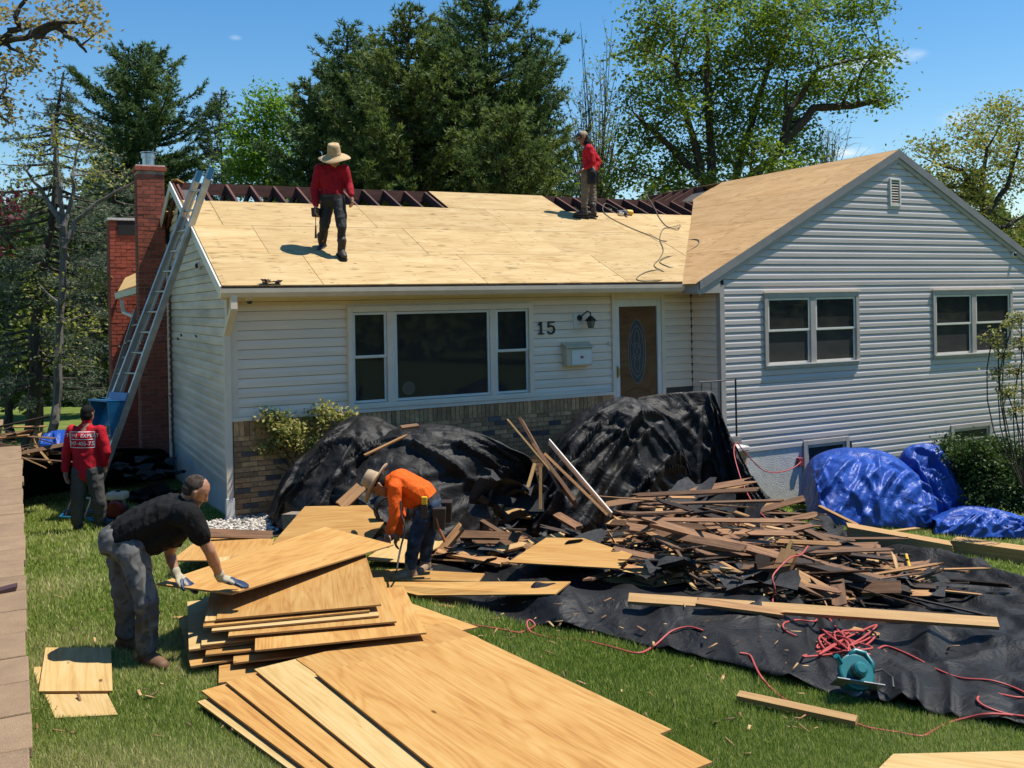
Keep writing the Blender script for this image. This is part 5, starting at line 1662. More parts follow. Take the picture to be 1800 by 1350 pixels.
def ground_tarp():
    front = [(770, 1052), (840, 1078), (940, 1104), (1060, 1122), (1150, 1146), (1260, 1176), (1380, 1206), (1460, 1226), (1530, 1238), (1640, 1264), (1800, 1290), (1920, 1308)]
    backp = [(690, 985), (770, 965), (870, 945), (1000, 925), (1130, 905), (1240, 890), (1340, 905), (1430, 935), (1500, 952), (1640, 990), (1800, 1035), (1920, 1065)]
    Fp = [atg(*p) for p in front]; Bp = [atg(*p) for p in backp]
    nu, nv = 330, 130
    rs = random.Random(12)
    cre = []
    for k in range(34):
        a, b = rs.uniform(0, 1), rs.uniform(.05, .95); an = rs.choice((rs.gauss(0, .25), rs.gauss(1.2, .35)))
        cre.append((a, b, math.cos(an) * rs.uniform(.10, .30), math.sin(an) * rs.uniform(.25, .6), rs.uniform(.03, .09), rs.uniform(.010, .022)))

    def crease(s, t):
        h = 0.0
        for (a, b, da, db, A_, w_) in cre:
            L2 = (da * 3) ** 2 + db * db
            k = ((s - a) * 3 * da * 3 + (t - b) * db) / L2
            if 0 < k < 1:
                ex, ey = (s - a) * 3 - da * 3 * k, (t - b) - db * k
                d_ = math.hypot(ex, ey)
                if d_ < w_ * 3: h = max(h, A_ * (1 - d_ / (w_ * 3)) * min(1, k / .2, (1 - k) / .2))
        return h
    V = np.zeros((nv, nu, 3)); 
    for i in range(nu):
        s = i / (nu - 1)
        a = lerp_poly(Fp, s); b = lerp_poly(Bp, s)
        for j in range(nv):
            t = j / (nv - 1)
            p = a + (b - a) * t
            wob = 0.05 * mnoise.noise(Vector((s * 14, 0.0, 7.0)))
            if t < .06: p[:2] += (b - a)[:2] / np.linalg.norm((b - a)[:2]) * wob
            z = float(gz(p[0], p[1])) + 0.018
            w1 = mnoise.noise(Vector((s * 5, 2.0, 1.0))) * .05
            w2 = mnoise.noise(Vector((s * 7, 5.0, 3.0))) * .06
            # rolled folds along the front edge
            e1 = math.exp(-((s - .33) / .165) ** 4)
            e2 = math.exp(-((s - .36) / .26) ** 4)
            z += 0.32 * e1 * (0.55 + .5 * mnoise.noise(Vector((s * 9, 8, 0)))) * math.exp(-((t - .50 - w1) / .10) ** 2)
            z += 0.23 * e2 * (0.7 + .7 * mnoise.noise(Vector((s * 12, 1, 0)))) * math.exp(-((t - .19 - w2) / .10) ** 2)
            z += 0.10 * (0.6 + 1.1 * mnoise.noise(Vector((s * 16, 11, 0)))) * math.exp(-((t - .06 - w2 * .4) / .045) ** 2)
            # roll along the far right edge
            e3 = max(0, min(1, (s - .62) / .08))
            z += 0.16 * e3 * (0.8 + .6 * mnoise.noise(Vector((s * 10, 3, 9)))) * math.exp(-((t - .96 + w1 * .4) / .045) ** 2)
            # long creases
            z += 0.05 * max(0, folds(s, t * .8, 16, 3.7, 0.35)) * (0.3 + .7 * (s > .1))
            z += 0.022 * mnoise.fractal(Vector((p[0] * 2.0, p[1] * 2.0, 0.7)), 1.0, 2.0, 3)
            z += crease(s, t)
            r_ = 1 - min(1, abs(mnoise.noise(Vector((p[0] * 1.3 + p[1] * .6, p[1] * 1.3 - p[0] * .5, 5.5)))) * 3.2)
            z += 0.055 * r_ ** 2
            g0 = float(gz(p[0], p[1]))
            env = min(1.0, max(0.12, (s - .10) / .12))
            V[j, i] = (p[0], p[1], max(g0 + (z - g0) * env, g0 + 0.006))
    idx = np.arange(nu * nv).reshape(nv, nu)
    F = np.stack([idx[:-1, :-1], idx[:-1, 1:], idx[1:, 1:], idx[1:, :-1]], -1).reshape(-1, 4)
    org = V[0].mean(0)
    o = link('black_tarp', npmesh('black_tarp', V.reshape(-1, 3) - org, F, True), M['tarp'], None, Matrix.Translation(Vector(org)))
    sd = o.modifiers.new('thick', 'SOLIDIFY'); sd.thickness = 0.004
    tag(o, 'huge wrinkled black tarp spread on the lawn under the debris', 'tarp')
    return V


TARP_V = ground_tarp()
TARP_XY = TARP_V[:, :, :2].reshape(-1, 2); TARP_Z = TARP_V[:, :, 2].reshape(-1)


def surf(x, y):
    """height of tarp or lawn"""
    g = float(gz(x, y))
    d2 = (TARP_XY[:, 0] - x) ** 2 + (TARP_XY[:, 1] - y) ** 2
    i = int(np.argmin(d2))
    return max(g, TARP_Z[i]) if d2[i] < 0.01 else g


def ats(u, v, dz=0.0):
    p = atg(u, v, 0.03)
    for _ in range(3):
        p = atz(u, v, surf(p[0], p[1]) + dz)
    return p


# second dump area at the far left: tarp, blue tarp
drape('black_tarp', 'black tarp under the small debris heap behind the garden wall', [(-60, 790, 15.2), (0, 786, 15.2), (40, 790, 15.2), (100, 800, 15.4), (190, 790, 15.8), (270, 790, 16.2)],
      [(-60, 900), (20, 850), (60, 838), (120, 835), (200, 835), (280, 830)], 1.6, M['tarp'], 80, 40, 8, 0.12, 0.3, 4.4, 0.5)
drape('blue_tarp', 'small crumpled blue tarp on the ground left of the ladders', [(70, 770, 18.0), (90, 758, 18.0), (115, 756, 18.0), (140, 764, 18.0), (170, 775, 18.0)],
      [(70, 785, 17.6), (95, 786, 17.6), (120, 786, 17.6), (150, 788, 17.6), (175, 790, 17.6)], 0.6, M['tarp_blue'], 50, 26, 6, 0.08, 0.3, 2.2, 0.6)
# ------------------------------------------------------------------ plywood on the lawn
SHEET_POLYS = []


def sheet(name, label, corners, m_='ply', th=0.013, cat='plywood', group='loose plywood sheets on the lawn'):
    """flat board from world corners (any number), thickness downwards; local x along its longest edge"""
    P = [np.asarray(c, float) for c in corners]
    n = len(P)
    c = sum(P) / n
    if min(p[2] for p in P) < float(gz(c[0], c[1])) + 0.14: SHEET_POLYS.append([tuple(p[:2]) for p in P])
    e = max(range(n), key=lambda i: np.linalg.norm(P[(i + 1) % n] - P[i]))
    ax = P[(e + 1) % n] - P[e]; ax /= np.linalg.norm(ax)
    nn = np.zeros(3)
    for i in range(n): nn += np.cross(P[i] - c, P[(i + 1) % n] - c)
    nn /= np.linalg.norm(nn)
    if nn[2] < 0: P = P[::-1]; nn = -nn
    ay = np.cross(nn, ax); ay /= np.linalg.norm(ay); nn = np.cross(ax, ay)
    loc = [((p - c) @ ax, (p - c) @ ay, (p - c) @ nn) for p in P]
    b = MB().slab(loc, (0, 0, 1), th)
    me = bpy.data.meshes.new(name); me.from_pydata(b.v, [], b.f); me.materials.append(M[m_]); me.materials.append(M['ply_edge'])
    for p in me.polygons:
        if abs(p.normal.z) < 0.5: p.material_index = 1
    o = link(name, me, None, None, Matrix(((ax[0], ay[0], nn[0], c[0]), (ax[1], ay[1], nn[1], c[1]), (ax[2], ay[2], nn[2], c[2]), (0, 0, 0, 1))))
    return tag(o, label, cat, group)


def plyedge():
    t = NT('plywood_edge')
    vec = t.coords('Object', (1, 1, 1), rand=False)
    sp = t.new('ShaderNodeSeparateXYZ'); t.l.new(vec, sp.inputs[0])
    st = t.math('FRACT', t.math('MULTIPLY', sp.outputs['Z'], 1 / 0.0052))
    c = t.ramp(st, [(0.0, (0.23, 0.10, 0.035)), (0.45, (0.23, 0.10, 0.035)), (0.5, (0.42, 0.25, 0.10)), (1.0, (0.42, 0.25, 0.10))])
    n = t.ramp(t.noise(vec, 9, 3), [(0.3, 0.8), (0.7, 1.1)])
    t.color(t.mix(1.0, c, n, 'MULTIPLY'))
    return t.set(0.8, 0, 0.2)


M['ply_edge'] = plyedge()
M['ink'] = mat('edge_ink', (0.03, 0.02, 0.015), None, 9, .8)


def rect_sheet(name, label, px, z, yaw_deg, W=1.22, L=2.44, away=True, m_='ply', tilt=(0, 0), right=True, th=0.013, marks=True):
    """a full sheet with one corner at picture point px (height z); near edge runs to the right at yaw"""
    P0 = atz(px[0], px[1], z)
    a = R(yaw_deg)
    ex = np.array([math.cos(a), math.sin(a), tilt[0]]); ey = np.array([-math.sin(a), math.cos(a), tilt[1]])
    if not away: ey = -ey
    P = [P0, P0 + ex * W, P0 + ex * W + ey * L, P0 + ey * L]
    o = sheet(name, label, P, m_, th)
    if away and marks:
        b = MB()                                         # black ink strokes along the near edge
        k0 = random.uniform(.5, .62)
        for k in (0, .06, .12, .16, .23):
            q = P0 + ex * (k0 + k) - ey * 0.0015 - np.array([0, 0, th])
            w_ = random.choice((.004, .012, .018))
            b.hexa([q, q + ex * w_, q + ex * w_ + ey * .01, q + ey * .01], [p_ + np.array([0, 0, th + .001]) for p_ in (q, q + ex * w_, q + ex * w_ + ey * .01, q + ey * .01)])
        me = tag(b.build('ink_mark', M['ink'], None), kind='stuff')
        me.parent = o; me.matrix_parent_inverse = o.matrix_local.inverted()
    return o


# middle stack, its near corners stepping down to the left
yb = -14.0
B = [(380, 1088, .400, 0, 'ply', 'top sheet of the middle plywood stack with bold wavy grain'), (360, 1092, .383, 1.5, 'ply_pale', 'second sheet from the top of the middle plywood stack'),
     (357, 1101, .366, 1.0, 'ply', 'third sheet from the top of the middle plywood stack'), (372, 1109, .345, 0.2, 'ply_pale', 'fourth sheet from the top of the middle plywood stack'),
     (401, 1118, .325, -0.8, 'ply', 'fifth sheet in the middle plywood stack, shifted to the right'), (448, 1143, .290, 1.2, 'ply', 'sixth sheet in the middle plywood stack, jutting out nearest'),
     (354, 1134, .262, 4.0, 'ply_pale', 'sheet in the middle plywood stack just below the jutting one'), (332, 1142, .240, 6.0, 'ply_pale', 'sheet in the middle plywood stack poking out to the left'),
     (361, 1151, .218, 1.0, 'ply', 'short-edged sheet low in the middle plywood stack'), (410, 1165, .185, 2.0, 'ply', 'shaded sheet near the bottom of the middle plywood stack'),
     (335, 1171, .160, 10, 'ply', 'wide sheet near the bottom of the middle stack by the boots'), (384, 1200, .130, 3.0, 'ply', 'lowest visible sheet of the middle plywood stack')]
for (u, v, z, dy, m_, lab) in B:
    rect_sheet('plywood_sheet', lab, (u, v), z, yb + dy, away=True, m_=m_, L=1.9 if z > .36 else 1.22)
for i in range(5):
    P0 = atz(400, 1190, .10 - .02 * i)
    sheet('plywood_sheet', ('fifth', 'fourth', 'third', 'second', 'very first')[i] + ' sheet counted from the ground in the middle plywood stack', [P0 + np.array([a_, b_, 0]) for a_, b_ in ((0.05, .1), (1.2, -.15), (1.35, 1.0), (.2, 1.25))], 'ply')
# front pile, sheets fanned towards the camera
A = [(555, 1183, .250, 0.0, 'ply', 'large foreground plywood sheet, topmost of the fanned front pile'), (520, 1158, .228, 3.5, 'ply', 'plywood sheet peeking out behind the top front sheet'),
     (447, 1176, .222, 2.5, 'ply_pale', 'second fanned front sheet, left of the topmost one'), (397, 1198, .200, 5.0, 'ply', 'third fanned front sheet with dark cracked knot'),
     (354, 1214, .178, 8.0, 'ply', 'fourth fanned front sheet from the topmost'), (347, 1233, .150, 9.0, 'ply_pale', 'lowest fanned front sheet poking out at left')]
for (u, v, z, dy, m_, lab) in A:
    rect_sheet('plywood_sheet', lab, (u, v), z, 6.5 + dy * .8, away=False, m_=m_, W=1.235)
for i in range(3):
    P0 = atz(380, 1250, .11 - .03 * i)
    sheet('plywood_sheet', ('third', 'second', 'very first')[i] + ' sheet counted from the ground in the fanned front pile', [P0, P0 + np.array([1.2, .2, 0]), P0 + np.array([1.6, -2.2, 0]), P0 + np.array([.4, -2.4, 0])], 'ply')
# the sheet two men are handling
hs = [atz(275, 1026, .585), atz(408, 1043, .545), atz(692, 957, .425), atz(572, 926, .445)]
sheet('plywood_sheet', 'plywood sheet being handled by the man in black and the man in orange', hs)
sheet('plywood_sheet', 'plywood sheet with chalk line leaning up behind the handled one', [atz(478, 956, .26), atz(536, 890, .46), atz(646, 888, .45), atz(676, 916, .40), atz(650, 950, .27)])
sheet('plywood_sheet', 'plywood sheet partly hidden behind the man in black', [atz(300, 985, .20), atz(352, 946, .16), atz(482, 947, .12), atz(470, 985, .16)])
sheet('plywood_sheet', 'pale plywood sheet under the right hand of the man in orange', [atz(640, 983, .0), atz(720, 930, .0), atz(790, 950, -.05), atz(720, 990, -.05)], 'ply_pale')
sheet('plywood_sheet', 'plywood sheet with trimmed corners lying on the debris', [atz(893, 988, .10), atz(960, 945, .20), atz(1026, 946, .22), atz(1112, 974, .18), atz(1088, 999, .12)])
sheet('plywood_sheet', 'plywood offcut under the trimmed sheet', [atz(1060, 1018, -.05), atz(1130, 990, .0), atz(1250, 1010, -.02), atz(1120, 1036, -.08)], 'ply_pale')
sheet('plywood_sheet', 'long plywood strip under the near boot of the man in orange', [atz(640, 1023, -.05), atz(1003, 1022, .14), atz(976, 1044, .14), atz(735, 1046, -.05)])
sheet('plywood_sheet', 'second plywood strip just behind the near boot', [atz(620, 1004, -.08), atz(700, 1000, -.08), atz(852, 1008, -.06), atz(842, 1022, -.06), atz(640, 1018, -.08)])
sheet('plywood_sheet', 'plywood strip tip poking out below the long strip', [atz(690, 1040, -.10), atz(760, 1043, -.10), atz(830, 1053, -.09), atz(793, 1070, -.09)])
sheet('plywood_sheet', 'tapering plywood sheet on the grass right of the middle stack', [atz(600, 1030, .07), atz(660, 1038, .07), atz(840, 1102, .06), atz(790, 1112, .06), atz(640, 1075, .07)])
sheet('plywood_sheet', 'small square plywood offcut on the grass beside the wall', [atz(68, 1215, .15), atz(198, 1214, .15), atz(195, 1138, .15), atz(80, 1138, .15)], 'ply_pale')
sheet('plywood_sheet', 'smaller tilted plywood offcut below the square one', [atz(97, 1262, .13), atz(207, 1256, .13), atz(183, 1208, .13), atz(76, 1214, .13)], 'ply_pale')
sheet('plywood_sheet', 'sliver of plywood showing left of the square offcut', [atz(70, 1214, .125), atz(120, 1214, .125), atz(110, 1172, .125), atz(57, 1172, .125)], 'ply_pale')
sheet('plywood_sheet', 'plywood sheet corner at the bottom right edge of the picture', [atz(1530, 1365, .06), atz(1570, 1325, .06), atz(1860, 1318, .06), atz(1880, 1420, .06)], 'ply_pale')

# ------------------------------------------------------------------ debris
M['old_board'] = mat('weathered_board', (0.245, 0.125, 0.058), (0.10, 0.052, 0.028), 5, 0.85, 0.5, 30, (0.6, 9, 9), rand=0.4, lo=.3, hi=.7)
M['new_board'] = mat('split_board', (0.43, 0.23, 0.09), (0.27, 0.135, 0.05), 4, 0.8, 0.4, 30, (0.6, 9, 9), rand=0.25)
M['dark_board'] = mat('tarred_board', (0.045, 0.028, 0.019), (0.020, 0.014, 0.011), 5, 0.85, 0.5, 30, (0.6, 9, 9), rand=0.35)
M['lumber'] = mat('fresh_lumber', (0.44, 0.265, 0.105), (0.35, 0.195, 0.065), 3, 0.7, 0.3, 30, (0.6, 12, 12), rand=0.10)
M['shingle'] = mat('asphalt_shingle', (0.035, 0.036, 0.038), (0.018, 0.018, 0.019), 30, 0.95, 0.5, 160, rand=0.3)


def ragged(L, w, t, seed):
    """board with splintered ends"""
    r_ = random.Random(seed)
    n = 5
    top = []
    for i in range(n): top.append((L / 2 + r_.uniform(-.10, .06) * L * .5, -w / 2 + w * i / (n - 1)))
    for i in range(n): top.append((-L / 2 + r_.uniform(-.06, .10) * L * .5, w / 2 - w * i / (n - 1)))
    b = MB().slab([(x, y, t / 2) for x, y in top], (0, 0, 1), t)
    return b


def ragged_mesh(L, w, t, seed, m_):
    b = ragged(L, w, t, seed)
    me = bpy.data.meshes.new('board'); me.from_pydata(b.v, [], b.f); me.materials.append(M[m_])
    return me


pool = []
for i in range(26):
    L = random.choice((0.35, 0.45, 0.55, 0.7, 0.85, 1.0, 1.2, 1.5, 1.9)); w = random.choice((0.028, 0.04, 0.055, 0.07, 0.09, 0.11, 0.13))
    bm_ = ('old_board', 'new_board', 'old_board', 'dark_board', 'new_board', 'old_board', 'old_board')[i % 7]
    pool.append((L, ragged_mesh(L, w, random.choice((.012, .016, .02)), i, bm_)))
pile_dir = atg(1500, 1045) - atg(900, 960)
pile_yaw = math.atan2(pile_dir[1], pile_dir[0])
lo_edge = [(780, 992), (900, 1008), (1050, 1030), (1150, 1050), (1250, 1075), (1400, 1085), (1520, 1075), (1620, 1062)]
hi_edge = [(780, 950), (900, 930), (1050, 915), (1150, 905), (1250, 915), (1400, 950), (1520, 990), (1620, 1040)]
LO = [atg(*p) for p in lo_edge]; HI = [atg(*p) for p in hi_edge]
GB = 'old roof boards heaped on the black tarp'
for i in range(285):
    s = random.betavariate(1.7, 1.5); t = random.random()
    a = lerp_poly(LO, s); b = lerp_poly(HI, s)
    p = a + (b - a) * t
    hmax = 0.60 * math.exp(-((s - .52) / .30) ** 2) * (math.sin(math.pi * min(1, t * .85 + .1)) ** .8) + .03
    L, me = random.choice(pool)
    q_ = p - CAM; pu, pv = PPX + FPX * (q_ @ RT) / (q_ @ FW), PPY - FPX * (q_ @ UP) / (q_ @ FW)
    if 860 < pu < 1150 and pv > 930: hmax *= .18
    z = surf(p[0], p[1]) + 0.02 + hmax * random.random() ** 0.7
    yaw = pile_yaw + random.gauss(0, .36) if random.random() < .78 else random.uniform(0, math.pi)
    pit = random.gauss(0, .12) + (0.05 if random.random() < .5 else -.05)
    Mx = Matrix.Translation((p[0], p[1], z)) @ Matrix.Rotation(yaw, 4, 'Z') @ Matrix.Rotation(pit, 4, 'Y') @ Matrix.Rotation(random.gauss(0, .35), 4, 'X')
    col = {'weathered_board': 'brown', 'split_board': 'tan', 'tarred_board': 'blackened'}[me.materials[0].name]
    zone = 'left end' if s < .33 else ('middle' if s < .66 else 'right end')
    tag(link('splintered_board', me, None, None, Mx), ('short' if L < .7 else ('long' if L > 1.3 else 'medium-length')) + ' ' + col + ' splintered board in the ' + zone + (' of the debris pile, nearer the lawn' if t < .5 else ' of the debris pile, nearer the house'), 'board', GB)
GS = 'torn shingles among the debris'
spool = []
for i in range(8):
    r_ = random.Random(i + 50)
    w, h = r_.uniform(.14, .32), r_.uniform(.10, .22)
    nx, ny = 5, 4
    V = np.array([(-w + 2 * w * i_ / (nx - 1) + r_.gauss(0, .02), -h + 2 * h * j_ / (ny - 1) + r_.gauss(0, .02), 0.05 * math.sin(i_ * 1.3 + j_) + r_.gauss(0, .012)) for j_ in range(ny) for i_ in range(nx)])
    idx = np.arange(nx * ny).reshape(ny, nx)
    F = np.stack([idx[:-1, :-1], idx[:-1, 1:], idx[1:, 1:], idx[1:, :-1]], -1).reshape(-1, 4)
    me = npmesh('shingle', V, F, False); me.materials.append(M['shingle']); spool.append(me)
for i in range(46):
    s = random.random(); t = random.uniform(-.05, 1.15)
    a = lerp_poly(LO, s); b = lerp_poly(HI, s)
    p = a + (b - a) * t
    hmax = 0.32 * math.exp(-((s - .52) / .32) ** 2)
    z = surf(p[0], p[1]) + 0.04 + hmax * random.random()
    Mx = Matrix.Translation((p[0], p[1], z)) @ Matrix.Rotation(random.uniform(0, 6.28), 4, 'Z') @ Matrix.Rotation(random.gauss(0, .15), 4, 'Y') @ Matrix.Rotation(random.gauss(0, .15), 4, 'X')
    zone = 'left end' if s < .33 else ('middle' if s < .66 else 'right end')
    o = tag(link('torn_shingle', random.choice(spool), None, None, Mx), 'torn black shingle among the boards at the ' + zone + (' of the pile, lawn side' if t < .5 else ' of the pile, house side'), 'shingle', GS)
# shingles between the covered bushes
for (u, v) in ((860, 860), (890, 845), (905, 880), (870, 890), (930, 860), (845, 885), (915, 905), (1215, 865), (1235, 880), (1210, 890), (1250, 900), (1235, 905), (1190, 900), (1270, 915), (1290, 905)):
    p = at(u, v, 10.9 if u < 1000 else 11.6)
    Mx = Matrix.Translation(Vector(p)) @ Matrix.Rotation(random.uniform(0, 6.28), 4, 'Z') @ Matrix.Rotation(random.gauss(.5, .3), 4, 'X') @ Matrix.Scale(random.uniform(1.0, 1.5), 4)
    tag(link('torn_shingle', random.choice(spool), None, None, Mx), 'torn black shingle lying ' + ('between the two groups of covered bushes' if u < 1000 else 'at the foot of the tarp-hung railing'), 'shingle', GS)
# loose heap under those shingles
for (u, v, s_) in ((880, 900, .5), (1235, 905, .55)):
    p = atg(u, v + 25)
    b = MB()
    for i in range(26):
        q = p + np.array([random.gauss(0, s_ * .6), random.gauss(0, s_ * .4), 0]); q[2] = float(gz(q[0], q[1])) + random.uniform(0, .45) * math.exp(-((q[0] - p[0]) ** 2 + (q[1] - p[1]) ** 2) / (s_ * s_))
        Mx = Matrix.Translation(Vector(q)) @ Matrix.Rotation(random.uniform(0, 6.28), 4, 'Z') @ Matrix.Rotation(random.gauss(0, .5), 4, 'X')
        c = [tuple(Mx @ Vector(k_)) for k_ in ((-.2, -.12, 0), (.2, -.12, 0.02), (.2, .12, 0), (-.2, .12, 0.01), (-.2, -.12, .012), (.2, -.12, .032), (.2, .12, .012), (-.2, .12, .022))]
        b.hexa(c[:4], c[4:])
    tag(b.build('shingle_rubble', M['shingle'], origin=p), 'loose mass of torn black shingles ' + ('between the left and right covered bushes' if u < 1000 else 'below the tarp-hung railing'), 'debris', kind='stuff')


def hero(name, label, a, b, w, t, m_, roll=0.0, cat='board', rag=True):
    """named single board between two picture points (u,v,height above tarp)"""
    p0 = ats(a[0], a[1], a[2]) if len(a) == 3 else at(a[0], a[1], a[3]); p1 = ats(b[0], b[1], b[2]) if len(b) == 3 else at(b[0], b[1], b[3])
    Mx, L = frame_m(p0, p1, (0, 0, 1), roll)
    if rag:
        me = ragged_mesh(L, w, t, sum(map(ord, label)) % 997, m_)
    else:
        bb = MB().box(-L / 2, L / 2, -w / 2, w / 2, -t / 2, t / 2)
        me = bpy.data.meshes.new(name); me.from_pydata(bb.v, [], bb.f); me.materials.append(M[m_])
    o = link(name, me, None, None, Mx)
    return tag(o, label, cat)


hero('plank', 'long straight plank along the front of the debris reaching right', (1105, 1052, .12), (1754, 1096, .14), 0.10, 0.036, 'lumber', 0.5, rag=False)
hero('plank', 'tan plank lying along the back of the debris pile', (800, 892, .25), (1096, 918, .25), 0.15, 0.035, 'lumber', 0.5, rag=False)
hero('plank', 'tan plank running right from the leaning boards', (1008, 880, .36), (1335, 912, .30), 0.12, 0.036, 'lumber', 0.6, rag=False)
hero('leaning_board', 'wide brown board leaning against the tall covered bush', (1012, 885, None, 10.7), (938, 785, None, 11.2), 0.19, 0.04, 'old_board', 0.9)
hero('leaning_board', 'thin pointed sliver leaning up from the debris, leftmost', (1000, 865, None, 10.75), (893, 738, None, 11.3), 0.045, 0.02, 'lumber', 0.6)
hero('leaning_board', 'narrow brown batten leaning just right of the pointed sliver', (985, 860, None, 10.8), (916, 738, None, 11.35), 0.06, 0.03, 'old_board', 0.6)
hero('leaning_board', 'tan board leaning behind the white trim piece', (1068, 905, None, 10.6), (960, 800, None, 11.15), 0.07, 0.03, 'new_board', 0.6)
hero('white_trim', 'bent white trim strip leaning among the boards', (1075, 905, None, 10.65), (965, 776, None, 11.3), 0.10, 0.012, 'white', 1.1, cat='trim', rag=False)
hero('wood_stake', 'pale square stake standing upright in the debris', (950, 895, None, 10.5), (950, 820, None, 10.6), 0.03, 0.03, 'lumber', rag=False, cat='stake')
hero('wood_stake', 'pale stake leaning left of the upright one', (925, 866, None, 10.7), (940, 815, None, 10.9), 0.03, 0.03, 'lumber', rag=False, cat='stake')
hero('board', 'short thick board propped up across the left end of the debris', (768, 978, .02), (812, 925, .33), 0.13, 0.04, 'new_board', 0.3)
hero('board', 'curved plywood offcut edge behind the propped board', (800, 945, .1), (915, 950, .15), 0.20, 0.02, 'old_board', 0.8)
hero('board', 'brown board lying flat at the left front of the debris', (770, 968, .08), (890, 990, .05), 0.16, 0.03, 'new_board', 0.1)
hero('board', 'long tan board crossing behind the trimmed sheet', (860, 972, .14), (990, 940, .26), 0.08, 0.03, 'lumber', 0.4)
hero('board', 'dark brown offcut lying across the tan plank', (975, 903, .34), (1018, 928, .30), 0.10, 0.04, 'old_board', 0.3)
hero('splintered_post', 'broken thick timber standing up with splintered pale top', (1352, 1050, None, 8.75), (1390, 968, None, 8.95), 0.15, 0.07, 'new_board', 0.2)
hero('splinter', 'pale splinter sticking up at the broken timber', (1376, 985, None, 8.95), (1392, 950, None, 9.0), 0.035, 0.02, 'ply_pale', 0.4)
hero('board', 'broad board sloping right from the broken timber', (1388, 1005, .25), (1490, 1060, .06), 0.16, 0.03, 'new_board', 0.2)
hero('board', 'dark slatted fragment left of the broken timber', (1338, 1035, None, 8.9), (1340, 975, None, 9.0), 0.14, 0.03, 'dark_board', 0.5)
hero('board', 'short wide board at the right end beside the hammer', (1548, 1022, .05), (1572, 1000, .16), 0.17, 0.03, 'new_board', 0.2)
hero('board', 'reddish short board leaning at the right end of the debris', (1560, 1020, .06), (1590, 998, .14), 0.13, 0.03, 'new_board', -0.3)
hero('board', 'long dark rafter lying diagonally across the right of the pile', (1390, 985, .36), (1600, 1040, .12), 0.09, 0.05, 'dark_board', 0.4)
hero('board', 'long brown rafter lying diagonally in the middle of the pile', (1150, 920, .50), (1390, 985, .34), 0.10, 0.045, 'old_board', 0.4)
hero('board', 'thin pointed strip rising above the middle of the pile', (1155, 878, None, 11.0), (1345, 935, None, 10.4), 0.05, 0.02, 'dark_board', 0.6)
hero('board', 'plain board at the lower left front of the debris', (1225, 1058, .06), (1375, 1078, .05), 0.09, 0.03, 'new_board', 0.3)
hero('lath', 'straight pale lath lying on the lawn in front', (1298, 1222, .075), (1506, 1267, .075), 0.06, 0.035, 'lumber', 0.3, rag=False, cat='lath')
hero('wood_chip', 'small orange wood scrap beside the red cord coil', (1497, 1105, .02), (1545, 1117, .02), 0.06, 0.015, 'new_board', 0.2)
hero('board', 'tan board lying before the big blue tarp', (1440, 890, None, 13.6), (1510, 925, None, 13.0), 0.05, 0.03, 'new_board', 0.2)
hero('board', 'slim board lying along the foot of the blue tarp', (1560, 935, .03), (1665, 922, .03), 0.05, 0.02, 'lumber', 0.2)
hero('board', 'brown board edging the gravel bed behind the man in black', (360, 937, None, 10.6), (478, 941, None, 10.9), 0.10, 0.03, 'old_board', 0.9)
hero('board', 'tan board poking up behind the leaning plywood sheet', (598, 890, None, 10.9), (636, 855, None, 11.1), 0.14, 0.03, 'new_board', 0.6)
hero('board', 'slim board lying on the leftmost black tarp', (642, 800, None, 11.15), (715, 765, None, 11.3), 0.035, 0.02, 'new_board', 0.4)
hero('board', 'dark batten resting on top of the wide covered bush', (705, 752, None, 11.35), (735, 748, None, 11.5), 0.06, 0.03, 'old_board', 0.4)
hero('stone_block', 'rough grey stone block at the foot of the leftmost tarp', (505, 915, None, 11.5), (530, 915, None, 11.4), 0.18, 0.18, 'mortar', rag=False, cat='stone')
# lumber bundles seen edge-on, each plank its own board
def bundle(label, a, b, n, t, w, dz=0.02):
    p0 = ats(a[0], a[1]); p1 = ats(b[0], b[1])
    mid = (p0 + p1) / 2
    root = empty('lumber_bundle', mid, label, 'lumber')
    for i in range(n):
        z = np.array([0, 0, dz + t * (i + .5)])
        k = random.uniform(-.02, .02)
        e = (p1 - p0) / np.linalg.norm(p1 - p0)
        stick('plank', M['lumber'], p0 + z + e * k, p1 + z + e * k, w, t - 0.002, 0, root)
bundle('stacked bundle of fresh planks in front of the big blue tarp', (1490, 952), (1672, 985), 9, 0.022, 0.26)
bundle('stacked bundle of fresh planks running out of the right edge', (1676, 972), (1900, 1005), 8, 0.022, 0.26)
# heap at the far left beyond the wall
for i in range(26):
    u, v = random.uniform(-30, 75), random.uniform(748, 815)
    p = at(u, v, random.uniform(14.6, 15.6))
    L, me = random.choice(pool)
    Mx = Matrix.Translation(Vector(p)) @ Matrix.Rotation(random.gauss(-0.3, .6), 4, 'Z') @ Matrix.Rotation(random.gauss(0, .15), 4, 'Y') @ Matrix.Rotation(random.gauss(0, .5), 4, 'X') @ Matrix.Scale(.8, 4)
    tag(link('splintered_board', me, None, None, Mx), 'old roof board in the small heap beyond the garden wall', 'board', 'boards heaped beyond the wall')
hero('leaning_board', 'pale plank standing tilted in the heap beyond the wall', (48, 808, None, 14.9), (68, 757, None, 15.2), 0.11, 0.03, 'lumber', 0.8, rag=False)
hero('leaning_board', 'tan plank crossing the tilted pale one beyond the wall', (90, 815, None, 14.7), (60, 780, None, 15.0), 0.06, 0.03, 'lumber', 0.8, rag=False)

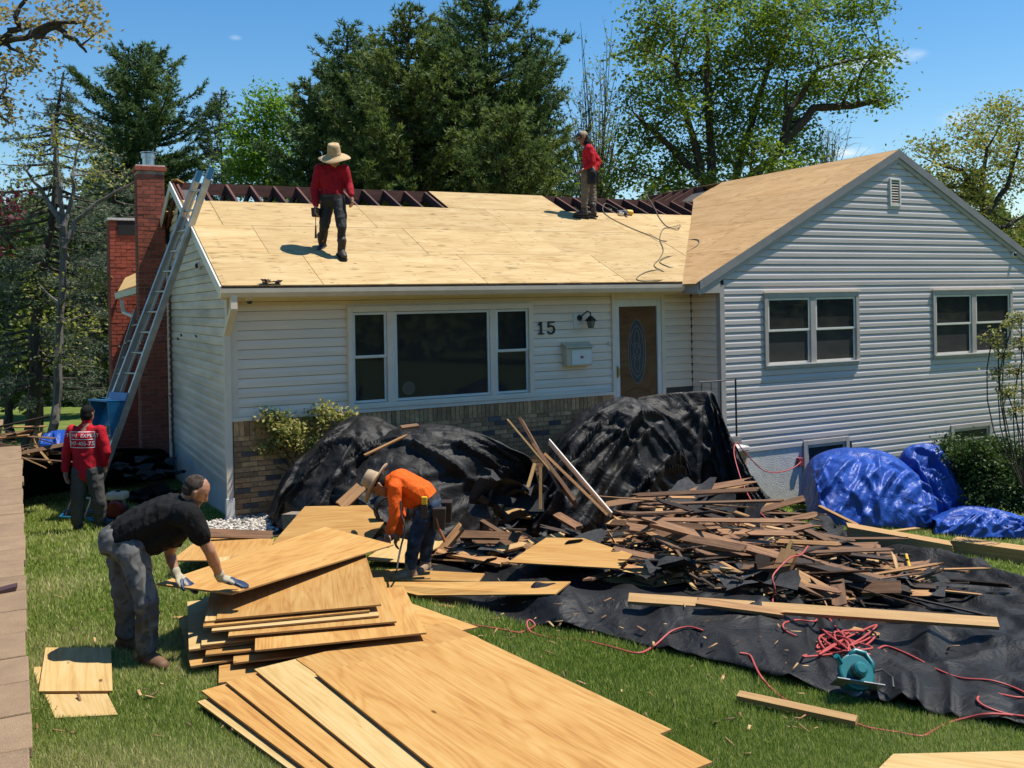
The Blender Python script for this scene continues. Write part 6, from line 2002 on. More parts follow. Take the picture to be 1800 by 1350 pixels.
# shingles and scraps on the shaded tarp beside the chimney
for i in range(18):
    u, v = random.uniform(185, 320), random.uniform(800, 842)
    p = at(u, v, 15.4 + random.uniform(-.4, .3)); p[2] = float(gz(p[0], p[1])) + random.uniform(.02, .1) if i % 2 else p[2]
    Mx = Matrix.Translation(Vector(p)) @ Matrix.Rotation(random.uniform(0, 6.28), 4, 'Z') @ Matrix.Rotation(random.gauss(0, .12), 4, 'Y')
    tag(link('torn_shingle', random.choice(spool), None, None, Mx), 'torn shingle scattered on the shaded ground below the brick chimney', 'shingle', 'shingles below the chimney')
for i in range(9):
    p = atg(random.uniform(190, 320), random.uniform(836, 868), .02)
    L, me = random.choice(pool[:14])
    Mx = Matrix.Translation(Vector(p)) @ Matrix.Rotation(random.uniform(0, 6.28), 4, 'Z') @ Matrix.Scale(.45, 4)
    tag(link('splintered_board', me, None, None, Mx), 'short board scrap in the shaded grass below the chimney', 'board', 'scraps below the chimney')

# wood chips and shingle crumbs trodden into the lawn
def chips():
    n = 280
    V, F, RN = [], [], []
    for i in range(n):
        u, v = random.choice(((random.uniform(280, 900), random.uniform(1020, 1150)), (random.uniform(60, 420), random.uniform(940, 1300)), (random.uniform(760, 1500), random.uniform(1090, 1330)), (random.uniform(760, 1700), random.uniform(980, 1150))))
        p = ats(u, v, .02 if v < 1090 else .035)
        Mx = Matrix.Translation(Vector(p)) @ Matrix.Rotation(random.uniform(0, 6.28), 4, 'Z') @ Matrix.Rotation(random.gauss(0, .4), 4, 'Y')
        l_, w_, h_ = random.uniform(.012, .06), random.uniform(.004, .014), .004
        k = len(V)
        V += [tuple(Mx @ Vector(q)) for q in ((-l_, -w_, 0), (l_, -w_ * .4, 0), (l_ * .9, w_, 0), (-l_ * .8, w_ * .6, 0), (-l_, -w_, h_), (l_, -w_ * .4, h_), (l_ * .9, w_, h_), (-l_ * .8, w_ * .6, h_))]
        F += [tuple(k + a for a in q) for q in ((0, 3, 2, 1), (4, 5, 6, 7), (0, 1, 5, 4), (1, 2, 6, 5), (2, 3, 7, 6), (3, 0, 4, 7))]
        RN += [random.random()] * 6
    t = NT('chip'); at_ = t.new('ShaderNodeAttribute'); at_.attribute_name = 'rnd'
    t.color(t.ramp(at_.outputs['Fac'], [(0, (0.03, 0.02, 0.015)), (.3, (0.20, .10, .04)), (1, (.55, .36, .16))])); t.set(.8)
    tag(link('wood_chips', npmesh('wood_chips', V, F, False, RN), t.m), 'small wood chips and crumbs strewn over lawn and tarp', 'debris', kind='stuff')
chips()

# slivers and broken bits that fill the heap
def litter():
    V, F, RN = [], [], []
    for i in range(900):
        s = random.betavariate(1.7, 1.5); t = random.uniform(-.05, 1.05)
        a = lerp_poly(LO, s); b = lerp_poly(HI, s); p = a + (b - a) * t
        q_ = p - CAM; pu, pv = PPX + FPX * (q_ @ RT) / (q_ @ FW), PPY - FPX * (q_ @ UP) / (q_ @ FW)
        hm = 0.50 * math.exp(-((s - .52) / .32) ** 2) * (math.sin(math.pi * min(1, max(0, t * .85 + .1))) ** .8)
        if 860 < pu < 1150 and pv > 930: hm *= .1
        z = surf(p[0], p[1]) + .02 + hm * random.random()
        Mx = Matrix.Translation((p[0], p[1], z)) @ Matrix.Rotation(pile_yaw + random.gauss(0, .8), 4, 'Z') @ Matrix.Rotation(random.gauss(0, .3), 4, 'Y') @ Matrix.Rotation(random.gauss(0, .6), 4, 'X')
        l_, w_, h_ = random.uniform(.04, .20), random.uniform(.006, .032), random.uniform(.004, .014)
        k = len(V)
        V += [tuple(Mx @ Vector(q)) for q in ((-l_, -w_ * .3, 0), (l_ * .8, -w_, 0), (l_, w_ * .2, 0), (-l_ * .7, w_, 0), (-l_, -w_ * .3, h_), (l_ * .8, -w_, h_), (l_, w_ * .2, h_), (-l_ * .7, w_, h_))]
        F += [tuple(k + e_ for e_ in q) for q in ((0, 3, 2, 1), (4, 5, 6, 7), (0, 1, 5, 4), (1, 2, 6, 5), (2, 3, 7, 6), (3, 0, 4, 7))]
        RN += [random.random()] * 6
    t = NT('sliver'); at_ = t.new('ShaderNodeAttribute'); at_.attribute_name = 'rnd'
    t.color(t.ramp(at_.outputs['Fac'], [(0, (0.015, 0.013, 0.012)), (.35, (0.05, .03, .02)), (.5, (0.16, .085, .04)), (.8, (.36, .20, .085)), (1, (.55, .38, .18))])); t.set(.85)
    tag(link('wood_slivers', npmesh('wood_slivers', V, F, False, RN), t.m), 'broken slivers and crumbs filling the debris pile', 'debris', kind='stuff')
litter()
def in_poly(x, y, poly):
    inside = np.zeros(len(x), bool)
    n = len(poly)
    for i in range(n):
        x0, y0 = poly[i][:2]; x1, y1 = poly[(i + 1) % n][:2]
        c = ((y0 > y) != (y1 > y)) & (x < (x1 - x0) * (y - y0) / (y1 - y0 + 1e-12) + x0)
        inside ^= c
    return inside


GRASS_OFF = [[tuple(p[:2]) for p in TARP_V[2, ::6]] + [tuple(p[:2]) for p in TARP_V[-1, ::-6]]]
GRASS_OFF += SHEET_POLYS
lawn_blades()
# ------------------------------------------------------------------ people
class Org:
    """overlapping closed shapes that a voxel remesh melts into one skin"""

    def __init__(self):
        self.b = MB()

    def cap(self, p0, r0, p1, r1, n=12, sq=None):
        p0, p1 = np.asarray(p0, float), np.asarray(p1, float)
        ax = p1 - p0; L = np.linalg.norm(ax)
        if L < 1e-6: ax = np.array([0, 0, 1.0]); L = 1e-6
        z = ax / L
        x = np.cross(z, np.array([0.3, 0.9, 0.1])); 
        if sq is not None:
            x = np.asarray(sq[0], float); x = x - z * (x @ z)
        x /= np.linalg.norm(x); y = np.cross(z, x)
        k = sq[1] if sq is not None else 1.0            # width factor along x
        prof = []
        for a in np.linspace(-math.pi / 2, 0, 5): prof.append((r0 * math.cos(a), r0 * math.sin(a)))
        for a in np.linspace(0, math.pi / 2, 5): prof.append((r1 * math.cos(a), L + r1 * math.sin(a)))
        vs_ = []
        for (r_, h) in prof:
            r_ = max(r_, 1e-4)
            for q in range(n):
                a = 2 * math.pi * q / n
                vs_.append(p0 + z * h + x * r_ * k * math.cos(a) + y * r_ * math.sin(a))
        fs = []
        m = len(prof)
        for i in range(m - 1):
            for q in range(n): fs.append((i * n + q, i * n + (q + 1) % n, (i + 1) * n + (q + 1) % n, (i + 1) * n + q))
        fs.append(tuple(range(n - 1, -1, -1))); fs.append(tuple(range((m - 1) * n, m * n)))
        self.b.add(vs_, fs)
        return self

    def chain(self, pts, rs, sq=None):
        for i in range(len(pts) - 1): self.cap(pts[i], rs[i], pts[i + 1], rs[i + 1], sq=sq)
        return self

    def ell(self, c, r, ax=None):
        """ellipsoid; ax = rows of three unit axes"""
        ax = np.eye(3) if ax is None else np.asarray(ax, float)
        n, m = 14, 9
        vs_ = []
        for i in range(m):
            t = math.pi * i / (m - 1)
            for q in range(n):
                a = 2 * math.pi * q / n
                s_ = max(math.sin(t), 1e-3)
                l_ = np.array([r[0] * s_ * math.cos(a), r[1] * s_ * math.sin(a), r[2] * math.cos(t)])
                vs_.append(np.asarray(c, float) + l_[0] * ax[0] + l_[1] * ax[1] + l_[2] * ax[2])
        fs = []
        for i in range(m - 1):
            for q in range(n): fs.append((i * n + q, (i + 1) * n + q, (i + 1) * n + (q + 1) % n, i * n + (q + 1) % n))
        fs.append(tuple(range(n))); fs.append(tuple(range(m * n - 1, (m - 1) * n - 1, -1)))
        self.b.add(vs_, fs)
        return self

    def build(self, name, m_, parent, vox=0.010, smooth=4, wrinkle=0.0, wsc=9.0, stretch=(1, 1, 1)):
        o = self.b.build(name, m_, parent)
        r_ = o.modifiers.new('r', 'REMESH'); r_.mode = 'VOXEL'; r_.voxel_size = vox; r_.use_smooth_shade = True
        s_ = o.modifiers.new('s', 'SMOOTH'); s_.factor = 0.5; s_.iterations = smooth
        bake(o)
        me = o.data
        if wrinkle:
            n = len(me.vertices)
            co = np.empty(n * 3, np.float32); me.vertices.foreach_get('co', co); co = co.reshape(-1, 3)
            no = np.empty(n * 3, np.float32); me.vertices.foreach_get('normal', no); no = no.reshape(-1, 3)
            d = np.array([mnoise.noise(Vector((p[0] * wsc * stretch[0] + 3.1, p[1] * wsc * stretch[1] + 1.7, p[2] * wsc * stretch[2]))) for p in co])
            d2 = np.array([mnoise.noise(Vector((p[0] * wsc * 2.6 * stretch[0], p[1] * wsc * 2.6 * stretch[1], p[2] * wsc * 2.2 * stretch[2]))) for p in co])
            h = (1 - np.minimum(1, np.abs(d) * 2.6)) * 0.9 + 0.4 * d2 - .3
            co = co + no * (wrinkle * h)[:, None]
            me.vertices.foreach_set('co', co.ravel().astype(np.float32))
            me.update()
        if not me.materials: me.materials.append(m_)
        me.polygons.foreach_set('use_smooth', np.ones(len(me.polygons), bool))
        return o


def unit(v):
    v = np.asarray(v, float); return v / (np.linalg.norm(v) + 1e-9)


def hand(o, wrist, d, palm_n, thumb_side, curl=0.4, s=1.0, fr=0.0098):
    """palm and five unequal bent fingers; d along the hand, palm_n out of the palm"""
    d, pn = unit(d), unit(palm_n); side = unit(np.cross(d, pn)) * thumb_side
    pn = unit(np.cross(side, d) * thumb_side) if False else pn
    w = np.asarray(wrist, float)
    o.cap(w, 0.026 * s, w + d * 0.05 * s, 0.028 * s, sq=(side, 1.25)); o.cap(w + d * .04 * s, .024 * s, w + d * 0.085 * s, 0.021 * s, sq=(side, 1.75))
    for k, (off, L) in enumerate(((0.030, 0.072), (0.010, 0.082), (-0.010, 0.076), (-0.029, 0.058))):
        b = w + d * 0.088 * s + side * off * s
        c1 = curl * (0.6 + .15 * k)
        d1 = unit(d + pn * c1 + side * off * 1.6); d2 = unit(d + pn * (c1 * 2.4 + .1))
        m = b + d1 * L * .52 * s; e = m + d2 * L * .48 * s
        o.cap(b, fr * 1.12 * s, m, fr * s); o.cap(m, fr * s, e, fr * .85 * s)
    b = w + d * 0.03 * s + side * 0.030 * s
    m = b + unit(d * .6 + side * .9 + pn * .25) * 0.045 * s; e = m + unit(d * .95 + side * .25 + pn * .4) * 0.034 * s
    o.cap(b, fr * 1.5 * s, m, fr * 1.2 * s); o.cap(m, fr * 1.2 * s, e, fr * s)


def head(o, c, f, u, s=1.0):
    f = unit(f); u = unit(u - f * (np.asarray(u) @ f)); r_ = np.cross(f, u)
    ax = np.array([r_, f, u])
    o.ell(c + u * .028 * s, (.077 * s, .098 * s, .090 * s), ax)
    o.ell(c + f * .018 * s - u * .035 * s, (.064 * s, .076 * s, .082 * s), ax)
    o.cap(c + f * .050 * s - u * .070 * s, .042 * s, c + f * .066 * s - u * .092 * s, .030 * s)
    o.cap(c + f * .090 * s + u * .012 * s, .011 * s, c + f * .106 * s - u * .026 * s, .016 * s)      # nose
    o.cap(c + f * .083 * s - u * .058 * s - r_ * .016 * s, .011 * s, c + f * .083 * s - u * .058 * s + r_ * .016 * s, .011 * s)   # mouth
    for q in (-1, 1):
        o.cap(c + r_ * q * .076 * s + u * .015 * s - f * .006 * s, .014 * s, c + r_ * q * .078 * s - u * .022 * s + f * .004 * s, .011 * s)
        o.cap(c + f * .078 * s + u * .034 * s + r_ * q * .016 * s, .013 * s, c + f * .070 * s + u * .036 * s + r_ * q * .046 * s, .011 * s)   # brow
    return ax


def face_bits(parent, c, f, u, s=1.0, brow=True):
    f = unit(f); u = unit(u - f * (np.asarray(u) @ f)); r_ = np.cross(f, u)
    for q in (-1, 1):
        b = Org(); b.ell(c + f * .087 * s + u * .015 * s + r_ * q * .031 * s, (.012 * s, .006 * s, .007 * s), np.array([r_, f, u]))
        b.b.build('eye', M['eye'], parent, smooth=True)
    b = Org(); b.cap(c + f * .094 * s - u * .058 * s - r_ * .018 * s, .0035 * s, c + f * .094 * s - u * .058 * s + r_ * .018 * s, .0035 * s)
    b.b.build('mouth', M['lip'], parent, smooth=True)


def hair_cap(parent, c, f, u, s, m_, front=-.01, name='hair', low=0.0):
    f = unit(f); u = unit(u - f * (np.asarray(u) @ f)); r_ = np.cross(f, u); ax = np.array([r_, f, u])
    o = Org()
    o.ell(c + u * .040 * s - f * .010 * s, (.081 * s, .098 * s, .086 * s), ax)
    o.ell(c - f * .030 * s + u * (.000 - low) * s, (.078 * s, .076 * s, .075 * s), ax)
    return o.build(name, m_, parent, .009, 2)


def boot(o, ankle, toe_dir, s=1.0, up=np.array([0, 0, 1.0]), h=.12):
    t = unit(toe_dir); a = np.asarray(ankle, float)
    o.cap(a + up * h * s, .056 * s, a + up * 0.0, .054 * s)
    o.cap(a - up * .035 * s - t * .03 * s, .045 * s, a - up * .030 * s + t * .09 * s, .046 * s, sq=(np.cross(up, t), 1.0))
    o.cap(a - up * .030 * s + t * .07 * s, .047 * s, a - up * .040 * s + t * .16 * s, .036 * s, sq=(np.cross(up, t), 1.15))


def sole(parent, ankle, toe_dir, s=1.0, up=np.array([0, 0, 1.0]), m_='sole'):
    t = unit(toe_dir); a = np.asarray(ankle, float); r_ = unit(np.cross(t, up))
    pts = []
    for k, (fx, w) in enumerate(((-.085, .035), (-.06, .048), (.02, .046), (.10, .055), (.17, .046), (.20, .025))):
        pts.append((fx, w))
    poly = [a - up * .070 * s + t * fx * s + r_ * w * s for fx, w in pts] + [a - up * .070 * s + t * fx * s - r_ * w * s for fx, w in pts[::-1]]
    nn = np.cross(poly[1] - poly[0], poly[-1] - poly[0])
    if nn @ up < 0: poly = poly[::-1]
    MB().slab(poly, up, .028 * s).build('sole', M[m_], parent)


M['skin'] = mat('skin', (0.36, 0.175, 0.105), (0.30, 0.14, 0.085), 20, 0.5, 0.1, 90)
M['skin_dark'] = mat('tanned_skin', (0.25, 0.115, 0.068), (0.20, 0.09, 0.055), 20, 0.5, 0.1, 90)
M['eye'] = mat('eye', (0.03, 0.02, 0.018), None, 5, 0.25)
M['lip'] = mat('lip', (0.17, 0.06, 0.05), None, 5, 0.5)
M['hair'] = mat('black_hair', (0.005, 0.0045, 0.0045), (0.010, 0.009, 0.008), 60, 0.8, 0.8, 120, spec=0.15)
M['hair_grey'] = mat('cropped_hair', (0.026, 0.019, 0.015), (0.075, 0.055, 0.045), 40, 0.9, 0.6, 200, spec=0.15)
M['stubble'] = mat('stubble', (0.10, 0.06, 0.045), (0.15, 0.085, 0.06), 80, 0.8)
M['shirt_red'] = mat('red_cotton', (0.42, 0.010, 0.020), (0.35, 0.007, 0.015), 6, 0.85, 0.8, 26, stretch=(1, 1, .6), bdist=0.018, spec=0.2)
M['shirt_darkred'] = mat('crimson_cotton', (0.30, 0.008, 0.018), (0.24, 0.006, 0.013), 6, 0.85, 0.8, 26, stretch=(1, 1, .6), bdist=0.018, spec=0.2)
M['shirt_black'] = mat('black_cotton', (0.009, 0.009, 0.0095), (0.014, 0.014, 0.0145), 6, 0.9, 0.8, 26, stretch=(1, 1, .6), bdist=0.018, spec=0.12)
M['shirt_orange'] = mat('orange_cotton', (0.74, 0.115, 0.010), (0.66, 0.09, 0.007), 6, 0.8, 0.8, 26, stretch=(1, 1, .6), bdist=0.018, spec=0.2)
M['pants_grey'] = mat('grey_sweatpants', (0.075, 0.070, 0.064), (0.055, 0.051, 0.047), 5, 0.9, 0.8, 26, stretch=(1, 1, .6), bdist=0.018, spec=0.2)
M['pants_black'] = mat('black_jeans', (0.009, 0.009, 0.010), (0.016, 0.016, 0.017), 5, 0.8, 0.8, 26, stretch=(1, 1, .6), bdist=0.018)
M['pants_tan'] = mat('khaki_trousers', (0.17, 0.135, 0.095), (0.115, 0.092, 0.067), 5, 0.85, 0.8, 26, stretch=(1, 1, .6), bdist=0.018)
def camo():
    t = NT('grey_camouflage')
    vec = t.coords('Object', (1, 1, 1), rand=False)
    n = t.noise(vec, 7.5, 2, .4, .8); n2 = t.noise(vec, 13, 2, .4, .6)
    c = t.ramp(n, [(0.36, (0.060, 0.060, 0.060)), (0.48, (0.105, 0.105, 0.103)), (0.60, (0.135, 0.135, 0.132)), (0.72, (0.085, 0.078, 0.070))])
    c = t.mix(t.ramp(n2, [(0.60, 0.0), (0.64, 1.0)]), c, (0.070, 0.064, 0.058))
    t.color(c); t.bump(t.noise(vec, 300, 2), .2, .003)
    return t.set(0.85, 0, .2)
M['camo'] = camo()
def jeans():
    t = NT('worn_blue_jeans')
    vec = t.coords('Object', (1, 1, 1), rand=False)
    c = t.ramp(t.noise(vec, 9, 5, .65), [(0.42, (0.014, 0.022, 0.040)), (0.62, (0.040, 0.062, 0.10)), (0.78, (0.13, 0.16, 0.20))])
    t.color(c); t.bump(t.noise(vec, 300, 2), .2, .003)
    return t.set(0.85, 0, .2)
M['jeans'] = jeans()
M['boot_tan'] = mat('tan_suede', (0.30, 0.20, 0.12), (0.22, 0.145, 0.085), 15, 0.9, 0.4, 90)
M['boot_brown'] = mat('orange_brown_leather', (0.17, 0.085, 0.038), (0.10, 0.05, 0.024), 12, 0.7, 0.3, 80)
M['boot_black'] = mat('dark_leather', (0.022, 0.015, 0.011), (0.035, 0.022, 0.016), 12, 0.6, 0.3, 80)
M['sole'] = mat('boot_sole', (0.13, 0.115, 0.10), (0.09, 0.08, 0.07), 12, 0.8)
M['sole_dark'] = mat('dark_sole', (0.012, 0.011, 0.010), None, 12, 0.8)
M['glove'] = mat('knit_glove', (0.40, 0.36, 0.26), (0.33, 0.295, 0.21), 30, 0.9, 0.5, 200)
M['glove_blue'] = mat('rubber_palm', (0.012, 0.022, 0.06), (0.018, 0.03, 0.075), 12, 0.5)
M['leather'] = mat('dark_leather_belt', (0.020, 0.011, 0.008), (0.036, 0.019, 0.013), 9, 0.55, 0.4, 60)
M['straw'] = mat('straw', (0.52, 0.36, 0.19), (0.40, 0.26, 0.13), 40, 0.8, 0.5, 110)
M['felt'] = mat('beige_hat', (0.36, 0.27, 0.17), (0.28, 0.205, 0.125), 25, 0.85, 0.4, 110)
M['yellow'] = mat('yellow_plastic', (0.70, 0.42, 0.02), (0.62, 0.36, 0.02), 8, 0.45)
M['handle_wood'] = mat('orange_handle', (0.38, 0.12, 0.04), (0.30, 0.09, 0.03), 9, 0.5)


def J(u, v, d): return at(u, v, d)


def hat(parent, c, up, fwd, R_brim, R_crown, h, m_, droop=0.03, curl=0.0):
    up = unit(up); f = unit(fwd - up * (np.asarray(fwd) @ up)); r_ = np.cross(f, up)
    n = 36
    prof = [(R_crown * .98, 0.0, 0), (R_crown * 1.15, -.008, 0), ((R_crown + R_brim) / 2, -.012 - droop * .3, .5), (R_brim, -droop, 1.0), (R_brim * .995, -droop + .006, 1.0), ((R_crown + R_brim) / 2, -.004 - droop * .3, .5), (R_crown * 1.03, .004, 0),
            (R_crown * 1.0, h * .35, 0), (R_crown * .93, h * .75, 0), (R_crown * .80, h * .97, 0), (R_crown * .5, h, 0), (0.004, h * .93, 0)]
    vs_ = []
    for (rr, z, k) in prof:
        for q in range(n):
            a = 2 * math.pi * q / n
            zz = z + curl * k * (abs(math.cos(a)) ** 2) + 0.012 * k * math.sin(3 * a + 1)
            vs_.append(np.asarray(c) + r_ * rr * math.cos(a) * (.92 if k == 0 else 1) + f * rr * math.sin(a) + up * zz)
    m = len(prof); fs = []
    for i in range(m - 1):
        for q in range(n): fs.append((i * n + q, i * n + (q + 1) % n, (i + 1) * n + (q + 1) % n, (i + 1) * n + q))
    o = MB().add(vs_, fs).build('hat', m_, parent, smooth=True)
    band = MB()
    vs_ = []
    for z in (0.006, 0.03):
        for q in range(n):
            a = 2 * math.pi * q / n; rr = R_crown * 1.035
            vs_.append(np.asarray(c) + r_ * rr * math.cos(a) * .92 + f * rr * math.sin(a) + up * z)
    band.add(vs_, [(q, (q + 1) % n, n + (q + 1) % n, n + q) for q in range(n)]).build('hat_band', M['straw'], o)
    return o


def pouch(b, c, f, r_, u, w, d, h):
    """open tool pouch, wider at the top"""
    c = np.asarray(c, float)
    bt = [c + r_ * x * w * .42 + f * y * d * .4 - u * h for x, y in ((-1, -1), (1, -1), (1, 1), (-1, 1))]
    tp = [c + r_ * x * w * .5 + f * y * d * .5 for x, y in ((-1, -1), (1, -1), (1, 1), (-1, 1))]
    b.hexa(bt, tp)


# --- man in black T-shirt bending over the plywood (faces right) ---
def man_black():
    foot = J(240, 1165, 7.27)
    root = empty('person', (foot[0], foot[1], float(gz(foot[0], foot[1]))), 'man in black T-shirt and grey camouflage trousers bending over plywood', 'person')
    hipN, kneeN, ankN = J(232, 968, 7.18), J(258, 1062, 7.10), J(258, 1148, 7.17)
    hipF, kneeF, ankF = J(212, 965, 7.42), J(218, 1052, 7.44), J(222, 1122, 7.50)
    pel = J(212, 948, 7.30); waist = J(245, 925, 7.30); chest = J(300, 903, 7.30); neck = J(326, 885, 7.29); hd = J(343, 863, 7.28)
    shN, elN, wrN = J(332, 905, 7.12), J(368, 968, 7.18), J(388, 1016, 7.36)
    shF, elF, wrF = J(318, 915, 7.48), J(298, 972, 7.58), J(310, 1010, 7.52)
    f = unit(RT * .78 - UP * .50 + FW * .30); u = unit(UP * .85 + RT * .5)
    # body (head, arms; continuous under the clothes)
    b = Org()
    head(b, hd, f, u, 1.0)
    b.cap(neck, .062, hd - u * .03 - f * .02, .060)
    b.chain([pel, waist, chest, neck], [.12, .12, .13, .07])
    for (h, k, a) in ((hipN, kneeN, ankN), (hipF, kneeF, ankF)): b.chain([h, k, a], [.075, .05, .035])
    b.chain([chest, shN, elN, wrN], [.08, .055, .043, .030]); b.chain([chest, shF, elF, wrF], [.08, .055, .043, .030])
    b.cap(elN * .55 + wrN * .45, .044, elN * .9 + wrN * .1, .042); b.cap(elF * .6 + wrF * .4, .043, elF, .041)
    body = b.build('body', M['skin'], root, .008, 3)
    face_bits(body, hd, f, u)
    hb = Org(); r_ = np.cross(f, u); ax = np.array([r_, f, u])
    hb.ell(hd + u * .040 - f * .016, (.0785, .092, .082), ax); hb.ell(hd - f * .042 + u * .0, (.073, .062, .066), ax)
    hb.build('hair', M['hair_grey'], root, .009, 2)
    bd = Org(); bd.ell(hd + f * .022 - u * .052, (.066, .072, .062), ax); bd.build('beard_shadow', M['stubble'], root, .009, 2)
    # gloves with blue palms
    for (w, dv, pn, ts, el) in ((wrN, unit(RT * .93 - UP * .22 - FW * .05), -UP, 1, elN), (wrF, unit(RT * .75 - UP * .5 - FW * .1), -UP, -1, elF)):
        g = Org(); hand(g, w, dv, pn, ts, .12, 1.08, .0125); g.cap(w, .036, w + (el - w) * .16, .040)
        gl = g.build('glove', M['glove'], root, .007, 2)
        g2 = Org(); hand(g2, w + np.array([0, 0, -.004]) + dv * .035, dv, pn, ts, .12, 1.06, .0140); g2.build('palm_coating', M['glove_blue'], gl, .007, 2)
    # T-shirt with sleeves
    s = Org()
    sq = (FW, 1.25)
    s.chain([pel * .75 + waist * .25, waist, chest, neck * .75 + chest * .25], [.150, .155, .152, .095], sq=sq)
    s.cap(J(262, 952, 7.30), .115, J(306, 930, 7.30), .12, sq=sq)          # belly hanging
    s.chain([chest * .4 + shN * .6, shN, shN * .42 + elN * .58], [.10, .088, .078]); s.chain([chest * .4 + shF * .6, shF, shF * .45 + elF * .55], [.10, .088, .076])
    s.cap(neck, .070, neck + (hd - neck) * .15, .068)
    sh = s.build('t_shirt', M['shirt_black'], root, .010, 4, .011, 7, (1.6, 1.6, .7))
    # trousers
    p = Org()
    p.cap(pel + FW * .07, .130, pel - FW * .07, .130); p.chain([hipN * .6 + pel * .4, hipN, kneeN, ankN + UP * .08], [.13, .112, .085, .072]); p.chain([hipF * .6 + pel * .4, hipF, kneeF, ankF + UP * .08], [.13, .110, .083, .070])
    p.cap(pel - RT * .02, .135, waist * .45 + pel * .55, .128, sq=(FW, 1.2))
    for (k, a) in ((kneeN, ankN), (kneeF, ankF)):
        p.cap(a * .70 + k * .30, .080, a * .84 + k * .16, .080)
    tr = p.build('trousers', M['camo'], root, .010, 3, .014, 6, (1, 1, 1.4))
    for (a, dv) in ((ankN, unit(RT * .75 - FW * .55)), (ankF, unit(RT * .9 - FW * .2))):
        o = Org(); boot(o, a, dv, 1.22); bo = o.build('boot', M['boot_brown'], root, .009, 3); sole(bo, a + np.array([0, 0, -.002]), dv, 1.22, m_='sole_dark')
    return sh, pel, chest


SH_BLACK = man_black()


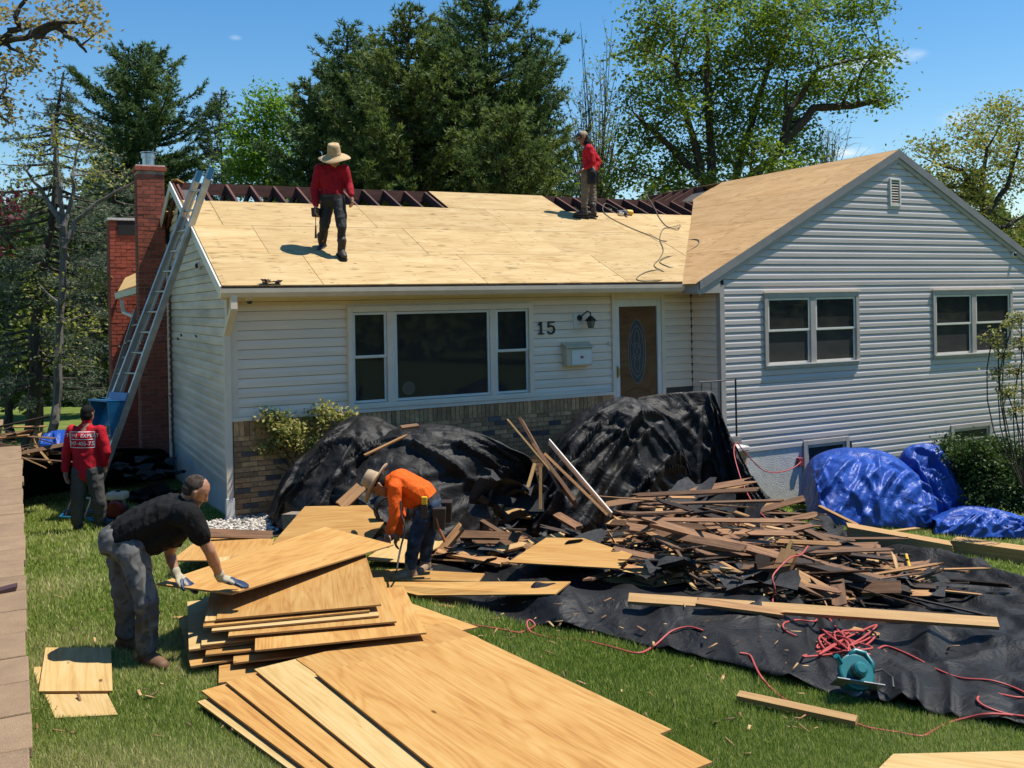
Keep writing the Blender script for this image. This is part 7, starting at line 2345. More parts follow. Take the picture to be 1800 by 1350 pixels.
# --- man in orange bending left over the sheet ---
def man_orange():
    foot = J(716, 1024, 10.0)
    root = empty('person', (foot[0], foot[1], foot[2]), 'man in orange long-sleeved shirt and wide-brimmed hat bending to the left', 'person')
    d = 10.0
    hipN, kneeN, ankN = J(748, 900, d - .10), J(728, 950, d - .14), J(722, 1004, d - .08)
    hipF, kneeF, ankF = J(760, 900, d + .14), J(752, 945, d + .16), J(748, 990, d + .22)
    pel = J(757, 888, d); waist = J(742, 866, d); chest = J(704, 846, d); neck = J(684, 846, d); hd = J(668, 852, d)
    shN, elN, wrN = J(694, 856, d - .16), J(694, 905, d - .20), J(684, 934, d - .22)
    shF, elF, wrF = J(690, 852, d + .16), J(704, 900, d + .2), J(700, 938, d + .15)
    f = unit(-RT * .45 - UP * .85 - FW * .15); u = unit(-RT * .82 + UP * .5)
    b = Org(); head(b, hd, f, u, 1.0); b.cap(neck, .055, hd - u * .03, .055)
    b.chain([pel, waist, chest, neck], [.11, .11, .12, .065])
    for (h, k, a) in ((hipN, kneeN, ankN), (hipF, kneeF, ankF)): b.chain([h, k, a], [.07, .05, .035])
    b.chain([chest, shN, elN, wrN], [.08, .05, .04, .028]); b.chain([chest, shF, elF, wrF], [.08, .05, .04, .028])
    hand(b, wrN, unit(-RT * .35 - UP * .9), RT * .8 + FW * .3, 1, .55, 1.05, .0115); hand(b, wrF, unit(-RT * .3 - UP * .9), RT, -1, .55, 1.05, .0115)
    body = b.build('body', M['skin_dark'], root, .009, 2)
    face_bits(body, hd, f, u)
    hair_cap(root, hd, f, u, 1.0, M['hair'])
    s = Org(); sq = (FW, 1.3)
    s.chain([pel * .45 + waist * .55, waist, chest, neck * .7 + chest * .3], [.128, .130, .128, .085], sq=sq)
    s.cap(J(722, 880, d), .085, J(700, 868, d), .09, sq=sq)
    s.chain([chest * .4 + shN * .6, shN, elN, wrN + (elN - wrN) * .08], [.085, .075, .060, .046]); s.chain([chest * .4 + shF * .6, shF, elF, wrF + (elF - wrF) * .1], [.085, .075, .060, .046])
    s.build('shirt', M['shirt_orange'], root, .011, 3, .010, 8, (1, 1, 1))
    p = Org()
    p.cap(pel + FW * .07, .118, pel - FW * .07, .118)
    p.chain([hipN * .6 + pel * .4, hipN, kneeN, ankN + UP * .05], [.115, .100, .074, .060]); p.chain([hipF * .6 + pel * .4, hipF, kneeF, ankF + UP * .05], [.115, .100, .074, .060])
    p.build('jeans', M['jeans'], root, .011, 3, .010, 8, (1, 1, 1.5))
    for (a, dv) in ((ankN, unit(-RT * .8 - FW * .45)), (ankF, unit(RT * .1 - FW * .6 - RT * .3))):
        o = Org(); boot(o, a, dv, 1.1, h=.15); bo = o.build('boot', M['boot_tan'], root, .010, 3); sole(bo, a, dv, 1.1)
    # hat: brim tilted, covers the face from the camera
    hat(root, hd + u * .055 - f * .0, u + f * .05, f, .225, .098, .135, M['felt'], .02, .045)
    # tool belt
    bl = MB(); ud = unit(waist - pel); rd = unit(np.cross(ud, FW))
    c0 = pel * .62 + waist * .38
    n = 20; vs_ = []
    for z in (-.03, .03):
        for q in range(n):
            a = 2 * math.pi * q / n; vs_.append(c0 + ud * z + rd * .142 * math.cos(a) + FW * .180 * math.sin(a))
    bl.add(vs_, [(q, (q + 1) % n, n + (q + 1) % n, n + q) for q in range(n)])
    belt = bl.build('tool_belt', M['leather'], root)
    b1 = MB(); pouch(b1, J(772, 892, d - .16), FW, RT, UP, .14, .10, .22); b1.build('pouch', M['leather'], belt, bevel=.01)
    b1 = MB(); pouch(b1, J(785, 880, d + .02), FW, RT, UP, .12, .16, .22); b1.build('pouch', M['leather'], belt, bevel=.01)
    b1 = MB(); pouch(b1, J(746, 888, d - .21), FW, RT, UP, .07, .05, .13); b1.build('pouch', M['leather'], belt, bevel=.006)
    MB().box(-.02, .02, -.016, .016, -.04, .045).build('x', M['yellow'], None) if False else None
    tm = J(746, 880, d - .215)
    MB().hexa([tm + RT * x * .028 + FW * y * .02 - UP * .04 for x, y in ((-1, -1), (1, -1), (1, 1), (-1, 1))], [tm + RT * x * .028 + FW * y * .02 + UP * .04 for x, y in ((-1, -1), (1, -1), (1, 1), (-1, 1))]).build('tape_measure', M['yellow'], belt, bevel=.006)
    MB().tube([J(767, 910, d - .2), J(772, 930, d - .2)], .012, 8).tube([J(772, 930, d - .2), J(782, 952, d - .2)], .017, 8).build('hammer_handle', M['handle_wood'], belt)


man_orange()


# --- man in red with back to the camera ---
def man_red():
    d = 12.75
    foot = J(158, 930, d)
    g = float(gz(foot[0], foot[1]))
    root = empty('person', (foot[0], foot[1], g), 'man in red long-sleeved work shirt seen from behind, standing on the lawn', 'person')
    hipL, kneeL, ankL = J(140, 836, d), J(137, 882, d - .02), J(136, 918, d)
    hipR, kneeR, ankR = J(166, 836, d), J(174, 882, d - .02), J(176, 915, d + .06)
    pel = J(153, 828, d); waist = J(152, 800, d); chest = J(150, 768, d); neck = J(152, 742, d); hd = J(154, 728, d + .01)
    shL, elL, wrL = J(127, 757, d), J(117, 796, d), J(115, 828, d - .03)
    shR, elR, wrR = J(176, 757, d), J(186, 794, d), J(183, 818, d + .08)
    f = unit(FW * .95 + RT * .22); u = UP
    b = Org(); head(b, hd, f, u, .98); b.cap(neck, .055, hd - UP * .03, .056)
    b.chain([pel, waist, chest, neck], [.115, .11, .12, .06])
    for (h, k, a) in ((hipL, kneeL, ankL), (hipR, kneeR, ankR)): b.chain([h, k, a], [.075, .05, .035])
    b.chain([chest, shL, elL, wrL], [.08, .05, .04, .028]); b.chain([chest, shR, elR, wrR], [.08, .05, .04, .028])
    hand(b, wrL, unit(-UP + RT * .12), RT, 1, .4, 1.05, .0118); hand(b, wrR, unit(-UP * .8 + FW * .3), -RT, 1, .5, 1.05, .0118)
    body = b.build('body', M['skin'], root, .010, 2)
    face_bits(body, hd, f, u)
    hair_cap(root, hd, f, u, 1.0, M['hair'], low=.012)
    s = Org(); sq = (RT, 1.38)
    s.chain([pel - UP * .01, waist, chest, neck * .55 + chest * .45], [.133, .130, .132, .085], sq=sq)
    s.chain([chest * .35 + shL * .65, shL, elL, wrL + UP * .02], [.085, .078, .066, .050]); s.chain([chest * .35 + shR * .65, shR, elR, wrR + UP * .02], [.085, .078, .066, .050])
    s.cap(neck, .066, neck + UP * .01, .064)
    sh = s.build('shirt', M['shirt_red'], root, .011, 4, .009, 7, (1, 1, 1))
    p = Org()
    p.cap(pel + RT * .07, .128, pel - RT * .07, .128)
    p.chain([hipL * .7 + pel * .3, hipL, kneeL, ankL + UP * .02], [.122, .108, .090, .078]); p.chain([hipR * .7 + pel * .3, hipR, kneeR, ankR + UP * .02], [.122, .108, .090, .078])
    p.build('sweatpants', M['pants_grey'], root, .012, 3, .013, 6, (1, 1, 1.2))
    for (a, dv) in ((ankL, unit(FW + RT * -.2)), (ankR, unit(FW + RT * .3))):
        o = Org(); boot(o, a + np.array([0, 0, g + .075 - a[2]]), dv, 1.05, h=.08); bo = o.build('shoe', M['boot_black'], root, .011, 2); sole(bo, a + np.array([0, 0, g + .075 - a[2]]), dv, 1.05, m_='sole_dark')
    # white print on the back, wrapped onto the shirt
    ctr = J(149.5, 771, d) - FW * .5

    inv = sh.matrix_world.inverted() if False else Matrix.Translation(-wloc(sh))

    def wrap(me, name):
        """lay a flat print onto the shirt by casting it forward"""
        dl = Vector(FW)
        for v in me.vertices:
            w = Vector(ctr + RT * v.co.x + UP * v.co.y)
            hit, loc, nor, _ = sh.ray_cast(inv @ w, dl)
            v.co = (loc - dl * 0.006) if hit else inv @ (w + dl * .4)
        me.materials.clear(); me.materials.append(M['print'])
        o = bpy.data.objects.new(name, me); COL.objects.link(o); o.parent = sh
        return o
    M['print'] = mat('white_print', (0.72, 0.70, 0.70), (0.60, 0.58, 0.58), 40, 0.7)
    for (txt, sz, dy) in (('TOP-L  EXPERT', .064, .052), ('ROOFING', .0, 0), ('347-405-75', .070, -.052)):
        if sz: wrap(text_mesh(txt, sz, 0.0), 'shirt_print')
        if sz:
            o = COL.objects[-1] if False else None
    # frame of the print
    fr = []
    W, H = .165, .105
    pts = [(-W, -H), (W, -H), (W, H), (-W, H)]
    b = MB()
    for (x0, x1, y0, y1) in ((-W, W, H - .008, H), (-W, W, -H, -H + .008), (-W, -W + .008, -H + .008, H - .008), (W - .008, W, -H + .008, H - .008), (-W + .02, W - .02, .002, .010)):
        k = 14 if x1 - x0 > y1 - y0 else 1; m = 8 if k == 1 else 1
        for i in range(k):
            for j in range(m):
                xa, xb = x0 + (x1 - x0) * i / k, x0 + (x1 - x0) * (i + 1) / k; ya, yb_ = y0 + (y1 - y0) * j / m, y0 + (y1 - y0) * (j + 1) / m
                b.add([(xa, ya, 0), (xb, ya, 0), (xb, yb_, 0), (xa, yb_, 0)], [(0, 1, 2, 3)])
    me = bpy.data.meshes.new('print_frame'); me.from_pydata(b.v, [], b.f)
    wrap(me, 'shirt_print')
    return sh


_off = {}
def _shift_text(me, dy):
    for v in me.vertices: v.co.y += dy
    return me


_tm = text_mesh
def text_mesh(s, size, ext, font_shear=0.0):
    me = _tm(s, size, ext, font_shear)
    dy = {'TOP-L  EXPERT': .052, '347-405-75': -.05}.get(s, 0)
    return _shift_text(me, dy)


man_red()


# --- roofer in the straw hat ---
def man_roof_hat():
    ft = roof_pt(600, 452); d = float((ft - CAM) @ FW)
    root = empty('person', ft, 'roofer in crimson shirt and tall straw hat walking on the front roof', 'person')
    hipL, kneeL, ankL = J(575, 358, d + .12), J(570, 397, d + .08), J(567, 430, d + .30)
    hipR, kneeR, ankR = J(596, 358, d + .05), J(601, 398, d - .08), J(600, 439, d - .02)
    pel = J(585, 350, d + .08); waist = J(584, 334, d + .08); chest = J(583, 308, d + .08); neck = J(586, 290, d + .06); hd = J(588, 279, d + .02)
    shL, elL, wrL = J(562, 297, d + .08), J(553, 334, d + .08), J(555, 362, d)
    shR, elR, wrR = J(605, 298, d + .06), J(613, 325, d + .1), J(617, 344, d - .02)
    f = unit(-FW * .75 - UP * .5 + RT * .15); u = unit(UP - FW * .45)
    b = Org(); head(b, hd, f, u, 1.0); b.cap(neck, .055, hd - u * .03, .055)
    b.chain([pel, waist, chest, neck], [.11, .11, .125, .065])
    for (h, k, a) in ((hipL, kneeL, ankL), (hipR, kneeR, ankR)): b.chain([h, k, a], [.07, .05, .035])
    b.chain([chest, shL, elL, wrL], [.08, .05, .04, .028]); b.chain([chest, shR, elR, wrR], [.08, .05, .04, .028])
    hand(b, wrL, unit(-UP), RT, -1, .6, 1.08, .0125); hand(b, wrR, unit(-UP * .9 + RT * .2), -RT, 1, .6, 1.08, .0125)
    body = b.build('body', M['skin'], root, .010, 2)
    face_bits(body, hd, f, u)
    hair_cap(root, hd, f, u, .96, M['hair'])
    s = Org(); sq = (RT, 1.35)
    s.chain([pel + UP * .01, waist, chest, neck * .6 + chest * .4], [.122, .124, .130, .085], sq=sq)
    s.chain([chest * .35 + shL * .65, shL, elL, wrL + UP * .02], [.085, .078, .066, .046]); s.chain([chest * .35 + shR * .65, shR, elR, wrR + UP * .02], [.085, .078, .066, .046])
    s.cap(neck, .066, neck + UP * .01, .064)
    s.build('shirt', M['shirt_darkred'], root, .012, 3, .010, 7)
    p = Org()
    p.cap(pel + RT * .06, .122, pel - RT * .06, .122)
    p.chain([hipL * .7 + pel * .3, hipL, kneeL], [.115, .104, .076]); p.chain([hipR * .7 + pel * .3, hipR, kneeR], [.115, .104, .076])
    p.chain([kneeL, ankL + UP * .03], [.070, .052]); p.chain([kneeR, ankR + UP * .03], [.070, .052])
    p.build('trousers', M['pants_black'], root, .012, 3, .012, 7)
    for (a, dv) in ((ankL, unit(-FW * .8 - RT * .2 - UP * .35)), (ankR, unit(-FW * .7 + RT * .35 - UP * .3))):
        o = Org(); boot(o, a, dv, 1.1, up=unit(np.cross(np.cross(dv, UP), dv)), h=.13); bo = o.build('boot', M['boot_black'], root, .011, 2); sole(bo, a, dv, 1.1, up=unit(np.cross(np.cross(dv, UP), dv)), m_='sole_dark')
    hat(root, hd + u * .055, u, f, .235, .105, .17, M['straw'], .05, -.0)
    bl = MB(); n = 20; vs_ = []
    for z in (-.022, .022):
        for q in range(n):
            a = 2 * math.pi * q / n; vs_.append(pel + UP * (.035 + z) + RT * .178 * math.cos(a) + FW * .136 * math.sin(a))
    bl.add(vs_, [(q, (q + 1) % n, n + (q + 1) % n, n + q) for q in range(n)])
    belt = bl.build('belt', M['leather'], root)
    c = J(555, 373, d + .02)
    MB().hexa([c + RT * x * .05 + FW * y * .05 - UP * .07 for x, y in ((-1, -1), (1, -1), (1, 1), (-1, 1))], [c + RT * x * .06 + FW * y * .06 + UP * .06 for x, y in ((-1, -1), (1, -1), (1, 1), (-1, 1))]).build('tool_pouch', M['leather'], belt, bevel=.01)
    MB().tube([c - UP * .07, c - UP * .22], .006, 5).tube([c - UP * .20, c - UP * .38], [.010, .018], 6).build('hammer', M['boot_black'], belt)


man_roof_hat()


# --- roofer in the cap ---
def man_roof_cap():
    ft = roof_pt(1028, 382); d = float((ft - CAM) @ FW)
    root = empty('person', ft, 'roofer in bright red shirt and two-tone cap standing near the ridge', 'person')
    hipL, kneeL, ankL = J(1030, 305, d - .10), J(1028, 342, d - .10), J(1027, 373, d - .08)
    hipR, kneeR, ankR = J(1040, 305, d + .10), J(1042, 342, d + .10), J(1042, 372, d + .02)
    pel = J(1036, 300, d); waist = J(1036, 288, d); chest = J(1035, 268, d); neck = J(1031, 253, d); hd = J(1025, 243, d)
    shL, elL, wrL = J(1036, 262, d - .17), J(1042, 284, d - .20), J(1028, 296, d - .22)
    shR, elR, wrR = J(1037, 262, d + .17), J(1052, 284, d + .14), J(1046, 300, d + .05)
    f = unit(-RT * .85 - UP * .35 - FW * .3); u = unit(UP - RT * .35)
    b = Org(); head(b, hd, f, u, 1.0); b.cap(neck, .055, hd - u * .03, .055)
    b.chain([pel, waist, chest, neck], [.10, .10, .115, .065])
    for (h, k, a) in ((hipL, kneeL, ankL), (hipR, kneeR, ankR)): b.chain([h, k, a], [.07, .05, .035])
    b.chain([chest, shL, elL, wrL], [.08, .05, .04, .028]); b.chain([chest, shR, elR, wrR], [.08, .05, .04, .028])
    hand(b, wrL, unit(-RT * .8 - UP * .4), -UP, 1, .5, 1.08, .0125); hand(b, wrR, unit(-RT * .6 - UP * .6), -FW, 1, .5, 1.08, .0125)
    body = b.build('body', M['skin_dark'], root, .010, 2)
    face_bits(body, hd, f, u)
    hb = Org(); r_ = np.cross(f, u); ax = np.array([r_, f, u])
    hb.ell(hd - f * .035 - u * .02, (.085, .075, .10), ax); hb.cap(neck + UP * .02, .085, hd - f * .05 - u * .06, .07)
    hb.build('neck_hood', M['shirt_black'], root, .010, 2)
    s = Org(); sq = (FW, 1.3)
    s.chain([pel, waist, chest, neck * .6 + chest * .4], [.118, .118, .124, .08], sq=sq)
    s.chain([chest * .35 + shL * .65, shL, elL, wrL + (elL - wrL) * .1], [.085, .078, .066, .048]); s.chain([chest * .35 + shR * .65, shR, elR, wrR + (elR - wrR) * .1], [.085, .078, .066, .048])
    s.build('shirt', M['shirt_red'], root, .012, 3, .010, 7)
    p = Org()
    p.cap(pel + FW * .06, .112, pel - FW * .06, .112)
    p.chain([hipL * .7 + pel * .3, hipL, kneeL, ankL + UP * .03], [.108, .096, .074, .058]); p.chain([hipR * .7 + pel * .3, hipR, kneeR, ankR + UP * .03], [.108, .096, .074, .058])
    p.build('trousers', M['pants_tan'], root, .012, 3, .012, 8, (1, 1, 2))
    for (a, dv) in ((ankL, unit(-RT * .9 - FW * .2)), (ankR, unit(-RT * .85 - FW * .3))):
        o = Org(); boot(o, a, dv, 1.1, h=.11); bo = o.build('boot', M['boot_black'], root, .011, 2); sole(bo, a, dv, 1.1, m_='sole_dark')
    cp = Org(); cp.ell(hd + u * .056 - f * .004, (.092, .112, .085), ax); cap_ = cp.build('cap', M['felt'], root, .009, 2)
    MB().slab([hd + f * .09 + u * .045 + r_ * q * .075 + f * k_ for q, k_ in ((-1, 0), (-.75, .075), (0, .10), (.75, .075), (1, 0))], u, .010).build('visor', M['felt'], cap_)
    fp = Org(); fp.ell(hd + u * .058 + f * .040, (.086, .080, .080), ax); fp.build('cap_front', M['boot_black'], cap_, .009, 2)
    b1 = MB(); pouch(b1, J(1040, 300, d - .17), FW, RT, UP, .18, .10, .26); b1.build('tool_pouch', M['pants_black'], root, bevel=.015)
    b1 = MB(); pouch(b1, J(1048, 302, d + .10), FW, RT, UP, .12, .12, .24); b1.build('tool_pouch', M['leather'], root, bevel=.015)
    b2 = MB()
    for k in range(4):
        c = J(1040, 306 + k, d - .235)
        b2.tube([c + RT * (.065 + .006 * k) * math.cos(a) + UP * (.105 - .008 * k) * math.sin(a) - FW * .006 * k for a in np.linspace(0, 2 * math.pi, 20)], .007, 5)
    b2.build('hose_coil', M['rubber'], root)


man_roof_cap()
# ------------------------------------------------------------------ ladders, tools, cords
def ladder(name, label, b0, b1, t0, t1, n, rail_mat, rw=0.075, rt=0.03, holes=True, skip=0.0):
    """rails b0-t0 and b1-t1, n rungs; each rail and rung its own part"""
    b0, b1, t0, t1 = [np.asarray(p, float) for p in (b0, b1, t0, t1)]
    root = empty(name, (b0 + b1) / 2, label, 'ladder')
    side = unit(b1 - b0)
    for (a, b) in ((b0, t0), (b1, t1)):
        r_ = stick('rail', rail_mat, a, b, rt, rw, 0, root, up=tuple(np.cross(unit(b - a), side)))
        if holes:
            hb = MB()
            L = np.linalg.norm(b - a)
            for i in range(1, n):
                p = a + (b - a) * i / n
                Mx = Matrix.Translation(Vector(p)) @ Vector(side).to_track_quat('Z', 'Y').to_matrix().to_4x4()
                hb.lathe([(0.0, -rt / 2 - .003), (0.014, -rt / 2 - .003), (0.014, rt / 2 + .003), (0, rt / 2 + .003)], n=8, M=Mx)
            hb.build('rung_end', M['black_metal'], r_)
    for i in range(1, n):
        p, q = b0 + (t0 - b0) * i / n, b1 + (t1 - b1) * i / n
        MB().tube([p + side * .015, q - side * .015], 0.016, 8).build('rung', rail_mat, root)
    return root, side


# main hoist ladder from the lawn to the rake
lb1 = atz(152, 915, -0.33); lt1 = at(371, 297, 14.35)
lb0 = at(120, 905, 14.35); lb0[2] = -0.33; lt0 = at(351, 302, 14.65)
lad, lside = ladder('hoist_ladder', 'tall aluminium hoist ladder leaning on the left roof edge', lb0, lb1, lt0, lt1, 17, M['alu'], .10, .036)
for (t_, b_) in ((lt0, lb0), (lt1, lb1)):
    e = unit(t_ - b_)
    stick('blue_end_cap', M['blue_metal'], t_ - e * .16, t_ + e * .02, 0.040, 0.084, 0, lad, up=tuple(np.cross(e, lside)))
# inner fly section rails
for k in (0.22, 0.78):
    p = lb0 + (lb1 - lb0) * k; q = lt0 + (lt1 - lt0) * k
    e = unit(q - p); nn = np.cross(e, lside)
    stick('track_rail', M['alu'], p + e * .3 + nn * .03, q - e * .3 + nn * .03, 0.022, 0.03, 0, lad, up=tuple(nn))
# lower dusty half of the near rail and carriage
e = unit(lt1 - lb1)
fk = 0.30
c = lb0 * .5 + lb1 * .5 + (lt0 + lt1 - lb0 - lb1) * .5 * fk
nn = np.cross(e, lside); nn = nn if nn[2] > 0 else -nn
car = empty('hoist_carriage', c, 'blue steel hoist carriage riding on the tall ladder', 'hoist')
w2 = np.linalg.norm(lb1 - lb0) / 2 - .01
bp = lambda s_, l_, n_: c + lside * s_ + e * l_ + nn * n_
MB().hexa([bp(-w2, -.22, .05), bp(w2, -.22, .05), bp(w2, .30, .05), bp(-w2, .30, .05)], [bp(-w2, -.22, .075), bp(w2, -.22, .075), bp(w2, .30, .075), bp(-w2, .30, .075)]).build('back_plate', M['blue_metal'], car, bevel=.004)
for s_ in (-w2, w2 - .02):                              # triangular side cheeks
    a = [bp(s_, -.42, .07), bp(s_, .18, .07), bp(s_, .12, .34)]
    b_ = [p + lside * .02 for p in a]
    MB().add(a + b_, [(0, 1, 2), (5, 4, 3), (0, 3, 4, 1), (1, 4, 5, 2), (2, 5, 3, 0)]).build('side_cheek', M['blue_metal'], car)
MB().hexa([bp(-w2, .15, .08), bp(w2, .15, .08), bp(w2, .11, .36), bp(-w2, .11, .36)], [bp(-w2, .175, .08), bp(w2, .175, .08), bp(w2, .135, .36), bp(-w2, .135, .36)]).build('load_shelf', M['blue_metal'], car)
MB().hexa([bp(-.02, .178, .22), bp(.10, .178, .22), bp(.10, .176, .30), bp(-.02, .176, .30)], [bp(-.02, .182, .22), bp(.10, .182, .22), bp(.10, .180, .30), bp(-.02, .180, .30)]).build('label_plate', M['white'], car)
# second ladder behind, leaning on the rear eave
s0 = at(136, 812, 16.6); s0[2] = float(gz(s0[0], s0[1])); s1 = at(158, 812, 16.2); s1[2] = float(gz(s1[0], s1[1]))
l2, _ = ladder('extension_ladder', 'dusty aluminium ladder behind the blue hoist leaning on the rear gutter', s0, s1, at(240, 545, 17.6), at(258, 540, 17.3), 11, M['alu_dirty'], .08, .03)
p = at(212, 650, 16.9); stick('yellow_label', M['yellow'], at(197, 651, 16.7), at(214, 648, 16.72), .09, .004, 0, l2)

# petrol engine of the hoist
def engine():
    c = at(203, 892, 13.6); c[2] = float(gz(c[0], c[1]))
    root = empty('hoist_engine', c, 'small red and cream petrol engine on the lawn by the ladder foot', 'engine')
    red = mat('engine_red', (0.20, 0.012, 0.010), (0.15, 0.010, 0.008), 6, 0.4)
    cream = mat('tank_cream', (0.62, 0.55, 0.38), (0.52, 0.46, 0.32), 6, 0.4)
    X, Y, Z = RT * 1, FW * 1, np.array([0, 0, 1.0])
    def blk(x0, x1, y0, y1, z0, z1): return [c + X * x + Y * y + Z * z0 for x, y in ((x0, y0), (x1, y0), (x1, y1), (x0, y1))], [c + X * x + Y * y + Z * z1 for x, y in ((x0, y0), (x1, y0), (x1, y1), (x0, y1))]
    MB().hexa(*blk(-.15, .15, -.12, .12, .04, .20)).build('crankcase', M['black_metal'], root, bevel=.02)
    MB().lathe([(0, -.15), (.10, -.15), (.125, -.12), (.125, -.06), (0, -.06)], n=20, M=Matrix.Translation(Vector(c + Z * .17 + X * .04)) @ Vector(Y).to_track_quat('Z', 'Y').to_matrix().to_4x4()).build('recoil_cover', red, root, smooth=False)
    MB().hexa(*blk(-.10, .17, -.11, .10, .29, .40)).build('fuel_tank', cream, root, bevel=.035)
    MB().lathe([(0, 0), (.032, 0), (.032, .03), (0, .035)], c + Z * .40 + X * .04, 14).build('fuel_cap', M['black_metal'], root)
    MB().hexa(*blk(-.20, -.06, -.08, .08, .20, .33)).build('air_filter', M['black_metal'], root, bevel=.02)
    MB().hexa(*blk(-.17, .10, -.04, .12, .20, .29)).build('cylinder_fins', M['alu'], root)
    b = MB()
    for s_ in (-.16, .16): b.tube([c + X * -.30 + Y * s_ + Z * .03, c + X * .24 + Y * s_ + Z * .03], .014, 6)
    b.tube([c + X * -.30 + Y * -.16 + Z * .03, c + X * -.30 + Y * .16 + Z * .03], .014, 6); b.tube([c + X * .24 + Y * -.16 + Z * .03, c + X * .24 + Y * .16 + Z * .03], .014, 6)
    b.build('base_frame', M['blue_metal'], root)
engine()
# blue foot frame of the hoist on the grass
b = MB()
q = [atz(u, v, -.19) for u, v in ((105, 908), (190, 912), (196, 900), (118, 897))]
b.tube(q + [q[0]], .012, 6)
b.build('foot_frame', M['blue_metal'], lad)


def cord(name, label, pts, r, m_, cat='cable', jit=0.0, parent=None, n=10):
    """smooth tube through world points"""
    P = np.array(pts); out = []
    m = (len(P) - 1) * n
    for i in range(m + 1): out.append(lerp_poly(P, i / m))
    return tag(MB().tube(out, r, 6).build(name, m_, None, smooth=True, origin=out[0]), label, cat)


M['cord_red'] = mat('red_cord', (0.42, 0.065, 0.055), (0.34, 0.05, 0.045), 20, 0.55)
M['cord_black'] = mat('black_cord', (0.015, 0.015, 0.014), None, 20, 0.6)
M['hose'] = mat('air_hose', (0.13, 0.115, 0.07), (0.09, 0.08, 0.05), 20, 0.5)
S = lambda u, v, dz=.012: ats(u, v, dz)
cord('power_cable', 'pink-red cord crossing the grass to the loop on the tarp edge', [S(810, 1095, .03), S(840, 1100, .03), S(880, 1106, .03), S(910, 1112, .03), S(925, 1108, .03), S(940, 1100, .06), S(932, 1090, .10), S(926, 1096, .08), S(935, 1112, .03), S(975, 1122), S(1015, 1124), S(1070, 1136, .03), S(1120, 1148, .04), S(1150, 1135), S(1180, 1110), S(1210, 1102), S(1235, 1108)], .0085, M['cord_red'])
coil = []
rr = random.Random(4)
for i in range(46):
    a = i * 0.9
    k = rr.uniform(.35, 1.0)
    coil.append(S(1480 + 55 * k * math.cos(a) + rr.uniform(-22, 22), 1128 + 24 * k * math.sin(a * 1.13) + rr.uniform(-8, 8), .015 + .05 * rr.random()))
cord('power_cable', 'tangled coil of red cord above the circular saw', [S(1400, 1118), S(1380, 1108), S(1378, 1096), S(1400, 1090), S(1432, 1092), S(1440, 1080), S(1455, 1085), S(1475, 1110), S(1490, 1125)] + coil + [S(1545, 1140)], .0085, M['cord_red'])
cord('power_cable', 'red cord running from the coil out to the right edge', [S(1545, 1140), S(1560, 1136), S(1600, 1152), S(1650, 1178), S(1690, 1192), S(1740, 1196), S(1780, 1208), S(1815, 1225)], .0085, M['cord_red'])
cord('power_cable', 'red cord looping over the front fold of the tarp at right', [S(1830, 1225), S(1790, 1226), S(1740, 1218), S(1718, 1228), S(1732, 1242), S(1775, 1256), S(1830, 1262), S(1790, 1258), S(1740, 1255), S(1700, 1262), S(1665, 1272), S(1640, 1285, .03), S(1620, 1294, .03), S(1580, 1288, .03), S(1530, 1280, .03), S(1505, 1272, .03)], .0085, M['cord_red'])
cord('power_cable', 'red cord hanging from the tarp onto the lath', [S(1300, 1148), S(1318, 1152), S(1328, 1172), S(1338, 1190, .03), S(1355, 1210, .03), S(1380, 1230, .03), S(1402, 1238, .03)], .0085, M['cord_red'])
cord('power_cable', 'red cord draped over the splintered timber in the pile', [at(1420, 960, 9.2), at(1408, 975, 8.9), at(1390, 980, 8.75), at(1368, 1000, 8.6), at(1358, 1015, 8.5), at(1362, 1035, 8.45), at(1358, 1055, 8.45), S(1364, 1072, .03)], .008, M['cord_red'])
cord('power_cable', 'red cord running down the hung tarp from the wall outlet', [at(1408, 812, 15.35), at(1395, 822, 15.2), at(1370, 830, 14.9), at(1345, 828, 14.6), at(1325, 812, 14.3), at(1305, 790, 14.1), at(1295, 778, 14.0), at(1290, 795, 13.3), at(1300, 835, 12.9), at(1315, 870, 12.5), at(1335, 900, 12.0), at(1365, 925, 11.6)], .0085, M['cord_red'])
cord('power_cable', 'black cord trailing from the man in orange to the plywood', [at(704, 880, 9.75), at(706, 905, 9.7), at(712, 930, 9.65), at(705, 960, 9.6), at(700, 985, 9.5), at(697, 1005, 9.4), S(692, 1028, .05), S(680, 1050, .05)], .010, M['cord_black'])
ob = MB(); p = aty(1407, 812, -G - .05)
ob.box(p[0] - .05, p[0] + .05, p[1] - .02, p[1] + .045, p[2] - .07, p[2] + .07)
tag(ob.build('outlet_box', mat('outlet_red', (0.25, 0.03, 0.03), (0.18, 0.03, 0.03), 9, .6), origin=p, bevel=.008), 'small outdoor outlet box with red plugs on the foundation', 'outlet')
# black hose coil beside the orange shirt
hb = MB(); hc = at(690, 898, 10.35)
for k in range(5):
    hb.tube([hc + RT * (.17 + .008 * k) * math.cos(a) + UP * (.15 + .008 * k) * math.sin(a) + FW * (.02 * k) for a in np.linspace(0, 2 * math.pi, 28)], .016, 6)
tag(hb.build('hose_coil', M['rubber'], origin=hc), 'coil of black hose hanging behind the orange sleeve', 'hose')

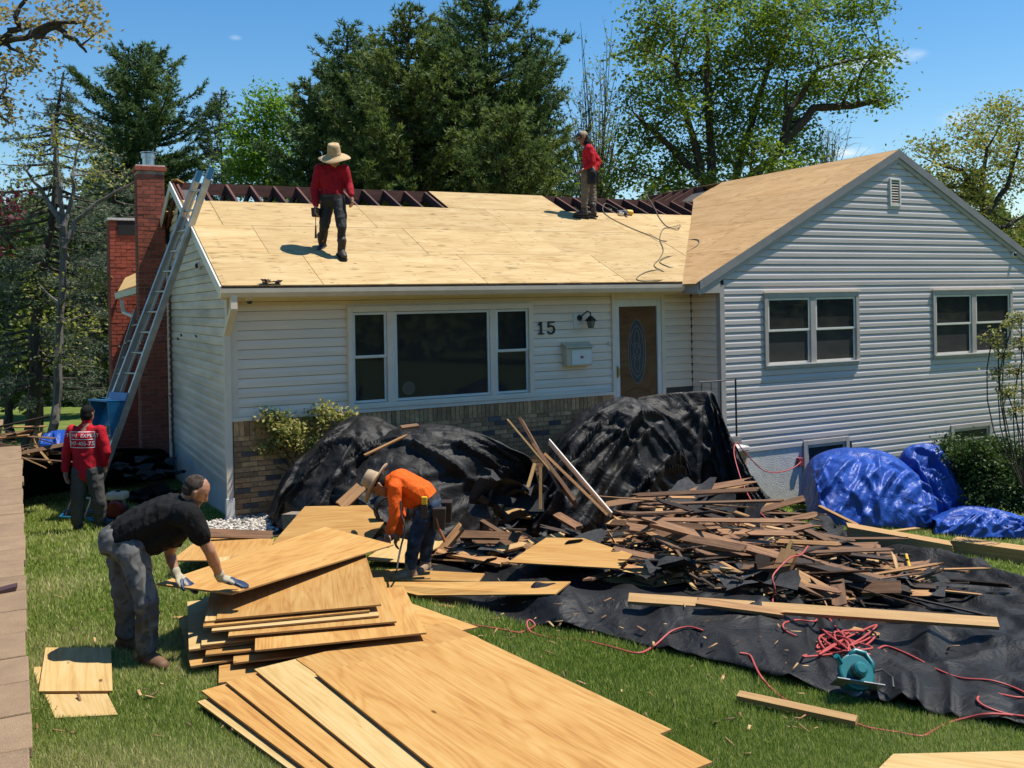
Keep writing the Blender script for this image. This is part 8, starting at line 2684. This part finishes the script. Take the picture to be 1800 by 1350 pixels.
# air hose and nail gun on the roof
rq = lambda u, v, l=.012: roof_pt(u, v) + np.array([0, 0, l])
def wq(u, v, l=.014):
    n = np.array([-WS, 0, 1.0]); p0 = np.array([PX, 0, PZ]); d = ray(u, v)
    return CAM + d * ((p0 - CAM) @ n) / (d @ n) + np.array([0, 0, l])
cord('air_hose', 'thin dark air hose snaking down the front roof to the valley', [rq(1085, 372, .05), rq(1065, 362, .05), rq(1060, 372, .02), rq(1075, 385), rq(1110, 402), rq(1140, 414), rq(1165, 426, .03), wq(1195, 425), wq(1225, 422), wq(1226, 432), wq(1200, 448), rq(1170, 455, .03), rq(1160, 462), rq(1175, 470), wq(1195, 478), rq(1150, 476), rq(1125, 485), rq(1122, 494), rq(1160, 494), wq(1182, 490), rq(1165, 478), rq(1150, 468), rq(1160, 455), rq(1166, 440), rq(1160, 420), rq(1168, 402), rq(1190, 405, .03), rq(1195, 400, .05), rq(1175, 400), rq(1160, 385), rq(1148, 362, .02), rq(1136, 346, .04)], .0085, M['hose'], 'hose')
def nailgun():
    c = rq(1098, 377, .05)
    root = empty('nail_gun', c, 'yellow and black nail gun lying on the roof behind the standing roofer', 'nail gun')
    X = unit(rq(1118, 377) - rq(1090, 374)); Z = nrm; Y = np.cross(Z, X)
    T = Matrix(((X[0], Y[0], Z[0], c[0]), (X[1], Y[1], Z[1], c[1]), (X[2], Y[2], Z[2], c[2]), (0, 0, 0, 1)))
    MB().lathe([(0, .04), (.045, .04), (.055, .06), (.055, .15), (.04, .17), (0, .17)], n=16, M=T @ Matrix.Rotation(R(90), 4, 'Y')).build('cap_housing', M['yellow'], root)
    MB().lathe([(0, -.16), (.02, -.16), (.03, -.05), (.045, -.04), (.045, .04), (0, .04)], n=14, M=T @ Matrix.Rotation(R(90), 4, 'Y')).build('body', M['black_metal'], root)
    b = MB(); b.hexa([T @ Vector(p) for p in ((-.02, -.20, -.02), (.03, -.20, -.02), (.03, -.04, -.02), (-.02, -.04, -.02))], [T @ Vector(p) for p in ((-.02, -.20, .02), (.03, -.20, .02), (.03, -.04, .02), (-.02, -.04, .02))]); b.build('handle', M['black_metal'], root, bevel=.008)
    b = MB(); b.lathe([(0, 0), (.06, 0), (.06, .05), (0, .05)], n=16, M=T @ Matrix.Translation((-.10, -.10, -.04))); b.build('nail_drum', M['steel'], root)
nailgun()

# circular saw lying on the tarp
def saw():
    c = S(1503, 1190, .10)
    root = empty('circular_saw', c, 'teal circular saw lying on the front fold of the black tarp', 'power saw')
    teal = mat('teal_plastic', (0.006, 0.135, 0.15), (0.005, 0.10, 0.115), 6, 0.35)
    X, Z = unit(RT + FW * .15), np.array([0, 0, 1.0]); Y = np.cross(Z, X)
    T = Matrix(((X[0], Y[0], Z[0], c[0]), (X[1], Y[1], Z[1], c[1]), (X[2], Y[2], Z[2], c[2]), (0, 0, 0, 1))) @ Matrix.Rotation(R(-38), 4, 'X') @ Matrix.Rotation(R(12), 4, 'Y')
    RX = Matrix.Rotation(R(90), 4, 'X')
    MB().lathe([(0, -.03), (.115, -.03), (.12, -.02), (.12, .025), (.11, .03), (0, .03)], n=26, M=T @ Matrix.Translation((.02, .03, .04)) @ RX).build('blade_guard', teal, root)
    MB().lathe([(0, -.034), (.105, -.034), (.105, -.031), (0, -.031)], n=26, M=T @ Matrix.Translation((.03, .095, .02)) @ RX).build('blade', M['steel'], root)
    MB().lathe([(0, 0), (.048, 0), (.05, .05), (.045, .12), (.03, .13), (0, .13)], n=18, M=T @ Matrix.Translation((0.0, 0.0, .02)) @ RX).build('motor', teal, root)
    MB().lathe([(.051, .045), (.053, .05), (.053, .075), (.051, .08)], n=18, M=T @ Matrix.Translation((0.0, 0.0, .02)) @ RX).build('vent_ring', M['black_metal'], root)
    b = MB(); b.tube([T @ Vector(p) for p in ((-.02, .02, .14), (.03, .02, .19), (.10, .02, .18), (.14, .02, .12), (.13, .02, .05))], .020, 8); b.build('handle', teal, root, smooth=True)
    b = MB(); b.tube([T @ Vector(p) for p in ((-.10, -.02, .07), (-.14, -.06, .10))], .020, 8); b.build('front_knob', teal, root)
    b = MB(); q = ((-.15, -.07, -.05), (.17, -.07, -.05), (.17, .08, -.05), (-.15, .08, -.05)); b.hexa([T @ Vector(p) for p in q], [T @ Vector((p[0], p[1], p[2] + .006)) for p in q]); b.build('base_plate', M['alu'], root)
    b = MB(); b.tube([T @ Vector(p) for p in ((.13, .02, .06), (.20, .0, .08), (.24, -.04, .02), (.22, -.08, -.06))], .009, 6); b.build('power_cord', M['cord_black'], root)
saw()

# yellow-handled hammer at the right end of the pile
def hammer():
    a, b_ = S(1605, 1018, .05), S(1593, 975, .16)
    root = empty('hammer', a, 'yellow-handled hammer with red grip end lying at the right of the pile', 'hammer')
    MB().tube([a + (b_ - a) * .15, b_], .016, 8).build('handle', M['yellow'], root)
    MB().tube([a, a + (b_ - a) * .16], .019, 8).build('grip_end', mat('grip_red', (0.30, 0.02, 0.015), None, 8, .6), root)
    MB().tube([b_ - RT * .07, b_ - RT * .02, b_ + RT * .02, b_ + RT * .08 - UP * .02], [.02, .016, .016, .006], 8).build('head', M['black_metal'], root)
hammer()
